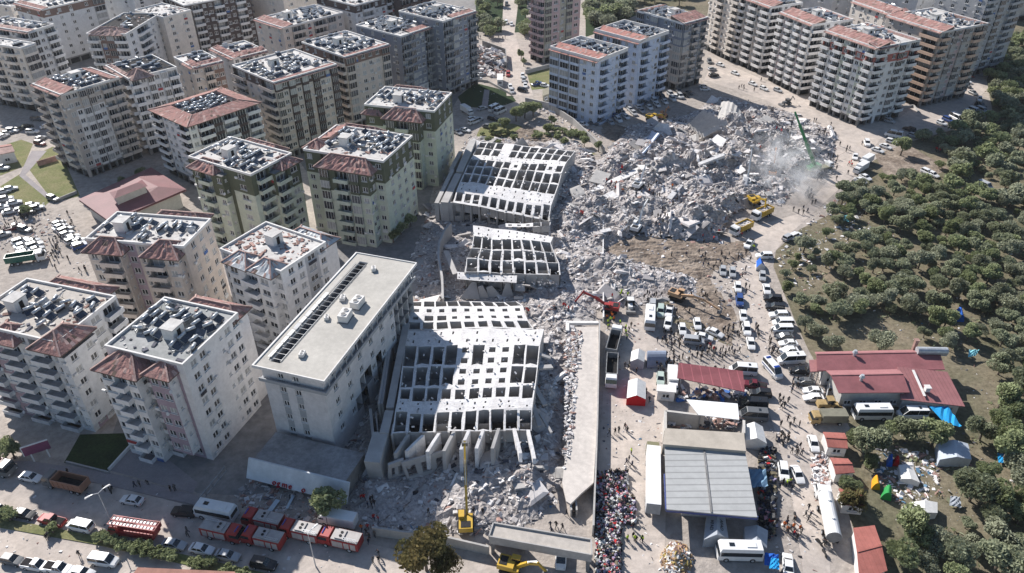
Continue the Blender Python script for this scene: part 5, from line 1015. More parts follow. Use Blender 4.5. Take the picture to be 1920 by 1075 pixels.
for x, y, dx, lb in ((212, 985, -1, 'white curved double street lamp above the road median'), (592, 1062, -.6, 'white street lamp over the row of fire engines')):
    t = thing('street_lamp', lb, 'street lamp', P(x, y), 0.8 if dx == -1 else .9, 'street lamps of the main road')
    b = MB(); b.cyl((0, 0, 0), (0, 0, 8.5), .12, .07, 8); obj('pole', b.mesh('pole', [tank_m]), t)
    b = MB()
    for s in ((-1, 1) if dx == -1 else (1,)):
        b.bar((0, 0, 8.5), (s * .9, 0, 8.9), .1); b.bar((s * .9, 0, 8.9), (s * 1.4, 0, 8.95), .1)
    obj('arm', b.mesh('arm', [tank_m]), t)
    for s in ((-1, 1) if dx == -1 else (1,)):
        b = MB(); b.box((s * 1.75, 0, 8.95), (.9, .34, .18), taper=.8); obj('lamp_head', b.mesh('lamp_head', [white_m]), t)
# small beams on the ground by the annex
for x, y, x2, y2, w_, lb in ((505, 962, 522, 940, .9, 'wide pale blue board on the ground below the annex'), (538, 956, 551, 932, .5, 'narrow pale blue board on the ground below the annex')):
    a, c = P(x, y), P(x2, y2); o = (a + c) / 2; b = MB(); b.bar(a - o + Vector((0, 0, .3)), c - o + Vector((0, 0, .4)), w_, .12); thing('loose_board', lb, 'board', o, me=b.mesh('board', [mat('pale_blue_board', (.5, .6, .66), .5, .05, 1)]))
# ------------------------------------------------------------ tents and tarps
def tent(name, lb, pts, z0, zr, m, m2=None, cat='tent', arch=0, txt=None):
    """pts near-left, near-right, far-right, far-left eaves; ridge runs from near to far"""
    q = P4(pts, z0); o = centre(q); t = thing(name, lb, cat, o); q = [p - o for p in q]
    b = MB(); n = 8 if arch else 2; A = []; B_ = []
    for k in range(n + 1):
        s = k / n; hh = zr * (math.sin(math.pi * s) ** .7 if arch else 1 - abs(2 * s - 1)) 
        p = q[0].lerp(q[1], s); r_ = q[3].lerp(q[2], s); A.append(Vector((p.x, p.y, z0 + hh))); B_.append(Vector((r_.x, r_.y, z0 + hh)))
    m3 = 3
    for k in range(n):
        for j in range(m3):
            f = lambda s_: A[k].lerp(B_[k], s_); g_ = lambda s_: A[k + 1].lerp(B_[k + 1], s_); sg = lambda s_: Vector((0, 0, -.12 * math.sin(math.pi * s_ * m3) ** 2))
            b.quad(f(j / m3) + sg(j / m3), g_(j / m3) + sg(j / m3), g_((j + 1) / m3), f((j + 1) / m3))
    obj('roof_sheet', b.mesh('roof_sheet', [m]), t)
    b = MB(); w = [Vector((p.x, p.y, 0)) for p in q]
    for k in (1, 3): k2 = (k + 1) % 4; b.quad(w[k], w[k2], q[k2], q[k])
    ends = [(A, [Vector((p.x, p.y, 0)) for p in (q[0], q[1])]), (B_[::-1], [Vector((p.x, p.y, 0)) for p in (q[2], q[3])])]
    for top_, bot in ends: b.add([bot[0], bot[1]] + top_[::-1], [tuple(range(2 + len(top_)))])
    obj('side_sheet', b.mesh('side_sheet', [m2 or m]), t)
    if txt:
        for s, tx in ((.28, txt[0]), (.72, txt[1])):
            l = letters(tx, t, black_m, .9, .01); k = int(s * n); p = A[k].lerp(A[k + 1], (s * n) % 1).lerp(B_[k].lerp(B_[k + 1], (s * n) % 1), .5); e1 = (B_[k] - A[k]).normalized(); e2 = (A[k + 1] - A[k]).normalized(); n3 = e2.cross(e1).normalized()
            if n3.z < 0: n3 = -n3
            xx = -e1; yy = n3.cross(xx); l.location = p + n3 * .08; l.rotation_euler = Matrix((xx, yy, n3)).transposed().to_euler()
    return t
cl = lambda n_, c: mat(n_, c, .8, .08, .6, fine=(2, .08), spec=.2)
wht, gry, red_, blu, cya, org, grn = cl('white_canvas', (.74, .73, .70)), cl('grey_canvas', (.36, .39, .43)), cl('red_canvas', (.55, .015, .02)), cl('blue_tarp', (.02, .12, .50)), cl('bright_blue_tarp', (.02, .30, .62)), cl('orange_canvas', (.75, .33, .02)), cl('green_canvas', (.03, .27, .07))
slv = cl('silver_tarp', (.52, .57, .64))
tent('rescue_tent', 'white roofed tent with bright red walls beside the deck', [(1175, 747), (1211, 749), (1211, 717), (1178, 714)], 2.0, 1.0, wht, red_)
tent('canopy_tent', 'white and grey pop-up canopy next to the tunnel tent', [(1182, 678), (1208, 679), (1210, 660), (1184, 659)], 2.2, .9, wht, gry)
tent('tunnel_tent', 'grey blue inflatable tunnel tent beside the crowd', [(1213, 686), (1213, 662), (1247, 662), (1248, 685)], .8, 2.0, cl('slate_canvas', (.22, .26, .34)), None, arch=1)
tent('relief_tent', 'large grey relief tent with black lettering by the long bus', [(1320, 1012), (1366, 1009), (1360, 972), (1325, 968)], 2.1, 1.2, gry, None, txt=('AFAD', 'AFAD'))
tent('relief_tent', 'grey relief tent right of the lettered one', [(1397, 1018), (1438, 1028), (1440, 995), (1396, 988)], 2.0, 1.0, gry)
tent('relief_tent', 'crumpled white tent behind the grey warehouse', [(1398, 826), (1438, 832), (1430, 800), (1395, 797)], 2.1, 1.1, wht)
tent('relief_tent', 'silver tarpaulin tent among the olive trees', [(1762, 862), (1822, 862), (1815, 832), (1758, 828)], 2.0, .8, slv)
tent('relief_tent', 'white tarpaulin sheet left of the silver tent', [(1690, 898), (1725, 905), (1712, 876), (1685, 872)], 1.2, .5, wht)
tent('relief_tent', 'white crumpled tent under the bare tree', [(1705, 968), (1758, 962), (1758, 942), (1706, 942)], 1.6, .6, wht)
tent('dome_tent', 'small orange dome tent in the orchard camp', [(1634, 916), (1650, 918), (1646, 903), (1635, 900)], .3, 1.6, org, arch=1)
tent('dome_tent', 'small green dome tent in the orchard camp', [(1651, 934), (1671, 938), (1672, 922), (1655, 919)], .3, 1.7, grn, arch=1)
tent('dome_tent', 'small red tent beside the blue one in the orchard camp', [(1674, 872), (1686, 873), (1686, 864), (1675, 863)], .3, 1.3, red_, arch=1)
tent('dome_tent', 'small royal blue tent beside the red one in the camp', [(1662, 873), (1673, 874), (1673, 862), (1663, 861)], .3, 1.6, blu, arch=1)
tent('dome_tent', 'blue tent alone deep in the orchard', [(1790, 601), (1808, 602), (1804, 588), (1790, 586)], .4, 1.8, blu, arch=1)
tent('dome_tent', 'blue and white tent on the road by the white off-roader', [(1418, 502), (1435, 500), (1430, 490), (1418, 490)], 1.0, 1.3, blu, wht)
def tarp(lb, pts, zs, m):
    q = [P(x, y, z) for (x, y), z in zip(pts, zs)]; o = centre(q); b = MB(); n = 6
    for i in range(n):
        for j in range(n):
            f = lambda s, t_: q[0].lerp(q[1], s).lerp(q[3].lerp(q[2], s), t_) + Vector((0, 0, .18 * math.sin(s * 17) * math.sin(t_ * 13 + s * 5)))
            b.quad(f(i / n, j / n), f((i + 1) / n, j / n), f((i + 1) / n, (j + 1) / n), f(i / n, (j + 1) / n))
    loc_mb(b, o); thing('tarpaulin', lb, 'tarpaulin', o, me=b.mesh('tarpaulin', [m]))
tarp('bright blue tarpaulin stretched beside the crimson lean-to', [(1774, 797), (1803, 800), (1778, 762), (1742, 762)], (2.4, 2.4, 2.8, 2.8), cya)
tarp('royal blue tarpaulin with pale fold at bottom right', [(1433, 1060), (1460, 1062), (1460, 1040), (1434, 1036)], (1.5, 1.5, 2, 2), blu)
tarp('second blue tarpaulin lying against the royal blue one', [(1442, 1066), (1462, 1068), (1460, 1048), (1446, 1046)], (2.2, 2.2, 2.3, 2.3), cya)
tarp('pale turquoise cloth hanging in the orchard', [(1815, 670), (1830, 667), (1836, 656), (1817, 656)], (1.4, 1.2, 1.8, 1.8), cl('turquoise_cloth', (.25, .60, .66)))
tarp('turquoise cloth at the orchard verge near the road', [(1580, 414), (1592, 416), (1590, 404), (1582, 404)], (1, 1, 1.4, 1.4), MATS['turquoise_cloth'])
tarp('grey blue tarpaulin right of the warehouse', [(1403, 915), (1440, 912), (1436, 880), (1400, 880)], (2.3, 2.3, 2.6, 2.6), cl('dull_blue_tarp', (.16, .27, .38)))
tarp('blue rag pile under the trees at right', [(1872, 868), (1888, 868), (1886, 852), (1870, 850)], (.6, .6, .9, .9), cya)
tarp('grey sheet at the far right of the camp', [(1780, 948), (1803, 952), (1800, 932), (1782, 930)], (.8, .8, 1.2, 1.2), gry)
t = thing('playground', 'little playground with blue roof and red slide, upper right', 'playground', P(1808, 148), .3)
b = MB(); b.hull([(-1.6, -1.6, 3.2), (1.6, -1.6, 3.2), (1.6, 1.6, 3.2), (-1.6, 1.6, 3.2)], [(-.1, -.1, 4.8), (.1, -.1, 4.8), (.1, .1, 4.8), (-.1, .1, 4.8)]); obj('roof', b.mesh('roof', [cya]), t)
b = MB(); b.box((0, 0, 1.4), (2.4, 2.4, .2)); b.box((0, 1.2, 1.9), (2.4, .1, 1)); b.hull([(1.2, -.5, 1.3), (1.2, .5, 1.3), (5, .5, .1), (5, -.5, .1)], [(1.2, -.5, 1.5), (1.2, .5, 1.5), (5, .5, .3), (5, -.5, .3)])
obj('slide', b.mesh('slide', [cl('red_plastic', (.6, .07, .04))]), t)
for sx in (-1.1, 1.1):
    for sy in (-1.1, 1.1): b = MB(); b.bar((sx, sy, 0), (sx, sy, 3.2), .14); obj('post', b.mesh('post', [org]), t)
# dust raised by the diggers
b = MB(); c = P(1468, 340); 
import itertools
def blob(b, c, rx, ry, rz, n=14, m=8):
    vs = [(c[0] + rx * math.sin(math.pi * j / m) * math.cos(2 * math.pi * i / n), c[1] + ry * math.sin(math.pi * j / m) * math.sin(2 * math.pi * i / n), c[2] - rz * math.cos(math.pi * j / m)) for j in range(m + 1) for i in range(n)]
    b.add(vs, [(j * n + i, j * n + (i + 1) % n, (j + 1) * n + (i + 1) % n, (j + 1) * n + i) for j in range(m) for i in range(n)])
blob(b, (0, 0, 6), 15, 22, 9)
dm_ = bpy.data.materials.new('dust_volume'); dm_.use_nodes = True; nt = dm_.node_tree; nt.nodes.remove(nt.nodes['Principled BSDF'])
pv = nt.nodes.new('ShaderNodeVolumePrincipled'); pv.inputs['Color'].default_value = (.99, .985, .98, 1); pv.inputs['Density'].default_value = 0; pv.inputs['Anisotropy'].default_value = 0
tn = nt.nodes.new('ShaderNodeTexCoord'); gr_ = nt.nodes.new('ShaderNodeTexNoise'); gr_.inputs['Scale'].default_value = .22; gr_.inputs['Detail'].default_value = 4; gr_.inputs['Distortion'].default_value = .8; nt.links.new(tn.outputs['Object'], gr_.inputs['Vector'])
ln = nt.nodes.new('ShaderNodeVectorMath'); ln.operation = 'MULTIPLY_ADD'; ln.inputs[1].default_value = (1 / 15, 1 / 22, 1 / 9); ln.inputs[2].default_value = (0, 0, -6 / 9); nt.links.new(tn.outputs['Object'], ln.inputs[0])
le = nt.nodes.new('ShaderNodeVectorMath'); le.operation = 'LENGTH'; nt.links.new(ln.outputs[0], le.inputs[0])
mr = nt.nodes.new('ShaderNodeMapRange'); mr.inputs[1].default_value = .15; mr.inputs[2].default_value = 1; mr.inputs[3].default_value = 1; mr.inputs[4].default_value = 0; nt.links.new(le.outputs['Value'], mr.inputs[0])
m2 = nt.nodes.new('ShaderNodeMapRange'); m2.inputs[1].default_value = .47; m2.inputs[2].default_value = .68; m2.inputs[4].default_value = .24; nt.links.new(gr_.outputs[0], m2.inputs[0])
mu = nt.nodes.new('ShaderNodeMath'); mu.operation = 'MULTIPLY'; nt.links.new(mr.outputs[0], mu.inputs[0]); nt.links.new(m2.outputs[0], mu.inputs[1]); nt.links.new(mu.outputs[0], pv.inputs['Density'])
nt.links.new(pv.outputs[0], nt.nodes['Material Output'].inputs['Volume'])
o = thing('dust_cloud', 'white dust drifting over the rubble beside the green crane', 'dust', c, me=b.mesh('dust_cloud', [dm_])); o['kind'] = 'stuff'
# ------------------------------------------------------------ vehicles
paints = {'white': paint('paint_white', (.74, .74, .73)), 'black': paint('paint_black', (.018, .019, .022)), 'silver': paint('paint_silver', (.40, .41, .42)), 'grey': paint('paint_grey', (.13, .135, .14)), 'blue': paint('paint_blue', (.03, .07, .22)), 'red': mat('paint_red', (.36, .02, .02), .5, .25, .5, col2=(.26, .05, .045), obj=True, spec=.4), 'green': paint('paint_pale_green', (.42, .50, .45)), 'burgundy': paint('paint_burgundy', (.14, .02, .03)), 'yellow': paint('paint_yellow', (.55, .35, .04)), 'orange': paint('paint_orange', (.50, .22, .09)), 'brown': paint('paint_brown', (.33, .17, .11)), 'dkgreen': paint('paint_dark_green', (.02, .12, .09)), 'tan': mat('paint_dusty_tan', (.42, .30, .14), .7, .2, 1.2, obj=True), 'olive': paint('paint_olive', (.20, .19, .11)), 'crane': paint('paint_crane_green', (.02, .22, .07))}
PW = paints['white']
WHEEL = MB(); WHEEL.cyl((0, -.11, 0), (0, .11, 0), .33, n=12); RIM = MB(); RIM.cyl((0, -.12, 0), (0, .12, 0), .19, n=10)
class Model:
    def __init__(s): s.p = []; s.cache = {}; s.single = None
    def add(s, name, mb, mats, loc=(0, 0, 0), rz=0, sc=1, sub=None): s.p.append((name, mb, mats, Vector(loc), rz, sc, sub)); return len(s.p) - 1
    def wheels(s, xs, w, r=1.0):
        for x in xs:
            for y in (-w, w): k = s.add('wheel', WHEEL, [black_m], (x, y, .33 * r), 0, r); s.add('rim', RIM, [tank_m], (0, 0, 0), 0, 1, k)
    def place(s, name, label, cat, loc, rz, group=None, pc=None, single=False, auto=True, tilt=None):
        def mm(m): return pc if (pc and m is PW) else m
        if single:
            key = pc.name if pc else 'd'
            if key not in s.cache:
                b = MB(); ml = []
                for nm, mb, mats_, l, a, sc, sub in s.p:
                    mp = {}
                    for i, m in enumerate(mats_):
                        m = mm(m)
                        if m not in ml: ml.append(m)
                        mp[i] = ml.index(m)
                    if sub is not None: q_ = s.p[sub]; b.merge(mb, q_[3] + l * q_[5], a, q_[5], mmap=mp)
                    else: b.merge(mb, l, a, sc, mmap=mp)
                s.cache[key] = b.mesh(name, ml)
            t = thing(name, label, cat, loc, rz, group, me=s.cache[key], auto=auto)
        else:
            t = thing(name, label, cat, loc, rz, group, auto=auto); os_ = []
            for i, (nm, mb, mats_, l, a, sc, sub) in enumerate(s.p):
                key = (i if nm not in ('wheel', 'rim') else nm, pc.name if pc else 'd')
                if key not in s.cache: s.cache[key] = mb.mesh(nm, [mm(m) for m in mats_])
                o = obj(nm, s.cache[key], os_[sub] if sub is not None else t, l, a); o.scale = (sc, sc, sc); os_.append(o)
        if tilt: t.rotation_euler = (tilt[0], tilt[1], rz)
        return t
def car(L=4.4, w=.88, belt=.95, roof=1.45, cab=(-1.75, 1.0), rf=(-1.15, .25), rear=.95, nose=.72, van=False):
    m = Model(); b = MB(); h = L / 2
    def ring(x, ww, z0, z1): return [(x, -ww, z0 + .1), (x, -ww * .9, z0), (x, ww * .9, z0), (x, ww, z0 + .1), (x, ww, z1 - .12), (x, ww * .9, z1), (x, -ww * .9, z1), (x, -ww, z1 - .12)]
    st = [ring(-h, w * .86, .38, rear - .12), ring(-h + .18, w, .26, rear), ring(cab[0], w, .24, belt), ring(cab[1], w, .24, belt), ring(h - .5, w * .97, .26, nose + .08), ring(h - .08, w * .88, .32, nose - .05), ring(h, w * .75, .38, nose - .16)]
    for r_ in st: b.v += r_
    for k in range(len(st) - 1):
        for i in range(8): b.f.append((k * 8 + i, (k + 1) * 8 + i, (k + 1) * 8 + (i + 1) % 8, k * 8 + (i + 1) % 8)); b.m.append(0)
    b.f += [tuple(range(8))[::-1], tuple(range((len(st) - 1) * 8, len(st) * 8))]; b.m += [0, 0]
    tw = w * .74 if not van else w * .86
    b.box(((rf[0] + rf[1]) / 2, 0, roof), (rf[1] - rf[0] + .06, tw * 2 + .04, .06), taper=.94)
    if True:
        for y in (-1, 1):
            b.bar((rf[1], y * (tw - .02), roof - .02), (cab[1] - .02, y * (w * .87), belt), .08, .05); b.bar((rf[0], y * (tw - .02), roof - .02), (cab[0] + .03, y * (w * .87), belt), .12, .05)
            xm = (rf[0] + rf[1]) / 2; b.bar((xm, y * (tw + .01), roof - .02), (xm, y * (w * .88), belt), .07, .04)
    m.add('body', b, [PW])
    g_ = MB(); g_.hull([(cab[0], -w * .86, belt - .02), (cab[1], -w * .86, belt - .02), (cab[1], w * .86, belt - .02), (cab[0], w * .86, belt - .02)], [(rf[0] - .02, -tw, roof - .02), (rf[1] + .02, -tw, roof - .02), (rf[1] + .02, tw, roof - .02), (rf[0] - .02, tw, roof - .02)])
    m.add('windows', g_, [car_glass]); m.wheels((-L * .29, L * .31), w - .06)
    hl = MB(); hl.box((0, 0, 0), (.12, .34, .14)); tl = MB(); tl.box((0, 0, 0), (.1, .26, .18))
    for y in (-1, 1): m.add('headlight', hl, [lamp_m], (h - .07, y * w * .66, nose - .14)); m.add('tail_light', tl, [tail_m], (-h + .02, y * w * .7, rear - .22))
    return m
SEDAN = car(); HATCH = car(4.0, .86, .98, 1.5, (-1.85, .85), (-1.6, .1), 1.0, .76); SUV = car(4.6, .92, 1.1, 1.75, (-2.15, 1.0), (-1.95, .35), 1.12, .95)
VAN = car(4.9, .94, 1.15, 1.95, (-2.35, 1.7), (-2.25, .95), 1.2, .98, True); MINI = car(6.0, 1.0, 1.35, 2.55, (-2.9, 2.4), (-2.85, 1.4), 1.4, 1.1, True)
hat = MB(); hat.box((-1.2, 0, 2.6), (.5, .7, .06)); MINI.add('roof_hatch', hat, [car_glass])
def pick():
    m = car(5.2, .92, 1.05, 1.72, (-.6, 1.25), (-.35, .6), 1.0, .95); b = MB(); b.box((-1.55, 0, 1.02), (1.75, 1.45, .06)); m.add('cargo_bed', b, [dark_m]); return m
PICK = pick()
def bus(L=11, col=None):
    m = Model(); b = MB(); h = L / 2; w = 1.25
    b.hull([(-h, -w, .4), (h, -w, .4), (h, w, .4), (-h, w, .4)], [(-h, -w, 1.45), (h, -w, 1.45), (h, w, 1.45), (-h, w, 1.45)])
    b.hull([(-h + .05, -w + .02, 2.45), (h - .2, -w + .02, 2.45), (h - .2, w - .02, 2.45), (-h + .05, w - .02, 2.45)], [(-h + .25, -w + .2, 3.1), (h - .5, -w + .2, 3.1), (h - .5, w - .2, 3.1), (-h + .25, w - .2, 3.1)])
    for x in (-h + .15, h - .3): b.box((x, -w + .1, 1.95), (.2, .2, 1.0)); b.box((x, w - .1, 1.95), (.2, .2, 1.0))
    m.add('body', b, [PW]); g_ = MB(); g_.hull([(-h + .06, -w + .03, 1.45), (h - .03, -w + .03, 1.45), (h - .03, w - .03, 1.45), (-h + .06, w - .03, 1.45)], [(-h + .08, -w + .05, 2.45), (h - .22, -w + .05, 2.45), (h - .22, w - .05, 2.45), (-h + .08, w - .05, 2.45)]); m.add('windows', g_, [car_glass])
    m.wheels((-h * .55, h * .62), w - .1, 1.45)
    a = MB(); a.box((-h * .45, 0, 3.16), (1.6, 1.1, .16)); m.add('roof_unit', a, [PW]); a = MB(); a.box((h * .4, 0, 3.13), (.9, .7, .08)); m.add('roof_hatch', a, [car_glass]); return m
BUS = bus(); MBUS = bus(7.6)
def cab_(m, x, w=1.25, z0=.7, z1=3.0, l=2.0, mt=None):
    mt = mt or PW; b = MB(); b.hull([(x, -w, z0), (x + l, -w, z0), (x + l, w, z0), (x, w, z0)], [(x, -w, z0 + 1.1), (x + l, -w, z0 + 1.1), (x + l, w, z0 + 1.1), (x, w, z0 + 1.1)])
    b.hull([(x, -w + .05, z1 - .35), (x + l - .35, -w + .05, z1 - .35), (x + l - .35, w - .05, z1 - .35), (x, w - .05, z1 - .35)], [(x + .1, -w + .15, z1), (x + l - .6, -w + .15, z1), (x + l - .6, w - .15, z1), (x + .1, w - .15, z1)])
    b.box((x + .3, 0, (z0 + 1.1 + z1 - .35) / 2), (.6, 2 * w - .1, z1 - z0 - 1.45)); kc = m.add('cab', b, [mt])
    g_ = MB(); g_.hull([(x + .6, -w + .04, z0 + 1.1), (x + l - .02, -w + .04, z0 + 1.1), (x + l - .02, w - .04, z0 + 1.1), (x + .6, w - .04, z0 + 1.1)], [(x + .6, -w + .06, z1 - .35), (x + l - .36, -w + .06, z1 - .35), (x + l - .36, w - .06, z1 - .35), (x + .6, w - .06, z1 - .35)]); m.add('windscreen', g_, [car_glass], sub=kc)
    h_ = MB(); h_.box((0, 0, 0), (.1, .35, .2))
    for y in (-1, 1): m.add('headlight', h_, [lamp_m], (x + l + .02, y * w * .75, z0 + .35), sub=kc)
def tipper(bed, L=6.4, cabm=None, load=0, w=1.28):
    m = Model(); h = (L + 2.3) / 2; cab_(m, h - 2.1, mt=cabm or PW); b = MB(); b.box((-.2, 0, .85), (2 * h - .6, .9, .3)); m.add('chassis', b, [black_m])
    b = MB(); x0, x1 = -h, h - 2.4; z0, z1 = 1.15, 2.75
    b.box(((x0 + x1) / 2, 0, z0), (x1 - x0, 2 * w, .14)); 
    for y in (-1, 1): b.box(((x0 + x1) / 2, y * (w - .06), (z0 + z1) / 2 + .06), (x1 - x0, .14, z1 - z0)); [b.box((x0 + .5 + i * (x1 - x0 - 1) / 5, y * (w + .04), (z0 + z1) / 2), (.14, .1, z1 - z0)) for i in range(6)]
    b.box((x1 - .07, 0, (z0 + z1) / 2 + .1), (.14, 2 * w - .2, z1 - z0)); b.box((x0 + .07, 0, (z0 + z1) / 2), (.12, 2 * w - .2, z1 - z0)); m.add('tipper_body', b, [bed])
    b = MB(); b.box(((x0 + x1) / 2, 0, z0 + .1 + load / 2), (x1 - x0 - .3, 2 * w - .3, .1 + load)); 
    for i in range(25 if load else 0): b.box((rnd.uniform(x0 + .6, x1 - .6), rnd.uniform(-.8, .8), z0 + load + .2), (.5, .4, .3), rnd.uniform(0, 3))
    m.add('load', b, [frag_m if load else dark_m]); m.wheels((-h * .72, -h * .42, h * .62), w - .22, 1.5); return m
TIPY = tipper(paints['yellow'], 5.6, load=1.0); TIPB = tipper(paints['brown'], 6.6, paints['grey']); TIPG = tipper(mat('grey_tipper', (.27, .275, .28), .6, .2, 1), 7.4); TIPN = tipper(paints['dkgreen'], 7.4); TIPO = tipper(paints['olive'], 4.6, paints['yellow'])
def firetruck():
    m = Model(); R_ = paints['red']; cab_(m, 1.5, mt=R_, z1=2.9, l=2.3)
    b = MB(); b.box((-1.2, 0, 1.65), (5.0, 2.5, 1.9)); b.box((0, 0, .75), (7, 1.0, .3)); m.add('body', b, [R_])
    b = MB(); b.box((-1.2, 0, 2.66), (4.9, 2.3, .12)); b.box((-.2, 0, 2.8), (1.6, 1.9, .25)); m.add('deck', b, [mat('pale_deck', (.40, .375, .36), .5, .1, 1)])
    sh1 = MB(); sh1.box((0, 0, 0), (.95, .05, 1.4))
    for y in (-1, 1):
        for x in (-2.8, -1.6, -.4, .6): m.add('shutter', sh1, [mat('aluminium_shutter', (.46, .42, .40), .4, .1, 1)], (x, y * 1.27, 1.6))
    b = MB()
    for x, y in ((-.3, -.35), (-.3, .35)): b.cyl((x, y, 2.93), (x, y, 3.0), .26, n=10)
    m.add('hatch', b, [black_m]); b = MB()
    for y in (.6, 1.0): b.bar((-3.4, y, 2.95), (-.9, y, 2.95), .07)
    for i in range(9): b.bar((-3.3 + i * .29, .6, 2.95), (-3.3 + i * .29, 1.0, 2.95), .06)
    m.add('roof_ladder', b, [tank_m]); b = MB(); b.box((3.0, 0, 2.96), (.18, 1.3, .12)); m.add('light_bar', b, [mat('blue_lamp', (.02, .06, .3), .2, .1, 1)]); m.wheels((-2.0, 2.4), 1.12, 1.5)
    for p_ in m.p[-4:]: pass
    return m
FIRE = firetruck()
def ladder_truck():
    m = Model(); R_ = paints['red']; cab_(m, 2.2, mt=R_, z1=2.8, l=2.2); b = MB(); b.box((-.9, 0, 1.3), (6.4, 2.4, 1.2)); m.add('body', b, [R_])
    for k, y in enumerate((-.5, .5)):
        b = MB(); b.box((-.2, y, 2.85 + .0), (8.4, .5, .35)); m.add('boom', b, [mat('ladder_white', (.62, .6, .6), .4, .1, 1)])
    b = MB()
    for y in (-1, 1, 0): b.bar((-4.4, y * .95, 3.1), (4.2, y * .95, 3.15), .12)
    for i in range(14): b.bar((-4.3 + i * .65, -.95, 3.1), (-4.3 + i * .65, .95, 3.1), .08)
    m.add('ladder_rail', b, [R_]); b = MB(); b.box((-4.3, 0, 2.2), (1.0, 2.1, .1)); b.box((-4.3, 1, 2.7), (1, .08, 1)); b.box((-4.3, -1, 2.7), (1, .08, 1)); b.box((-4.75, 0, 2.7), (.08, 2, 1)); m.add('basket', b, [R_]); m.wheels((-2.2, 3.0), 1.1, 1.5); return m
LADT = ladder_truck()
def trailer_truck():
    m = Model(); cab_(m, 6.0, mt=paints['olive'], z1=3.1, l=2.2); b = MB(); b.box((-1.4, 0, 2.7), (14.2, 2.55, 2.7)); m.add('trailer_box', b, [paint('trailer_white', (.80, .80, .79))])
    b = MB(); b.box((-8.53, 0, 2.65), (.06, 2.45, 2.5)); m.add('rear_door', b, [mat('grey_door', (.33, .34, .36), .5, .1, 1)]); b = MB(); b.box((0, 0, 1.05), (14, 1, .4)); m.add('chassis', b, [black_m]); m.wheels((-7.2, -5.9, -4.6, 4.2, 7.0), 1.1, 1.5); return m
TRAIL = trailer_truck()
def tanker():
    m = Model(); cab_(m, 4.0, z1=3.0, l=2.2); b = MB(); b.cyl((-5.6, 0, 2.35), (3.7, 0, 2.35), 1.3, n=20); b.cyl((-2.5, 0, 3.6), (-2.5, 0, 3.8), .3); b.cyl((1.5, 0, 3.6), (1.5, 0, 3.8), .3); m.add('tank', b, [paint('tank_white', (.74, .74, .73))])
    b = MB(); b.cyl((-5.66, 0, 2.35), (-5.6, 0, 2.35), 1.26, n=20); b.box((-.5, 0, .95), (10, 1, .4)); m.add('rear_end', b, [concd_m]); m.wheels((-4.6, -3.3, 2.0, 5.2), 1.1, 1.5); return m
TANKT = tanker()
def boxtruck():
    m = Model(); cab_(m, 1.6, z1=2.3, l=1.7, w=1.0, z0=.5); b = MB(); b.box((-1.1, 0, 1.75), (5.0, 2.1, 2.1)); m.add('cargo_box', b, [PW]); m.wheels((-2.0, 2.2), .95, 1.15); return m
BOXT = boxtruck()
def canvas_truck():
    m = Model(); cab_(m, 1.6, mt=paints['tan'], z1=2.5, l=1.9, w=1.1, z0=.6); b = MB(); b.hull([(-3.8, -1.2, 1), (1.4, -1.2, 1), (1.4, 1.2, 1), (-3.8, 1.2, 1)], [(-3.8, -1.15, 2.8), (1.4, -1.15, 2.8), (1.4, 1.15, 2.8), (-3.8, 1.15, 2.8)]); m.add('canopy', b, [mat('olive_canvas', (.22, .21, .16), .9, .12, 1)]); m.wheels((-2.4, 2.4), 1.0, 1.3); return m
CANV = canvas_truck()
def ambulance():
    m = car(6.0, 1.0, 1.4, 2.5, (-2.9, 2.4), (-2.85, 1.5), 1.45, 1.15, True); b = MB(); b.box((1.2, 0, 2.62), (.5, 1.3, .16)); b.box((-2.2, 0, 2.62), (.4, 1.1, .14)); m.add('light_bar', b, [mat('blue_lamp', (.02, .08, .5), .2, .1, 1)])
    b = MB()
    for y in (-1, 1): b.box((-.6, y * 1.0, 1.05), (4.2, .03, .28))
    m.add('stripe', b, [paints['blue']]); return m
AMB = ambulance()
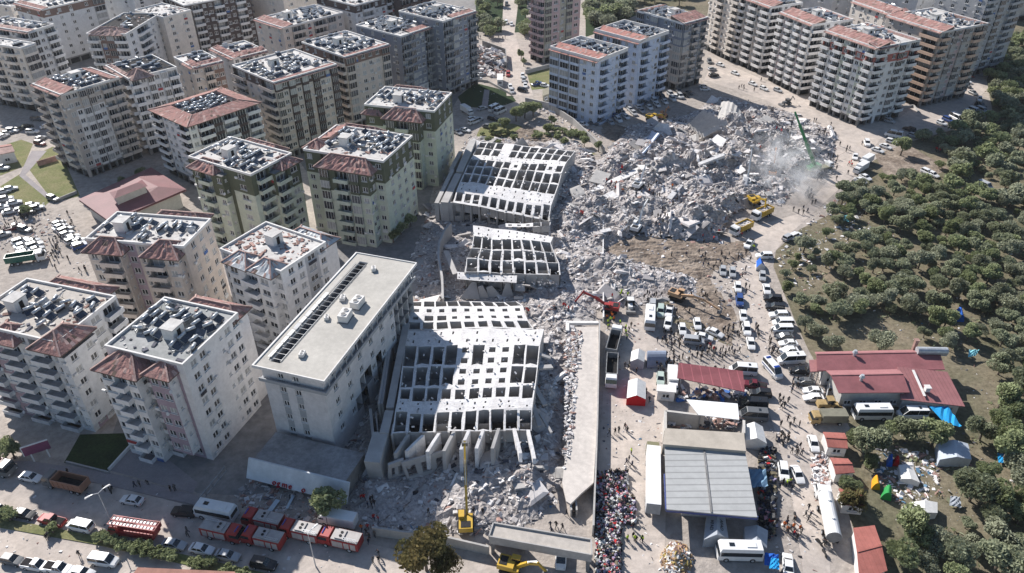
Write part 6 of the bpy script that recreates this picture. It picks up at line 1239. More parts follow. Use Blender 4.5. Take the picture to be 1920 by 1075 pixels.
def excavator(col, arm=1.0, elev=(35, -50), stick=3.0):
    m = Model(); pc_ = paints[col] if isinstance(col, str) else col
    tr = MB(); tr.hull([(-1.6, -.3, 0), (1.6, -.3, 0), (1.6, .3, 0), (-1.6, .3, 0)], [(-2.0, -.3, .45), (2.0, -.3, .45), (2.0, .3, .45), (-2.0, .3, .45)]); tr.hull([(-2.0, -.3, .45), (2.0, -.3, .45), (2.0, .3, .45), (-2.0, .3, .45)], [(-1.7, -.3, .85), (1.7, -.3, .85), (1.7, .3, .85), (-1.7, .3, .85)])
    for y in (-1.1, 1.1): m.add('track', tr, [black_m], (0, y, 0))
    b = MB(); b.box((0, 0, .75), (2.2, 1.8, .4)); b.box((-.9, 0, 1.5), (2.9, 2.5, 1.0), taper=.96); b.box((.6, -.6, 1.2), (1.6, 1.2, .5)); m.add('house', b, [pc_])
    b = MB(); b.box((-1.4, 0, 2.03), (1.3, 1.7, .1)); m.add('engine_cover', b, [black_m])
    b = MB(); b.box((.55, .75, 2.55), (1.5, 1.0, .12)); b.box((-.16, .75, 1.95), (.1, .95, 1.2)); b.box((.55, .75, 1.3), (1.5, 1.0, .5)); m.add('cab', b, [pc_ if col != 'white2' else white_m]); b = MB(); b.box((.55, .75, 2.02), (1.45, .95, .95)); m.add('windscreen', b, [car_glass])
    a1 = R(elev[0]); L1 = 5.2 * arm; p0 = Vector((1.0, -.2, 1.5)); p1 = p0 + Vector((math.cos(a1), 0, math.sin(a1))) * L1 * .5 + Vector((0, 0, .5)); p2 = p0 + Vector((math.cos(a1), 0, math.sin(a1))) * L1
    b = MB(); b.bar(p0, p1, .42, .65); b.bar(p1, p2, .38, .5); m.add('boom', b, [pc_])
    a2 = R(elev[1]); p3 = p2 + Vector((math.cos(a2), 0, math.sin(a2))) * stick; b = MB(); b.bar(p2 - (p3 - p2) * .15, p3, .32, .4); m.add('stick', b, [pc_])
    b = MB(); q = p3; b.hull([q + Vector((-.4, -.55, -.9)), q + Vector((.5, -.55, -.7)), q + Vector((.5, .55, -.7)), q + Vector((-.4, .55, -.9))], [q + Vector((-.5, -.5, .05)), q + Vector((.25, -.5, .1)), q + Vector((.25, .5, .1)), q + Vector((-.5, .5, .05))]); m.add('bucket', b, [concd_m])
    b = MB(); b.bar(p0 + Vector((.2, 0, -.4)), p1 + Vector((0, 0, -.2)), .16); b.bar(p1 + Vector((0, 0, .35)), p2 + Vector((-.2, 0, .5)), .14); m.add('ram', b, [tank_m]); return m
def loader():
    m = Model(); pc_ = paints['tan']; b = MB(); b.box((-1.2, 0, 1.35), (2.6, 1.7, 1.0), taper=.92); b.box((1.1, 0, 1.0), (1.6, 1.2, .6)); m.add('body', b, [pc_]); b = MB(); b.box((0, 0, 2.2), (1.3, 1.4, 1.1)); m.add('windscreen', b, [car_glass]); b = MB(); b.box((0, 0, 2.82), (1.5, 1.6, .12)); m.add('cab', b, [pc_])
    b = MB()
    for y in (-.6, .6): b.bar((.8, y, 1.6), (3.0, y, .6), .2, .3)
    m.add('lift_arm', b, [pc_]); b = MB(); b.hull([(2.8, -1.3, .05), (3.9, -1.3, .05), (3.9, 1.3, .05), (2.8, 1.3, .05)], [(2.7, -1.3, .95), (3.1, -1.3, .95), (3.1, 1.3, .95), (2.7, 1.3, .95)]); m.add('bucket', b, [concd_m]); m.wheels((-1.5, 1.4), 1.0, 1.9); return m
LOADER = loader()
def backhoe():
    m = Model(); b = MB(); b.box((.9, 0, 1.2), (1.9, 1.0, .8)); b.box((-.5, 0, .9), (2.4, 1.1, .5)); m.add('body', b, [PW]); b = MB(); b.box((-.4, 0, 1.9), (1.4, 1.4, 1.0)); m.add('windscreen', b, [car_glass]); b = MB(); b.box((-.4, 0, 2.45), (1.6, 1.6, .1)); m.add('cab', b, [PW]); b = MB(); b.box((2.7, 0, .5), (.8, 2.3, .8)); b.bar((.8, .6, 1.1), (2.4, .6, .6), .2); b.bar((.8, -.6, 1.1), (2.4, -.6, .6), .2); m.add('front_bucket', b, [concd_m])
    b = MB(); b.bar((-1.6, 0, 1), (-2.6, 0, 3.2), .3); b.bar((-2.6, 0, 3.2), (-3.9, 0, 1.6), .25); m.add('digging_arm', b, [concd_m]); m.wheels((-1.0,), .95, 2.0); m.wheels((1.6,), .85, 1.3); return m
BACKH = backhoe()
ca_, crz = P(1532, 322), None
_c = P(1572, 314) - ca_; crz = math.atan2(_c.y, _c.x); CRE = Matrix.Rotation(-crz, 3, 'Z') @ (P(1484, 216, 19) - P(1521, 316, 2.8))
def crane():
    m = Model(); b = MB(); b.box((0, 0, 1.2), (10, 2.4, .8)); m.add('chassis', b, [paints['olive']]); cab_(m, 3.6, z0=.9, z1=2.9, l=2.0, w=1.2)
    b = MB(); b.box((-1.5, 0, 2.2), (3.6, 2.3, 1.4)); b.box((-3.6, 0, 2.0), (1.2, 2.3, 1.2)); m.add('superstructure', b, [paints['crane']])
    b = MB(); p0 = Vector((-1.8, 0, 2.8)); e = CRE; 
    for k, (s0, s1, w_) in enumerate(((0, .4, 1.0), (.4, .75, .75), (.75, 1, .5))): b.bar(p0 + e * s0, p0 + e * s1, w_, w_)
    m.add('boom', b, [paints['crane']]); b = MB(); b.cyl(p0 + e, p0 + e - Vector((0, 0, 11)), .05, n=5); b.box(p0 + e - Vector((0, 0, 11.4)), (.5, .3, .9)); m.add('hook_line', b, [black_m])
    b = MB()
    for x in (-4, 3): b.box((x, 0, .5), (.4, 6.4, .3)); b.box((x, 3.1, .15), (.8, .8, .3)); b.box((x, -3.1, .15), (.8, .8, .3))
    m.add('outrigger', b, [metal_m]); m.wheels((-3.4, -2.0, 1.8, 3.6), 1.05, 1.6); return m
CRANE = crane()
def at(x, y, dx, dy, z=0):
    a = P(x, y, z); c = P(x + dx, y + dy, z) - a; return a, math.atan2(c.y, c.x)
GB = {'SEDAN': ('parked_car', 'sedan', SEDAN), 'HATCH': ('parked_car', 'hatchback', HATCH), 'SUV': ('parked_car', 'off-roader', SUV), 'VAN': ('parked_van', 'van', VAN), 'MINI': ('minibus', 'minibus', MINI), 'PICK': ('pickup_truck', 'pickup', PICK)}
CARPOS = []
def veh(kind, col, x, y, dx, dy, where, far=False, auto=True):
    nm, w_, m = GB[kind]; a, rz = at(x, y, dx, dy); CARPOS.append(a)
    lbl = {'green': 'pale green', 'dkgreen': 'dark green'}.get(col, col)
    m.place(nm, f'{lbl} {w_} {where}', w_, a, rz, 'cars parked and driving around the site', paints[col] if col != 'white' else None, single=far, auto=auto)
def special(m, nm, lb, cat, x, y, dx, dy, z=0, grp=None, pc=None, tilt=None):
    a, rz = at(x, y, dx, dy, z); CARPOS.append(a); return m.place(nm, lb, cat, a, rz, grp, pc, auto=False, tilt=tilt)
# main road, bottom left
mr_ = 'on the main road'
for k, c_, x, y, dx, dy in [('SEDAN', 'white', 60, 899, 40, 8), ('SEDAN', 'white', 249, 942, -40, -7), ('SUV', 'black', 347, 964, -40, -4), ('SEDAN', 'black', 48, 968, 40, 8), ('VAN', 'white', 153, 991, -40, -9), ('SEDAN', 'silver', 328, 1025, 40, 7), ('SEDAN', 'white', 380, 1034, 40, 8), ('SEDAN', 'silver', 428, 1046, 40, 8), ('SUV', 'black', 496, 1062, 40, 8), ('VAN', 'white', 197, 1056, 40, 6), ('HATCH', 'grey', 26, 1054, 40, 8), ('PICK', 'white', 70, 1064, 40, 8), ('PICK', 'white', 112, 1070, 40, 8), ('SEDAN', 'white', 156, 1078, 40, 8), ('HATCH', 'grey', 2, 960, 40, 30)]: veh(k, c_, x, y, dx, dy, mr_)
veh('PICK', 'red', 100, 980, -40, -10, mr_); veh('VAN', 'white', 1052, 1049, -2, 30, 'under the entrance canopy')
FG = 'red fire engines in a row on the main road'
for x, y, dx, dy, lb in [(421, 1006, 40, 9, 'red fire engine facing right, leftmost of the row'), (497, 985, -40, -9, 'red fire engine behind the row, beside the white bus'), (497, 1019, -40, -9, 'red fire engine in the front row, facing left, second from left'), (567, 1006, -40, -9, 'red fire engine third from left, behind the lamp post'), (641, 1021, -40, -9, 'red fire engine rightmost, half in sunlight')]: special(FIRE, 'fire_engine', lb, 'fire engine', x, y, dx, dy, grp=FG)
special(LADT, 'ladder_truck', 'red turntable ladder truck with long pale booms', 'fire engine', 257, 1002, -40, -6)
special(TIPB, 'tipper_truck', 'brown empty tipper truck in the shade on the main road', 'truck', 128, 914, -40, -9)
special(TIPB, 'tipper_truck', 'brown tipper truck cut by the left edge', 'truck', -8, 884, 40, 8)
special(MBUS, 'bus', 'white coach behind the fire engines, left of annex', 'bus', 408, 968, -40, -8)
special(BOXT, 'box_truck', 'pale damaged truck behind the last fire engines', 'truck', 634, 982, -40, -8)
special(excavator('yellow', 1.9, (62, 30), 3.5), 'excavator', 'yellow excavator reaching up at the toppled tower', 'excavator', 874, 985, 0, -40, .8)
# yard
special(TRAIL, 'trailer_truck', 'long white trailer truck beside the grey warehouse', 'truck', 1222, 905, 0, -40)
special(TIPG, 'tipper_truck', 'grey empty tipper with white cab next to the deck', 'truck', 1146, 705, -2, 40)
special(TIPG, 'tipper_truck', 'white tipper parked nose to tail above the grey one', 'truck', 1151, 648, 8, -30)
special(MBUS, 'bus', 'narrow white bus near the red excavator', 'bus', 1218, 605, -2, 40)
yd = 'in the yard beside the crowd'
for k, c_, x, y, dx, dy in [('SUV', 'green', 1238, 588, -3, 40), ('SUV', 'silver', 1223, 578, -3, 40), ('PICK', 'white', 1254, 588, -8, 40), ('SUV', 'white', 1252, 612, -8, 40), ('HATCH', 'white', 1279, 622, 6, 40), ('HATCH', 'white', 1307, 612, 8, 40), ('SEDAN', 'white', 1319, 636, 40, 8), ('SEDAN', 'white', 1340, 628, 40, 18), ('VAN', 'silver', 1300, 644, 40, 4), ('HATCH', 'green', 1238, 715, 0, 40)]: veh(k, c_, x, y, dx, dy, yd)
special(BOXT, 'box_truck', 'small white van body by the gate kiosk', 'truck', 1260, 722, 2, 30)
ec = 'in the left column of the east road'
for k, c_, x, y, dx, dy in [('HATCH', 'silver', 1355, 512, 2, 40), ('HATCH', 'silver', 1373, 515, 3, 40), ('HATCH', 'white', 1383, 543, 5, 40), ('SUV', 'blue', 1386, 568, 5, 40), ('HATCH', 'white', 1393, 597, 6, 40), ('SUV', 'white', 1399, 622, 8, 40), ('SEDAN', 'white', 1407, 648, 8, 40)]: veh(k, c_, x, y, dx, dy, ec)
er = 'in the row nosing out of the olive trees'
for k, c_, x, y, dx, dy in [('HATCH', 'silver', 1429, 522, 3, 40), ('SEDAN', 'white', 1437, 546, 8, 40), ('SUV', 'black', 1448, 564, -40, -4), ('SUV', 'black', 1452, 580, -40, -4), ('SUV', 'white', 1459, 595, -40, 0), ('VAN', 'white', 1467, 610, -40, 0), ('VAN', 'white', 1466, 622, -40, 0), ('SEDAN', 'grey', 1469, 635, -40, 2), ('SEDAN', 'white', 1477, 648, -40, 0), ('SEDAN', 'white', 1478, 661, -40, 2), ('SEDAN', 'black', 1497, 699, -40, -4), ('SEDAN', 'grey', 1508, 720, -40, -4), ('SEDAN', 'white', 1523, 737, -40, -2), ('SEDAN', 'white', 1524, 750, -40, 0), ('PICK', 'silver', 1558, 738, 6, -30), ('MINI', 'white', 1482, 680, -40, 2)]: veh(k, c_, x, y, dx, dy, er)
special(AMB, 'ambulance', 'white ambulance with blue roof lights driving down the east road', 'ambulance', 1447, 698, 26, 30)
sh_ = 'behind the maroon shed'
for k, c_, x, y, dx, dy in [('MINI', 'white', 1392, 700, -40, -3), ('PICK', 'burgundy', 1414, 726, -40, -6), ('SUV', 'black', 1425, 742, -40, -3), ('MINI', 'black', 1410, 765, -40, -2), ('MINI', 'grey', 1410, 785, -40, -3)]: veh(k, c_, x, y, dx, dy, sh_)
rd = 'on the lower east road'
for k, c_, x, y, dx, dy in [('SEDAN', 'white', 1524, 836, 12, 40), ('SUV', 'white', 1468, 890, 6, 40), ('SEDAN', 'white', 1494, 894, 18, 40), ('SEDAN', 'white', 1476, 1062, -3, -40)]: veh(k, c_, x, y, dx, dy, rd)
special(MBUS, 'bus', 'white bus at the bottom, beside the relief tents', 'bus', 1384, 1043, -40, -1)
special(MBUS, 'bus', 'white bus parked in front of the crimson halls', 'bus', 1632, 782, -40, 0)
veh('MINI', 'white', 1708, 782, -40, 0, 'in front of the crimson halls')
special(CANV, 'canvas_truck', 'small yellow cabbed truck with olive canopy', 'truck', 1548, 792, -40, 0)
special(LOADER, 'wheel_loader', 'yellow wheel loader with load beside the canvas truck', 'loader', 1552, 766, 40, 0)
special(TANKT, 'tanker_truck', 'white tank truck parked along the red roofed cabins', 'truck', 1548, 975, -8, -40)
special(TIPY, 'tipper_truck', 'yellow loaded tipper being filled, farther of two', 'truck', 1427, 408, -30, 14); special(TIPY, 'tipper_truck', 'yellow loaded tipper, nearer of two', 'truck', 1388, 436, -30, 14)
veh('PICK', 'white', 1404, 461, -14, 20, 'beside the nearer yellow tipper'); veh('SUV', 'white', 1432, 484, -40, 0, 'beside the blue and white tent')
special(excavator('yellow', 1.0, (30, -80), 3.2), 'excavator', 'yellow excavator loading the farther tipper', 'excavator', 1413, 382, 20, 16, .8)
special(excavator('white', 1.1, (50, -20), 3), 'excavator', 'white excavator climbing the middle of the rubble', 'excavator', 1196, 352, 20, -20, 3)
special(excavator('white', 1.1, (55, 10), 3), 'excavator', 'white excavator in the mud beside the pale wall', 'excavator', 1193, 432, 18, -22, .8)
special(excavator('white', 1.3, (70, 40), 3.5), 'excavator', 'white excavator facing the high rubble face', 'excavator', 1399, 345, 0, -30, 1.5)
special(excavator('orange', 1.1, (60, 0), 3), 'excavator', 'orange excavator beside the dust cloud', 'excavator', 1447, 328, 0, -30, 1.2)
special(excavator('red', 1.25, (25, -60), 4), 'excavator', 'red excavator stretching left over the deck end', 'excavator', 1143, 583, -40, -6, .4)
special(excavator(paint('paint_pale_orange', (.52, .33, .19)), 1.2, (8, -18), 4.2), 'excavator', 'pale orange excavator with arm lowered to the right', 'excavator', 1270, 560, 40, 14, .4)
special(excavator('yellow', .8, (30, -40), 2), 'excavator', 'small yellow digger among the parked cars by the blue blocks', 'excavator', 1222, 226, 30, 10, .6)
special(excavator('orange', .7, (30, -40), 2), 'excavator', 'small orange digger beside the small yellow one', 'excavator', 1243, 222, 20, -20, .8)
special(excavator('grey', 1.0, (30, -50), 3), 'excavator', 'dark grey excavator working near the crane boom', 'excavator', 1478, 255, -30, -4, 2)
special(excavator('yellow', .8, (30, -50), 2), 'excavator', 'small yellow digger head at the bottom edge', 'excavator', 960, 1068, 40, 10, 0)
special(BACKH, 'backhoe_loader', 'white backhoe loader right of the red excavator', 'loader', 1181, 577, 4, 40)
special(BACKH, 'backhoe_loader', 'dark backhoe crossing the road below the right cluster', 'loader', 1474, 197, -40, 8, pc=paints['grey'])
special(CRANE, 'mobile_crane', 'green mobile crane with tall boom over the rubble', 'crane', 1532, 322, 40, -8)
ne = 'at the top right end of the east road'
for k, c_, x, y, dx, dy in [('SEDAN', 'white', 1603, 297, -4, 30), ('SEDAN', 'white', 1645, 285, 40, 14), ('SEDAN', 'white', 1660, 278, 40, 14), ('SUV', 'white', 1625, 272, 6, 20), ('SEDAN', 'white', 1613, 342, 40, 20), ('SEDAN', 'white', 1622, 336, 40, 20), ('SUV', 'grey', 1608, 350, 40, 20), ('MINI', 'white', 1674, 257, -40, -8), ('HATCH', 'white', 1671, 268, 40, 10), ('SUV', 'black', 1704, 246, -30, -10), ('SEDAN', 'silver', 1711, 257, 40, 14), ('HATCH', 'white', 1765, 234, 40, 16), ('SUV', 'blue', 1777, 228, 40, 16), ('MINI', 'white', 1792, 226, 20, 10), ('HATCH', 'white', 1808, 222, 20, 8), ('VAN', 'white', 1818, 216, 20, 8), ('VAN', 'white', 1826, 211, 20, 8), ('VAN', 'silver', 1840, 210, 20, 8), ('SUV', 'black', 1838, 201, 20, 8), ('HATCH', 'white', 1836, 189, 4, 20), ('SEDAN', 'grey', 1824, 177, 20, 10), ('SUV', 'grey', 1811, 163, 20, 10), ('HATCH', 'silver', 1802, 155, 20, 4), ('HATCH', 'white', 1812, 156, 20, 4), ('HATCH', 'white', 1662, 224, 20, 6), ('HATCH', 'silver', 1668, 230, 20, 6), ('HATCH', 'white', 1749, 331, 30, 14), ('SUV', 'white', 1738, 327, 30, 14), ('SUV', 'white', 1832, 362, 30, 14), ('VAN', 'silver', 1846, 352, 30, 14), ('SUV', 'silver', 1478, 449, 30, -16), ('SUV', 'white', 1490, 446, 30, -14)]: veh(k, c_, x, y, dx, dy, ne, far=True)
for x, y, lb in ((1612, 322, 'white box truck nearer of two beside the orange cones'), (1622, 308, 'white box truck farther of two by the crane')): special(BOXT, 'box_truck', lb, 'truck', x, y, -20, 12)
tr_ = 'on the sunny road below the right cluster'
for k, c_, x, y, dx, dy in [('HATCH', 'silver', 1335, 132, 40, -6), ('SEDAN', 'white', 1350, 124, 40, 14), ('SUV', 'black', 1338, 144, 40, -4), ('SEDAN', 'white', 1378, 140, 40, 16), ('SEDAN', 'white', 1411, 160, 40, 16), ('HATCH', 'white', 1432, 169, 40, 16), ('HATCH', 'silver', 1458, 172, 40, 16), ('SUV', 'grey', 1330, 118, 10, 20), ('SEDAN', 'white', 1322, 170, 40, 0)]: veh(k, c_, x, y, dx, dy, tr_, far=True)
# rows beside the blue blocks
bb = 'in the packed lot beside the blue blocks'
for i in range(10): veh(rnd.choice(('SEDAN', 'HATCH', 'SUV')), rnd.choice(('white', 'silver', 'white', 'grey', 'white')), 1145 + i * 14.5, 233 - i * 5.6 + rnd.uniform(-1, 1), 14, 12, bb, True)
for i in range(9): veh(rnd.choice(('SEDAN', 'HATCH', 'SUV')), rnd.choice(('white', 'silver', 'grey', 'white', 'blue')), 1152 + i * 15, 221 - i * 5.8 + rnd.uniform(-1, 1), 14, 12, bb, True)
for x, y, c_ in ((1268, 184, 'white'), (1283, 181, 'black'), (1292, 177, 'grey'), (1093, 236, 'white'), (1113, 234, 'grey'), (1320, 166, 'silver')): veh('SEDAN', c_, x, y, 30, 6, bb, True)
tc_ = 'on the street beside the tall tower'
for k, c_, x, y, dx, dy in [('PICK', 'blue', 1007, 160, 30, -6), ('HATCH', 'white', 1022, 163, 30, 4), ('HATCH', 'white', 980, 145, 0, 20), ('HATCH', 'silver', 982, 153, 0, 20), ('SEDAN', 'white', 985, 163, 4, 20), ('SUV', 'black', 980, 172, 20, 4), ('HATCH', 'white', 957, 166, 6, 20), ('HATCH', 'silver', 960, 174, 6, 20), ('SUV', 'white', 949, 45, 0, 20), ('HATCH', 'white', 959, 48, 0, 20), ('SUV', 'grey', 950, 10, 0, 20), ('SEDAN', 'white', 905, 40, 20, 4), ('SUV', 'red', 953, 142, 0, 20)]: veh(k, c_, x, y, dx, dy, tc_, True)
pl = 'in the shaded lot behind the lopsided tile tent'
for k, c_, x, y, dx, dy in [('MINI', 'white', 928, 207, 20, -9), ('MINI', 'white', 938, 212, 20, -9), ('SEDAN', 'silver', 904, 206, 20, -6), ('SUV', 'black', 925, 226, 20, 4), ('SEDAN', 'white', 872, 247, 20, 4), ('SEDAN', 'silver', 858, 251, 20, 10), ('SUV', 'white', 888, 232, 20, -6), ('SUV', 'silver', 897, 228, 20, -8), ('HATCH', 'white', 885, 225, 20, -8), ('HATCH', 'silver', 863, 168, 20, 4), ('HATCH', 'grey', 880, 160, 20, -4), ('HATCH', 'white', 896, 150, 20, -4), ('SEDAN', 'silver', 903, 142, 20, -4), ('SEDAN', 'grey', 915, 240, 20, 4)]: veh(k, c_, x, y, dx, dy, pl, True)
special(BOXT, 'box_truck', 'white box truck in the shaded lot by the lawn', 'truck', 876, 213, 20, 12)
ll = 'in the left edge parking lot'
for i, (x, y) in enumerate([(8, 362), (22, 357), (12, 377), (28, 383), (42, 397), (52, 402), (20, 400), (62, 388), (70, 394), (3, 392)]): veh(('SEDAN', 'HATCH', 'SUV')[i % 3], ('white', 'white', 'silver', 'white', 'silver', 'grey')[i % 6], x, y, 30, -6, ll, i > 6)
veh('SUV', 'grey', 101, 376, 30, 10, ll)
lm = 'in the angled rows by the sunny street'
for i in range(7): veh(('HATCH', 'SEDAN', 'SUV')[i % 3], ('white', 'white', 'silver')[i % 3], 112 + i * 6.2 - (i % 2) * 4, 422 + i * 6.6, 24, -10, lm)
for i in range(8): veh(('SUV', 'HATCH', 'SEDAN')[i % 3], ('white', 'silver', 'white', 'white')[i % 4], 40 + (i % 2) * 22 + i * 1.5, 456 + (i // 2) * 7.5, 24, -8, lm)
veh('HATCH', 'white', 149, 455, 24, -8, lm); veh('SUV', 'blue', 153, 465, 24, -8, lm); veh('PICK', 'burgundy', 28, 430, 30, -8, 'among wrecks at the left edge'); veh('HATCH', 'silver', 8, 443, 30, -8, 'among wrecks at the left edge'); veh('SUV', 'grey', 48, 434, 30, 8, 'among wrecks at the left edge')
special(TIPN, 'tipper_truck', 'green bodied truck with white cab at the left edge', 'truck', 52, 492, 40, -6, pc=None).children
ul = 'on the far left streets'
for i, (x, y) in enumerate([(8, 258), (14, 252), (24, 248), (38, 244), (52, 240), (62, 250), (78, 262), (88, 240), (70, 226), (92, 225), (150, 97), (165, 92), (178, 96), (142, 104), (100, 215), (118, 208), (180, 88), (6, 318), (215, 40)]): veh(('HATCH', 'SEDAN', 'SUV')[i % 3], ('white', 'silver', 'white', 'grey', 'black')[i % 5], x, y, 20, -8 + (i % 3) * 4, ul, True)
veh('SUV', 'burgundy', 76, 272, 20, 4, ul, True)
for phr, x, y in (('white trailer truck', 1222, 900), ('red excavator', 1143, 583), ('green crane', 1532, 322), ('pale orange excavator', 1270, 560), ('tunnel tent', 1228, 675), ('red walled tent', 1193, 735), ('white ambulance', 1447, 698), ('tank truck', 1548, 975), ('yellow excavator', 874, 985), ('fire engine row', 540, 1010), ('nearer yellow tipper', 1388, 436), ('ladder truck', 257, 1002), ('long bus', 1382, 1036), ('concrete deck', 1095, 800), ('dome tents', 1650, 900), ('silver tent', 1790, 845), ('blue tarpaulin', 1772, 780), ('playground', 1808, 148), ('nearer blue block', 1112, 227), ('farther blue block', 1190, 205), ('tall tower', 1019, 120), ('white balconied block', 1605, 232), ('peach cornered block', 1712, 205), ('box trucks', 1615, 315), ('small lawn', 910, 190), ('collapsed house', 918, 110), ('burgundy pickup', 28, 430), ('green truck', 52, 492), ('lawn path', 70, 330), ('curved balconies', 30, 190), ('tall beige block', 165, 345), ('entrance kiosk', 1000, 1030), ('dark lawn', 180, 860), ('white relief tent', 1415, 815), ('canvas truck', 1548, 792), ('mud track', 1220, 470), ('orchard blue tent', 1798, 595)): land(phr, x, y)

# ------------------------------------------------------------ people
def person_mesh(pose):
    J = {'pel': (0, 0, .95), 'che': (0, 0, 1.3), 'nk': (0, 0, 1.5), 'hd': (.02, 0, 1.64), 'top': (.02, 0, 1.72)}
    if pose == 0: legs = [((0, .1, .9), (.03, .11, .5), (-.02, .11, .08), (.12, .12, .04)), ((0, -.1, .9), (.02, -.11, .5), (-.02, -.12, .08), (.12, -.13, .04))]; arms = [((0, .2, 1.42), (-.02, .26, 1.15), (.08, .25, .9)), ((0, -.2, 1.42), (-.02, -.26, 1.15), (.08, -.25, .9))]
    elif pose == 1: legs = [((0, .1, .9), (.22, .1, .52), (.28, .1, .08), (.42, .1, .06)), ((0, -.1, .9), (-.06, -.1, .5), (-.34, -.1, .16), (-.22, -.1, .06))]; arms = [((0, .2, 1.42), (-.16, .25, 1.18), (-.08, .25, .95)), ((0, -.2, 1.42), (.14, -.25, 1.18), (.3, -.23, 1.02))]
    else: legs = [((0, .12, .9), (.1, .16, .5), (.02, .2, .08), (.16, .22, .04)), ((0, -.12, .9), (.1, -.16, .5), (.02, -.2, .08), (.16, -.22, .04))]; arms = [((.1, .2, 1.38), (.26, .24, 1.15), (.46, .14, 1.18)), ((.1, -.2, 1.38), (.26, -.24, 1.15), (.44, -.12, 1.05))]; J['che'] = (.1, 0, 1.28); J['nk'] = (.16, 0, 1.46); J['hd'] = (.22, 0, 1.58); J['top'] = (.24, 0, 1.66)
    V = [J['pel'], J['che'], J['nk'], J['hd'], J['top']]; E_ = [(0, 1), (1, 2), (2, 3), (3, 4)]; RR = [(.17, .13), (.2, .13), (.07, .07), (.1, .11), (.08, .09)]
    for l in legs:
        p = 0
        for q, r_ in zip(l, ((.1, .1), (.075, .075), (.055, .055), (.05, .04))): V.append(q); E_.append((p, len(V) - 1)); p = len(V) - 1; RR.append(r_)
    for l in arms:
        p = 1
        for q, r_ in zip(l, ((.075, .075), (.055, .055), (.042, .042))): V.append(q); E_.append((p, len(V) - 1)); p = len(V) - 1; RR.append(r_)
    me = bpy.data.meshes.new('p'); me.from_pydata(V, E_, []); o = bpy.data.objects.new('tmp', me); C.objects.link(o); mo = o.modifiers.new('s', 'SKIN')
    for v, r_ in zip(me.skin_vertices[0].data, RR): v.radius = r_
    me.skin_vertices[0].data[0].use_root = True; sb_ = o.modifiers.new('u', 'SUBSURF'); sb_.levels = 1; sb_.render_levels = 1
    r_ = bpy.data.meshes.new_from_object(o.evaluated_get(bpy.context.evaluated_depsgraph_get())); bpy.data.objects.remove(o); return r_
skin_ = mat('skin', (.42, .26, .19), .6, .05, 3); hair_ = mat('dark_hair', (.02, .016, .013), .7, .1, 3)
cloth = {'black': mat('cloth_black', (.018, .018, .022), .9, .2, 3), 'navy': mat('cloth_navy', (.03, .04, .08), .9, .2, 3), 'red': mat('cloth_red', (.55, .03, .03), .8, .1, 3), 'hivis': mat('cloth_hi_vis', (.55, .75, .05), .8, .1, 3), 'orange': mat('cloth_orange', (.75, .18, .03), .8, .1, 3), 'grey': mat('cloth_grey', (.12, .12, .12), .9, .2, 3), 'khaki': mat('cloth_khaki', (.20, .17, .11), .9, .2, 3), 'white': mat('cloth_white', (.6, .6, .58), .9, .1, 3)}
PB = {}
base = [person_mesh(i) for i in range(3)]
def pmesh(pose, c_, tr):
    if (pose, c_, tr) not in PB:
        me = base[pose].copy(); me.materials.clear()
        for m in (cloth[c_], cloth[tr], skin_, hair_): me.materials.append(m)
        hx = 1.50 if pose < 2 else 1.44
        for p in me.polygons:
            z = p.center.z; mi = 0
            if z < .92: mi = 1
            if z > hx: mi = 2
            if z > hx + .13 or (z > hx + .04 and p.center.x < (.0 if pose < 2 else .18)): mi = 3
            if abs(p.center.y) > .19 and z < 1.0 and pose < 2 and z > .84: mi = 2
            p.material_index = mi; p.use_smooth = True
        PB[(pose, c_, tr)] = me
    return PB[(pose, c_, tr)]
NP = 0; PL = []
PPOS = []
CN = {'hivis': 'hi-vis yellow', 'black': 'black', 'navy': 'dark blue', 'khaki': 'khaki'}
def people(n, x, y, sx, sy, cols='black black black navy grey', where=None, face=None, z=None):
    global NP
    cols = cols.split()
    for _ in range(n):
        for _t in range(20):
            xx = x + rnd.gauss(0, .5) * sx; yy = y + rnd.gauss(0, .5) * sy; p = P(xx, yy)
            if all((p - q).length > .75 for q in PPOS[-160:]) and all(abs(p.x - q.x) > 1.3 or abs(p.y - q.y) > 1.3 for q in CARPOS): break
        h_ = rz_(p.x, p.y); p.z = (h_ or 0) if z is None else z
        if h_: p = P(xx, yy, h_); p.z = (rz_(p.x, p.y) or 0) + .1
        PPOS.append(p.copy()); c_ = rnd.choice(cols); tr = rnd.choice(('black', 'navy', 'grey', 'black')) if c_ not in ('hivis', 'orange', 'red') else rnd.choice(('navy', 'black'))
        pose = rnd.choices((0, 1, 2), (4, 4, 1.5))[0]
        PL.append((p, f'person in {CN.get(c_, c_)} jacket, ' + ('standing', 'walking', 'bending forward')[pose], rnd.uniform(0, 6.28), pmesh(pose, c_, tr), rnd.uniform(1.0, 1.12))); NP += 1
dk = 'black black black navy grey'
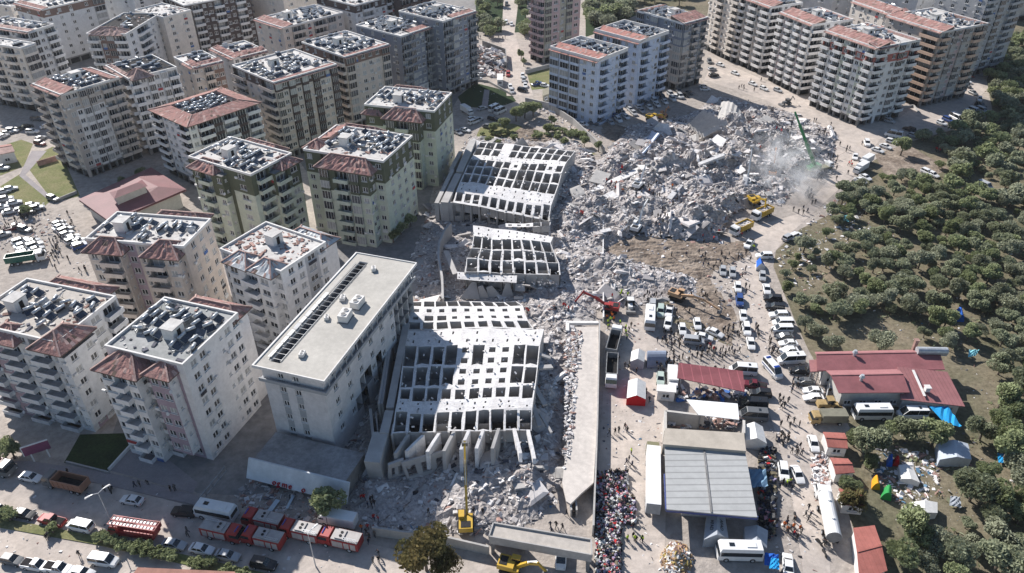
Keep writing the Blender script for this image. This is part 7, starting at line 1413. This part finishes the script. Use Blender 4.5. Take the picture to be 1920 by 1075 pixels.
for a in [(2, 95, 1010, 6, 4), (1, 152, 1045, 2, 2), (2, 270, 985, 8, 2), (1, 130, 890, 2, 2), (2, 208, 922, 12, 4), (3, 260, 912, 20, 3), (2, 329, 921, 8, 2), (2, 352, 1005, 2, 10), (3, 700, 1050, 10, 12), (4, 695, 1012, 16, 12), (5, 700, 948, 22, 10), (3, 850, 962, 60, 8), (4, 1035, 990, 20, 6), (2, 1070, 965, 12, 8), (3, 1180, 870, 20, 10), (5, 1160, 815, 30, 10), (4, 1160, 890, 26, 3), (3, 1200, 1018, 16, 10), (8, 1152, 660, 10, 50), (10, 1190, 690, 14, 8), (22, 1262, 640, 20, 24), (18, 1252, 690, 24, 14), (14, 1310, 668, 50, 10), (12, 1345, 665, 50, 10), (14, 1380, 625, 30, 16), (8, 1220, 560, 20, 10), (8, 1310, 480, 40, 6), (10, 1330, 560, 40, 10), (8, 1340, 500, 24, 12), (5, 1390, 490, 20, 10), (5, 1395, 530, 8, 40), (4, 1420, 625, 6, 8), (6, 1445, 640, 8, 22), (6, 1450, 660, 8, 8), (6, 1330, 700, 60, 3), (6, 1490, 720, 14, 20), (6, 1462, 760, 10, 16), (5, 1480, 800, 20, 14), (5, 1470, 830, 14, 10), (5, 1500, 850, 16, 10), (5, 1475, 915, 24, 12), (4, 1512, 960, 10, 20), (8, 1480, 990, 20, 20), (5, 1440, 985, 24, 30), (3, 1545, 1020, 12, 6), (10, 1515, 370, 16, 14), (10, 1530, 330, 60, 12), (8, 1560, 300, 24, 30), (5, 1500, 400, 10, 6), (5, 1600, 280, 40, 20), (5, 1545, 250, 20, 8), (8, 1395, 165, 30, 10), (6, 1500, 235, 60, 16), (8, 100, 450, 40, 26), (12, 105, 480, 20, 20), (8, 30, 410, 24, 14), (5, 10, 430, 14, 14), (5, 125, 430, 20, 20), (8, 920, 72, 30, 8), (6, 890, 120, 4, 6), (2, 1010, 95, 6, 4), (4, 75, 400, 20, 8), (3, 160, 505, 14, 8)]: people(*a, cols=dk)
for a in [(4, 1165, 320, 10, 5, 'red'), (5, 1140, 350, 24, 10, 'red black'), (8, 1210, 360, 40, 10, 'red orange black'), (10, 1240, 380, 60, 30, 'black grey'), (12, 1240, 410, 20, 26, 'black khaki navy'), (6, 1410, 275, 16, 6, 'red red black'), (3, 1460, 262, 6, 4, 'red'), (3, 1305, 385, 10, 4, 'red'), (3, 1095, 400, 10, 4, 'red'), (3, 985, 588, 8, 2, 'red'), (3, 1063, 583, 6, 3, 'red hivis'), (4, 920, 820, 20, 12, 'red black'), (8, 1148, 605, 14, 10, 'hivis hivis orange'), (8, 1172, 625, 10, 10, 'hivis hivis black'), (4, 1160, 560, 20, 8, 'red hivis'), (3, 1193, 1016, 20, 3, 'hivis'), (1, 1183, 852, 1, 1, 'hivis'), (2, 1412, 468, 3, 3, 'hivis'), (2, 1480, 910, 6, 4, 'hivis'), (5, 1485, 1000, 14, 12, 'orange orange red'), (3, 688, 995, 14, 3, 'orange red'), (2, 702, 976, 6, 2, 'red'), (2, 680, 938, 6, 3, 'red'), (4, 1150, 960, 22, 60, 'black red white'), (3, 1592, 312, 4, 6, 'red'), (3, 1755, 285, 8, 6, 'red'), (2, 1335, 655, 6, 4, 'red'), (3, 1280, 590, 20, 10, 'black'), (6, 1330, 440, 50, 20, 'black red'), (3, 1210, 745, 6, 8, 'black'), (3, 1365, 905, 40, 40, 'black')]: people(a[0], a[1], a[2], a[3], a[4], cols=a[5])
for x, y in [(1145, 890), (1152, 893), (1158, 889), (1164, 894), (1172, 888), (1168, 900), (1175, 906), (1173, 915), (1178, 926), (1184, 938), (1176, 945), (1190, 955), (1188, 968), (1193, 980), (1186, 992), (1164, 1000), (1160, 1012), (1164, 1030), (1158, 1045), (1163, 1060), (1130, 900), (1140, 905), (1150, 910), (1160, 920), (1135, 925), (1148, 935), (1165, 950), (1140, 955), (1128, 970), (1155, 975), (1145, 990), (1130, 1010), (1148, 1025), (1135, 1040)]: people(1, x, y, 1, 1, cols='black navy white grey black khaki')
PL.sort(key=lambda e: (e[0] - Vector((0, 0, CAMH))).length)
for p, lb, a, me, s in PL[:298]: o = thing('person', lb, 'person', p, a, 'people at the rescue site', me=me, auto=True); o.scale = (s, s, s)
vv = []; ff = []; mi_ = []; ml_ = list(cloth.values()) + [skin_, hair_]
for p, lb, a, me, s in PL[298:]:
    mt = Matrix.Translation(p) @ Matrix.Rotation(a, 4, 'Z') @ Matrix.Scale(s, 4); k = len(vv); vv += [tuple(mt @ v.co) for v in me.vertices]
    for q in me.polygons: ff.append(tuple(k + i for i in q.vertices)); mi_.append(ml_.index(me.materials[q.material_index]))
fm = bpy.data.meshes.new('distant_people'); fm.from_pydata(vv, [], ff); [fm.materials.append(m) for m in ml_]; fm.polygons.foreach_set('material_index', mi_); fm.update()
o = thing('distant_people', 'small distant people scattered over the far streets and rubble', 'people', me=fm); o['kind'] = 'stuff'
# the crowd beside the deck: the outermost as persons, what lies between them as a heap of clothes
def crowd_pick():
    yy = rnd.uniform(888, 1090); xr = 1176 if yy < 935 else 1190 if yy < 985 else 1162
    return P(rnd.uniform(1118, xr), yy), yy
b = MB(); cm = [cloth[k] for k in ('white', 'black', 'navy', 'red', 'grey', 'khaki')] + [mat('cloth_pink', (.5, .25, .28), .9, .1, 3), mat('cloth_lilac', (.32, .28, .4), .9, .1, 3)]
for _ in range(3400):
    p, yy = crowd_pick(); s = rnd.uniform(.2, .55); b.box((p.x, p.y, rnd.uniform(.05, .85)), (s * 1.5, s, s * .7), rnd.uniform(0, 3.2), rnd.choices(range(8), (8, 5, 3, .8, 4, 2, 3, 3))[0], (rnd.gauss(0, .5), rnd.gauss(0, .5)), rnd.uniform(.5, .9))
for _ in range(600):
    p = P(rnd.uniform(1425, 1452), rnd.uniform(845, 1010)); s = rnd.uniform(.3, .7); b.box((p.x, p.y, rnd.uniform(.05, .9)), (s * 1.6, s, s * .6), rnd.uniform(0, 3.2), rnd.choices(range(8), (1.5, 9, 4, 1, 6, 3, .5, .5))[0], (rnd.gauss(0, .5), rnd.gauss(0, .5)))
o = thing('clothes_heap', 'multicoloured heap of donated clothes between the deck and trailer', 'clothes', me=b.mesh('clothes_heap', cm)); o['kind'] = 'stuff'
b = MB(); cb_ = [mat('cardboard', (.45, .30, .17), .9, .15, 1), white_m, fragr_m, mat('yellow_scrap', (.45, .34, .12), .8, .1, 1), frag_m]
for _ in range(700):
    r_ = rnd.random() ** .6; a = rnd.uniform(0, 6.28); p = P(1268 + 27 * r_ * math.cos(a), 1052 + 32 * r_ * math.sin(a)); s = rnd.uniform(.25, .8); b.box((p.x, p.y, max(.1, 1.9 * (1 - r_) + rnd.uniform(-.2, .3))), (s * 1.4, s, s * .35), rnd.uniform(0, 3.2), rnd.choices(range(5), (5, 3, 1.5, 1, 2))[0], (rnd.gauss(0, .5), rnd.gauss(0, .5)))
o = thing('cardboard_heap', 'heap of torn cardboard boxes at the bottom edge', 'rubbish', me=b.mesh('heap', cb_)); o['kind'] = 'stuff'
bb_ = MB(); bb_.box((0, 0, .55), (1.3, .12, .5)); bb_.bar((-.5, 0, .5), (.5, 0, .8), .1); bb_.bar((.5, 0, .8), (.6, 0, 1.05), .06); bb_.box((-.2, 0, .85), (.6, .22, .12)); mw = MB(); mw.cyl((0, -.05, 0), (0, .05, 0), .3, n=12); moto = Model(); moto.add('frame', bb_, [paints['black']]); moto.add('wheel', mw, [black_m], (-.6, 0, .3)); moto.add('wheel', mw, [black_m], (.6, 0, .3))
for i, (x, y, lb) in enumerate([(1455, 822, 'motorbike leftmost of the knot on the east road'), (1468, 816, 'motorbike at the back of the knot on the east road'), (1478, 826, 'motorbike rightmost of the knot on the east road'), (1466, 832, 'motorbike nearest of the knot on the east road'), (1490, 970, 'motorbike being ridden up the lower east road'), (158, 462, 'motorbike beside the blue off-roader, left'), (1535, 1020, 'black motorbike leaning behind the tank truck'), (1102, 1062, 'white motorbike under the entrance canopy'), (1545, 1040, 'yellow box motorbike behind the tank truck'), (210, 921, 'fallen motorbike on the shaded road')]): special(moto, 'motorbike', lb, 'motorbike', x, y, rnd.uniform(-20, 20), 20, grp='motorbikes around the site')
# ------------------------------------------------------------ trees
bark = mat('bark', (.16, .13, .105), .95, .2, 2)
def leafm(n_, c, c2):
    m = mat(n_, c, .75, .2, .12, col2=c2, island=.4, spec=.1); nt = m.node_tree; b = nt.nodes['Principled BSDF']; out = nt.nodes['Material Output']
    tr = nt.nodes.new('ShaderNodeBsdfTranslucent'); mx = nt.nodes.new('ShaderNodeMixShader'); mx.inputs[0].default_value = .4
    src = b.inputs['Base Color'].links[0].from_socket; nt.links.new(src, tr.inputs['Color']); nt.links.new(b.outputs[0], mx.inputs[1]); nt.links.new(tr.outputs[0], mx.inputs[2]); nt.links.new(mx.outputs[0], out.inputs['Surface']); return m
lv = [leafm('olive_leaves', (.36, .385, .26), (.26, .285, .175)), leafm('grey_olive_leaves', (.39, .405, .29), (.28, .295, .20)), leafm('green_leaves', (.33, .37, .20), (.24, .27, .14))]
def tree_model(rad, hgt, n, lm, clumps=9, trunk=True, flat=.75, leaf=.24, bare=False):
    t = MB(); c = MB(); th = hgt * .38; t.cyl((0, 0, 0), (.1, .05, th), .24, .15, 7); cl_ = []
    for k in range(clumps):
        a = rnd.uniform(0, 6.28); r_ = rad * (rnd.random() ** .5) * .68; z = th + (hgt - th) * rnd.uniform(.25, .85) * (1 - .35 * r_ / rad); q = Vector((r_ * math.cos(a), r_ * math.sin(a), z)); cl_.append((q, rad * rnd.uniform(.3, .52)))
        m_ = Vector((q.x * .4, q.y * .4, th + (z - th) * .5)); t.cyl((.1, .05, th * .9), m_, .13, .08, 5, cap=False); t.cyl(m_, q, .08, .03, 5, cap=False)
    for _ in range(n):
        q, r_ = rnd.choice(cl_); d = Vector((rnd.gauss(0, 1), rnd.gauss(0, 1), rnd.gauss(0, 1))); d.normalize(); d.z *= flat; k = rnd.uniform(.55, 1.08) ** .5
        p = q + d * r_ * k; s = leaf * rnd.uniform(.6, 1.4)
        u = Vector((rnd.gauss(0, 1), rnd.gauss(0, 1), rnd.gauss(0, .7))).normalized(); v = u.orthogonal().normalized(); w = (v + d * .6).normalized()
        c.quad(p - u * s - w * s * .45, p + u * s - w * s * .5, p + u * s * .8 + w * s * .5, p - u * s * .9 + w * s * .45)
    return t, c, lm
def inst(tm, nm, lb, cat, p, rz, s, grp, auto=True, nz=None):
    k = id(tm)
    if not hasattr(inst, 'c'): inst.c = {}
    if k not in inst.c: inst.c[k] = (tm[0].mesh('trunk', [bark]), tm[1].mesh('crown', [tm[2]]))
    t = thing(nm, lb, cat, p, rz, grp, auto=auto); t.scale = (s, s, s * (nz or 1)); obj('trunk', inst.c[k][0], t); obj('crown', inst.c[k][1], t); return t
OL = [tree_model(rnd.uniform(2.6, 3.5), rnd.uniform(4.2, 5.4), 2400, lv[i % 3], rnd.randint(7, 12)) for i in range(7)]
OLD = ['grey green olive tree', 'dull olive tree', 'greener bushy olive tree']
ZO = [P(*q) for q in [(1700, 275), (1740, 255), (1800, 240), (1862, 215), (1850, 150), (1900, 70), (2000, 40), (2100, 500), (2050, 1100), (1660, 1110), (1640, 980), (1600, 850), (1560, 800), (1520, 650), (1480, 600), (1455, 520), (1470, 470), (1560, 400), (1600, 345), (1660, 330), (1700, 330), (1760, 345), (1760, 320)]]
CLR = [(P(1670, 705), 23, 9), (P(1640, 785), 17, 5), (P(1740, 735), 11, 8), (P(1560, 770), 7, 8), (P(1700, 290), 13, 9), (P(1620, 628), 11, 5), (P(1540, 900), 5, 14), (P(1570, 830), 4, 4), (P(1580, 880), 3.5, 4), (P(1600, 940), 3, 4), (P(1632, 1050), 5, 8), (P(1790, 858), 6.5, 6), (P(1652, 925), 5, 5.5), (P(1705, 900), 4.5, 5), (P(1735, 970), 4.5, 4.5), (P(1680, 878), 3.6, 4), (P(1790, 600), 4, 4), (P(1750, 800), 7, 4), (P(1840, 355), 7, 5), (P(1743, 332), 6, 5), (P(1826, 660), 3, 3), (P(1610, 345), 8, 7), (P(1485, 447), 6, 5), (P(1510, 420), 8, 6), (P(1530, 540), 8, 5)]
cand = []
xa, xb, ya, yb = 30, 330, 75, 430; stp = 4.75
j = 0; y = ya
while y < yb:
    x = xa + (j % 2) * stp / 2
    while x < xb:
        px_, py_ = x + rnd.uniform(-1.6, 1.6), y + rnd.uniform(-1.6, 1.6); x += stp
        if not inside(px_, py_, ZO): continue
        if any(abs(px_ - c.x) < a and abs(py_ - c.y) < b_ for c, a, b_ in CLR): continue
        if any(math.hypot(px_ - q.x, py_ - q.y) < 3.4 for q in CARPOS): continue
        s_ = scr((px_, py_, 3))
        if not (1380 < s_[0] < 1990 and -30 < s_[1] < 1130): continue
        if rnd.random() < (.16 if py_ > 175 else .02): continue
        cand.append((math.hypot(px_, py_), px_, py_))
    y += stp * .87; j += 1
cand.sort(); fb = MB(); fbm = [bark] + lv
lite = [tree_model(3.2, 4.8, 700, lv[i], 8, leaf=.42) for i in range(3)]
for i, (d, x, y) in enumerate(cand):
    k = rnd.randrange(7); s = rnd.choice((rnd.uniform(.4, .7), rnd.uniform(.7, 1.15), rnd.uniform(.7, 1.15))) * (1.2 if d < 165 else 1)
    if i < 270: inst(OL[k], 'olive_tree', ('small ' if s < .75 else 'large ' if s > 1.0 else 'mid sized ') + OLD[k % 3], 'tree', (x, y, 0), rnd.uniform(0, 6.28), s, 'olive trees of the orchard')
    else: q = lite[k % 3]; mtx = Matrix.Translation((x, y, 0)) @ Matrix.Rotation(rnd.uniform(0, 6), 4, 'Z') @ Matrix.Scale(s, 4); fb.merge(q[0], mtx=mtx, mmap={0: 0}); fb.merge(q[1], mtx=mtx, mmap={0: 1 + k % 3})
if fb.v: o = thing('olive_grove', 'far olive trees merging towards the top right edge', 'trees', me=fb.mesh('far_trees', fbm)); o['kind'] = 'stuff'
print('olives', len(cand), 'people', NP)
GT = [tree_model(2.6, 5, 1600, lv[2], 10), tree_model(1.6, 5.5, 1100, lv[2], 8, flat=1.3), tree_model(3.6, 7.5, 3000, leafm('mixed_leaves', (.13, .14, .06), (.26, .19, .08)), 14)]
for x, y, k, s, lb in [(968, 228, 0, 1.3, 'dark round tree by the shaded lot, left of three'), (984, 222, 0, 1.3, 'dark round tree by the shaded lot, middle of three'), (1000, 218, 0, 1.25, 'dark round tree by the shaded lot, right of three'), (977, 115, 1, 1.1, 'pointed dark conifer on the street by the tall tower'), (982, 125, 1, .8, 'smaller conifer below the pointed one by the tower'), (1034, 232, 1, .7, 'small cypress above the grey retaining wall, left'), (1040, 235, 1, .6, 'small cypress above the grey retaining wall, right'), (945, 245, 0, 1, 'bushy tree left of the churned mud'), (925, 250, 0, .9, 'green bush behind the farthest toppled tower'), (1095, 275, 0, .8, 'dark bush at the end of the retaining wall'), (1122, 285, 1, .9, 'dark upright tree where the retaining wall ends'), (1070, 262, 0, .7, 'low bush along the retaining wall'), (1025, 250, 0, .8, 'round bush right of the churned mud'), (620, 962, 0, 1.35, 'spiky green tree in front of the dusty annex'), (800, 1070, 2, 1.25, 'big mixed brown and green tree at the bottom edge'), (835, 1085, 2, .8, 'smaller tree right of the big bottom tree'), (1688, 292, 0, 1.35, 'lone dark tree on the sandy verge at right'), (1670, 818, 0, .75, 'bright palm like tree before the white bus'), (1600, 838, 0, .9, 'dark hedge tree right of the first red cabin'), (1745, 838, 0, 1.3, 'large green tree between the bus and silver tent'), (1700, 826, 0, .7, 'round bush in front of the minibus'), (1585, 925, 0, .9, 'dark bush over the third red cabin'), (1590, 960, 2, .7, 'conifer beside the tank truck'), (55, 405, 0, .8, 'bush beside the left parking lot'), (752, 440, 0, .9, 'dark hedge foot of the olive topped block, far'), (738, 455, 0, .9, 'dark hedge foot of the olive topped block, middle'), (770, 425, 0, .9, 'dark hedge foot of the olive topped block, near top'), (265, 335, 0, .8, 'shaded tree behind the crimson roofed hall'), (230, 350, 0, .7, 'shaded shrub left of the crimson hall lantern'), (120, 105, 0, 1.2, 'tree among the far left blocks, left one'), (140, 100, 0, 1.2, 'tree among the far left blocks, right one'), (28, 860, 0, .9, 'bushy shrub on the pavement at bottom left'), (10, 850, 0, .8, 'smaller shrub at the left edge pavement')]:
    inst(GT[k], 'tree' if s > .95 else 'bush', lb, 'tree' if s > .95 else 'bush', P(x, y), rnd.uniform(0, 6), s, None, auto=False)
sh = tree_model(1.3, 1.7, 450, lv[2], 6, leaf=.25)
for i, (x, y) in enumerate([(20, 975), (8, 970), (190, 1015), (210, 1020), (228, 1026), (245, 1030), (262, 1034), (280, 1038), (300, 1042), (318, 1048), (365, 1060), (378, 1064), (392, 1062), (430, 1075), (460, 1082), (100, 998)]): inst(sh, 'shrub', 'green shrub on the planted median', 'shrub', P(x, y, .15), rnd.uniform(0, 6), rnd.uniform(.8, 1.2), 'shrubs of the median')
for i in range(26): inst(sh, 'shrub', 'dry shrub in the rough garden', 'shrub', P(rnd.uniform(900, 1100), rnd.uniform(238, 258) + 20 * rnd.random()), rnd.uniform(0, 6), rnd.uniform(.8, 1.4), 'shrubs of the rough garden')
wd = []
for i in range(46):
    x = rnd.uniform(1100, 1186); y = rnd.uniform(-10, 66) - (x - 1100) * .3
    wd.append((x, max(y, -20)))
for i in range(22): wd.append((rnd.uniform(1190, 1310), rnd.uniform(-30, 12)))
for x, y in wd: s_ = rnd.uniform(.8, 1.6); inst(lite[rnd.randrange(3)], 'wood_tree', ('small ' if s_ < 1.05 else 'large ' if s_ > 1.35 else 'mid sized ') + 'dark tree of the small wood', 'tree', P(x, y), rnd.uniform(0, 6), rnd.uniform(1.0, 1.6), 'trees behind the tall tower')
for i in range(26): inst(lite[rnd.randrange(3)], 'wood_tree', 'shaded tree of the upper street', 'tree', P(rnd.choice((rnd.uniform(893, 942), rnd.uniform(972, 992))), rnd.uniform(-5, 75)), rnd.uniform(0, 6), rnd.uniform(.8, 1.3), 'trees of the upper street')

# ------------------------------------------------------------ labels: tell look-alikes apart by the nearest landmark, then by order
ORD = ['leftmost', 'second from left', 'third from left', 'fourth from left', 'fifth from left', 'sixth from left', 'seventh from left', 'eighth from left', 'ninth from left', 'tenth from left']
G = {}
for o, lb in AUTO:
    p = o.matrix_world.translation if False else Vector(o.location); s = scr(p)
    best = min(LAND, key=lambda l: (l[1] - p).xy.length); t = scr(best[1]); dx, dy = s[0] - t[0], (s[1] - t[1]) * 1.5
    rel = ('right of' if dx > 0 else 'left of') if abs(dx) > abs(dy) else ('below' if dy > 0 else 'above')
    far = math.hypot(dx, dy); 
    if len(lb.split()) > 8 or 'main road' in lb: text = lb
    else: text = f"{lb}, {'far ' if far > 110 else ''}{rel} the {best[0]}"
    G.setdefault(text, []).append((s[0], o))
for text, l in G.items():
    l.sort(key=lambda e: e[0])
    for i, (x, o) in enumerate(l):
        if len(l) == 1: o['label'] = text
        elif len(l) <= 10: o['label'] = (ORD[i] if i < len(l) - 1 or len(l) == 2 and i == 0 else 'rightmost') + ' ' + text
        else: o['label'] = text
        w = o['label'].split()
        if len(w) > 16: o['label'] = ' '.join(w[:16])
hg = {}
for o in S.objects:
    if o.name.startswith('solar_water_heater') and o.get('kind') is None and o.get('label'): hg.setdefault(o['label'], []).append((scr(o.location), o))
for text, l in hg.items():
    n = len(l); rows = max(1, math.ceil(n / 9)); l.sort(key=lambda e: e[0][1]); per = math.ceil(n / rows); RN = {1: [''], 2: ['back', 'front'], 3: ['back', 'middle', 'front'], 4: ['rearmost', 'second', 'third', 'front'], 5: ['rearmost', 'second', 'third', 'fourth', 'front']}[min(5, rows)]
    for r_ in range(rows):
        part = sorted(l[r_ * per:(r_ + 1) * per], key=lambda e: e[0][0]); nm = RN[min(r_, len(RN) - 1)]
        for i, (s, o) in enumerate(part): o['label'] = text + (f', {nm} row' if nm else '') + (f', {ORD[min(i, 9)]}' if len(part) > 1 else '')
# undergrowth between the trees
b = MB(); xs_ = [p.x for p in ZO]; ys_ = [p.y for p in ZO]
for _ in range(5200):
    x, y = rnd.uniform(30, 300), 78 + (rnd.random() ** 1.3) * 330
    if not inside(x, y, ZO) or any(abs(x - c.x) < a and abs(y - c.y) < b_ for c, a, b_ in CLR[:6]) or nz_.noise(Vector((x * .05, y * .05, 2))) < -.12: continue
    for k in range(5):
        s = rnd.uniform(.18, .5); p = Vector((x + rnd.gauss(0, .7), y + rnd.gauss(0, .7), rnd.uniform(.05, .4))); u = Vector((rnd.gauss(0, 1), rnd.gauss(0, 1), rnd.gauss(0, .4))).normalized() * s; w = Vector((rnd.gauss(0, 1), rnd.gauss(0, 1), rnd.gauss(0, .5))).normalized() * s * .6
        b.quad(p - u - w, p + u - w, p + u + w, p - u + w, rnd.choice((0, 0, 1, 2)))
o = thing('undergrowth', 'scrub, weeds and dry grass under the olive trees', 'scrub', me=b.mesh('undergrowth', [lv[0], lv[2], leafm('dry_grass', (.34, .28, .17), (.24, .20, .12))])); o['kind'] = 'stuff'
# loose litter on the open ground
for lb, pts, n in [('scattered litter on the yard and east road', [(1135, 610), (1240, 600), (1400, 500), (1440, 520), (1520, 700), (1540, 1070), (1440, 1075), (1440, 700), (1240, 700), (1240, 1070), (1200, 1070), (1200, 880), (1130, 870)], 1500), ('scattered litter on the main road', [(0, 880), (380, 940), (700, 1020), (700, 1075), (0, 1075)], 260), ('scattered litter under the orchard trees', [(1500, 480), (1700, 350), (1900, 420), (1900, 1000), (1680, 1000), (1600, 820), (1820, 760), (1780, 650), (1540, 650)], 900), ('scattered litter between the left blocks', [(0, 380), (120, 380), (300, 600), (420, 640), (400, 420), (200, 430), (160, 520), (0, 480)], 500), ('scattered litter on the upper streets', [(860, 150), (1000, 90), (1030, 180), (1330, 160), (1600, 250), (1560, 260), (1330, 190), (1000, 260)], 500)]:
    frags('litter', lb, n, pick_poly(pts), [lat_m, frag_m, fragd_m, MATS['blue_scrap'], fragr_m], (4, 4, 3, .5, 1.5), .08, .5)
# the air
b = MB(); b.prism([(-1000, -160), (1000, -160), (1000, 1200), (-1000, 1200)], -1.5, 118)
hm = bpy.data.materials.new('haze'); hm.use_nodes = True; nt = hm.node_tree; nt.nodes.remove(nt.nodes['Principled BSDF']); pv = nt.nodes.new('ShaderNodeVolumePrincipled'); pv.inputs['Color'].default_value = (.86, .92, 1, 1); pv.inputs['Density'].default_value = .00005; pv.inputs['Anisotropy'].default_value = .3; nt.links.new(pv.outputs[0], nt.nodes['Material Output'].inputs['Volume'])
obj('haze', b.mesh('haze', [hm]), kind='stuff')
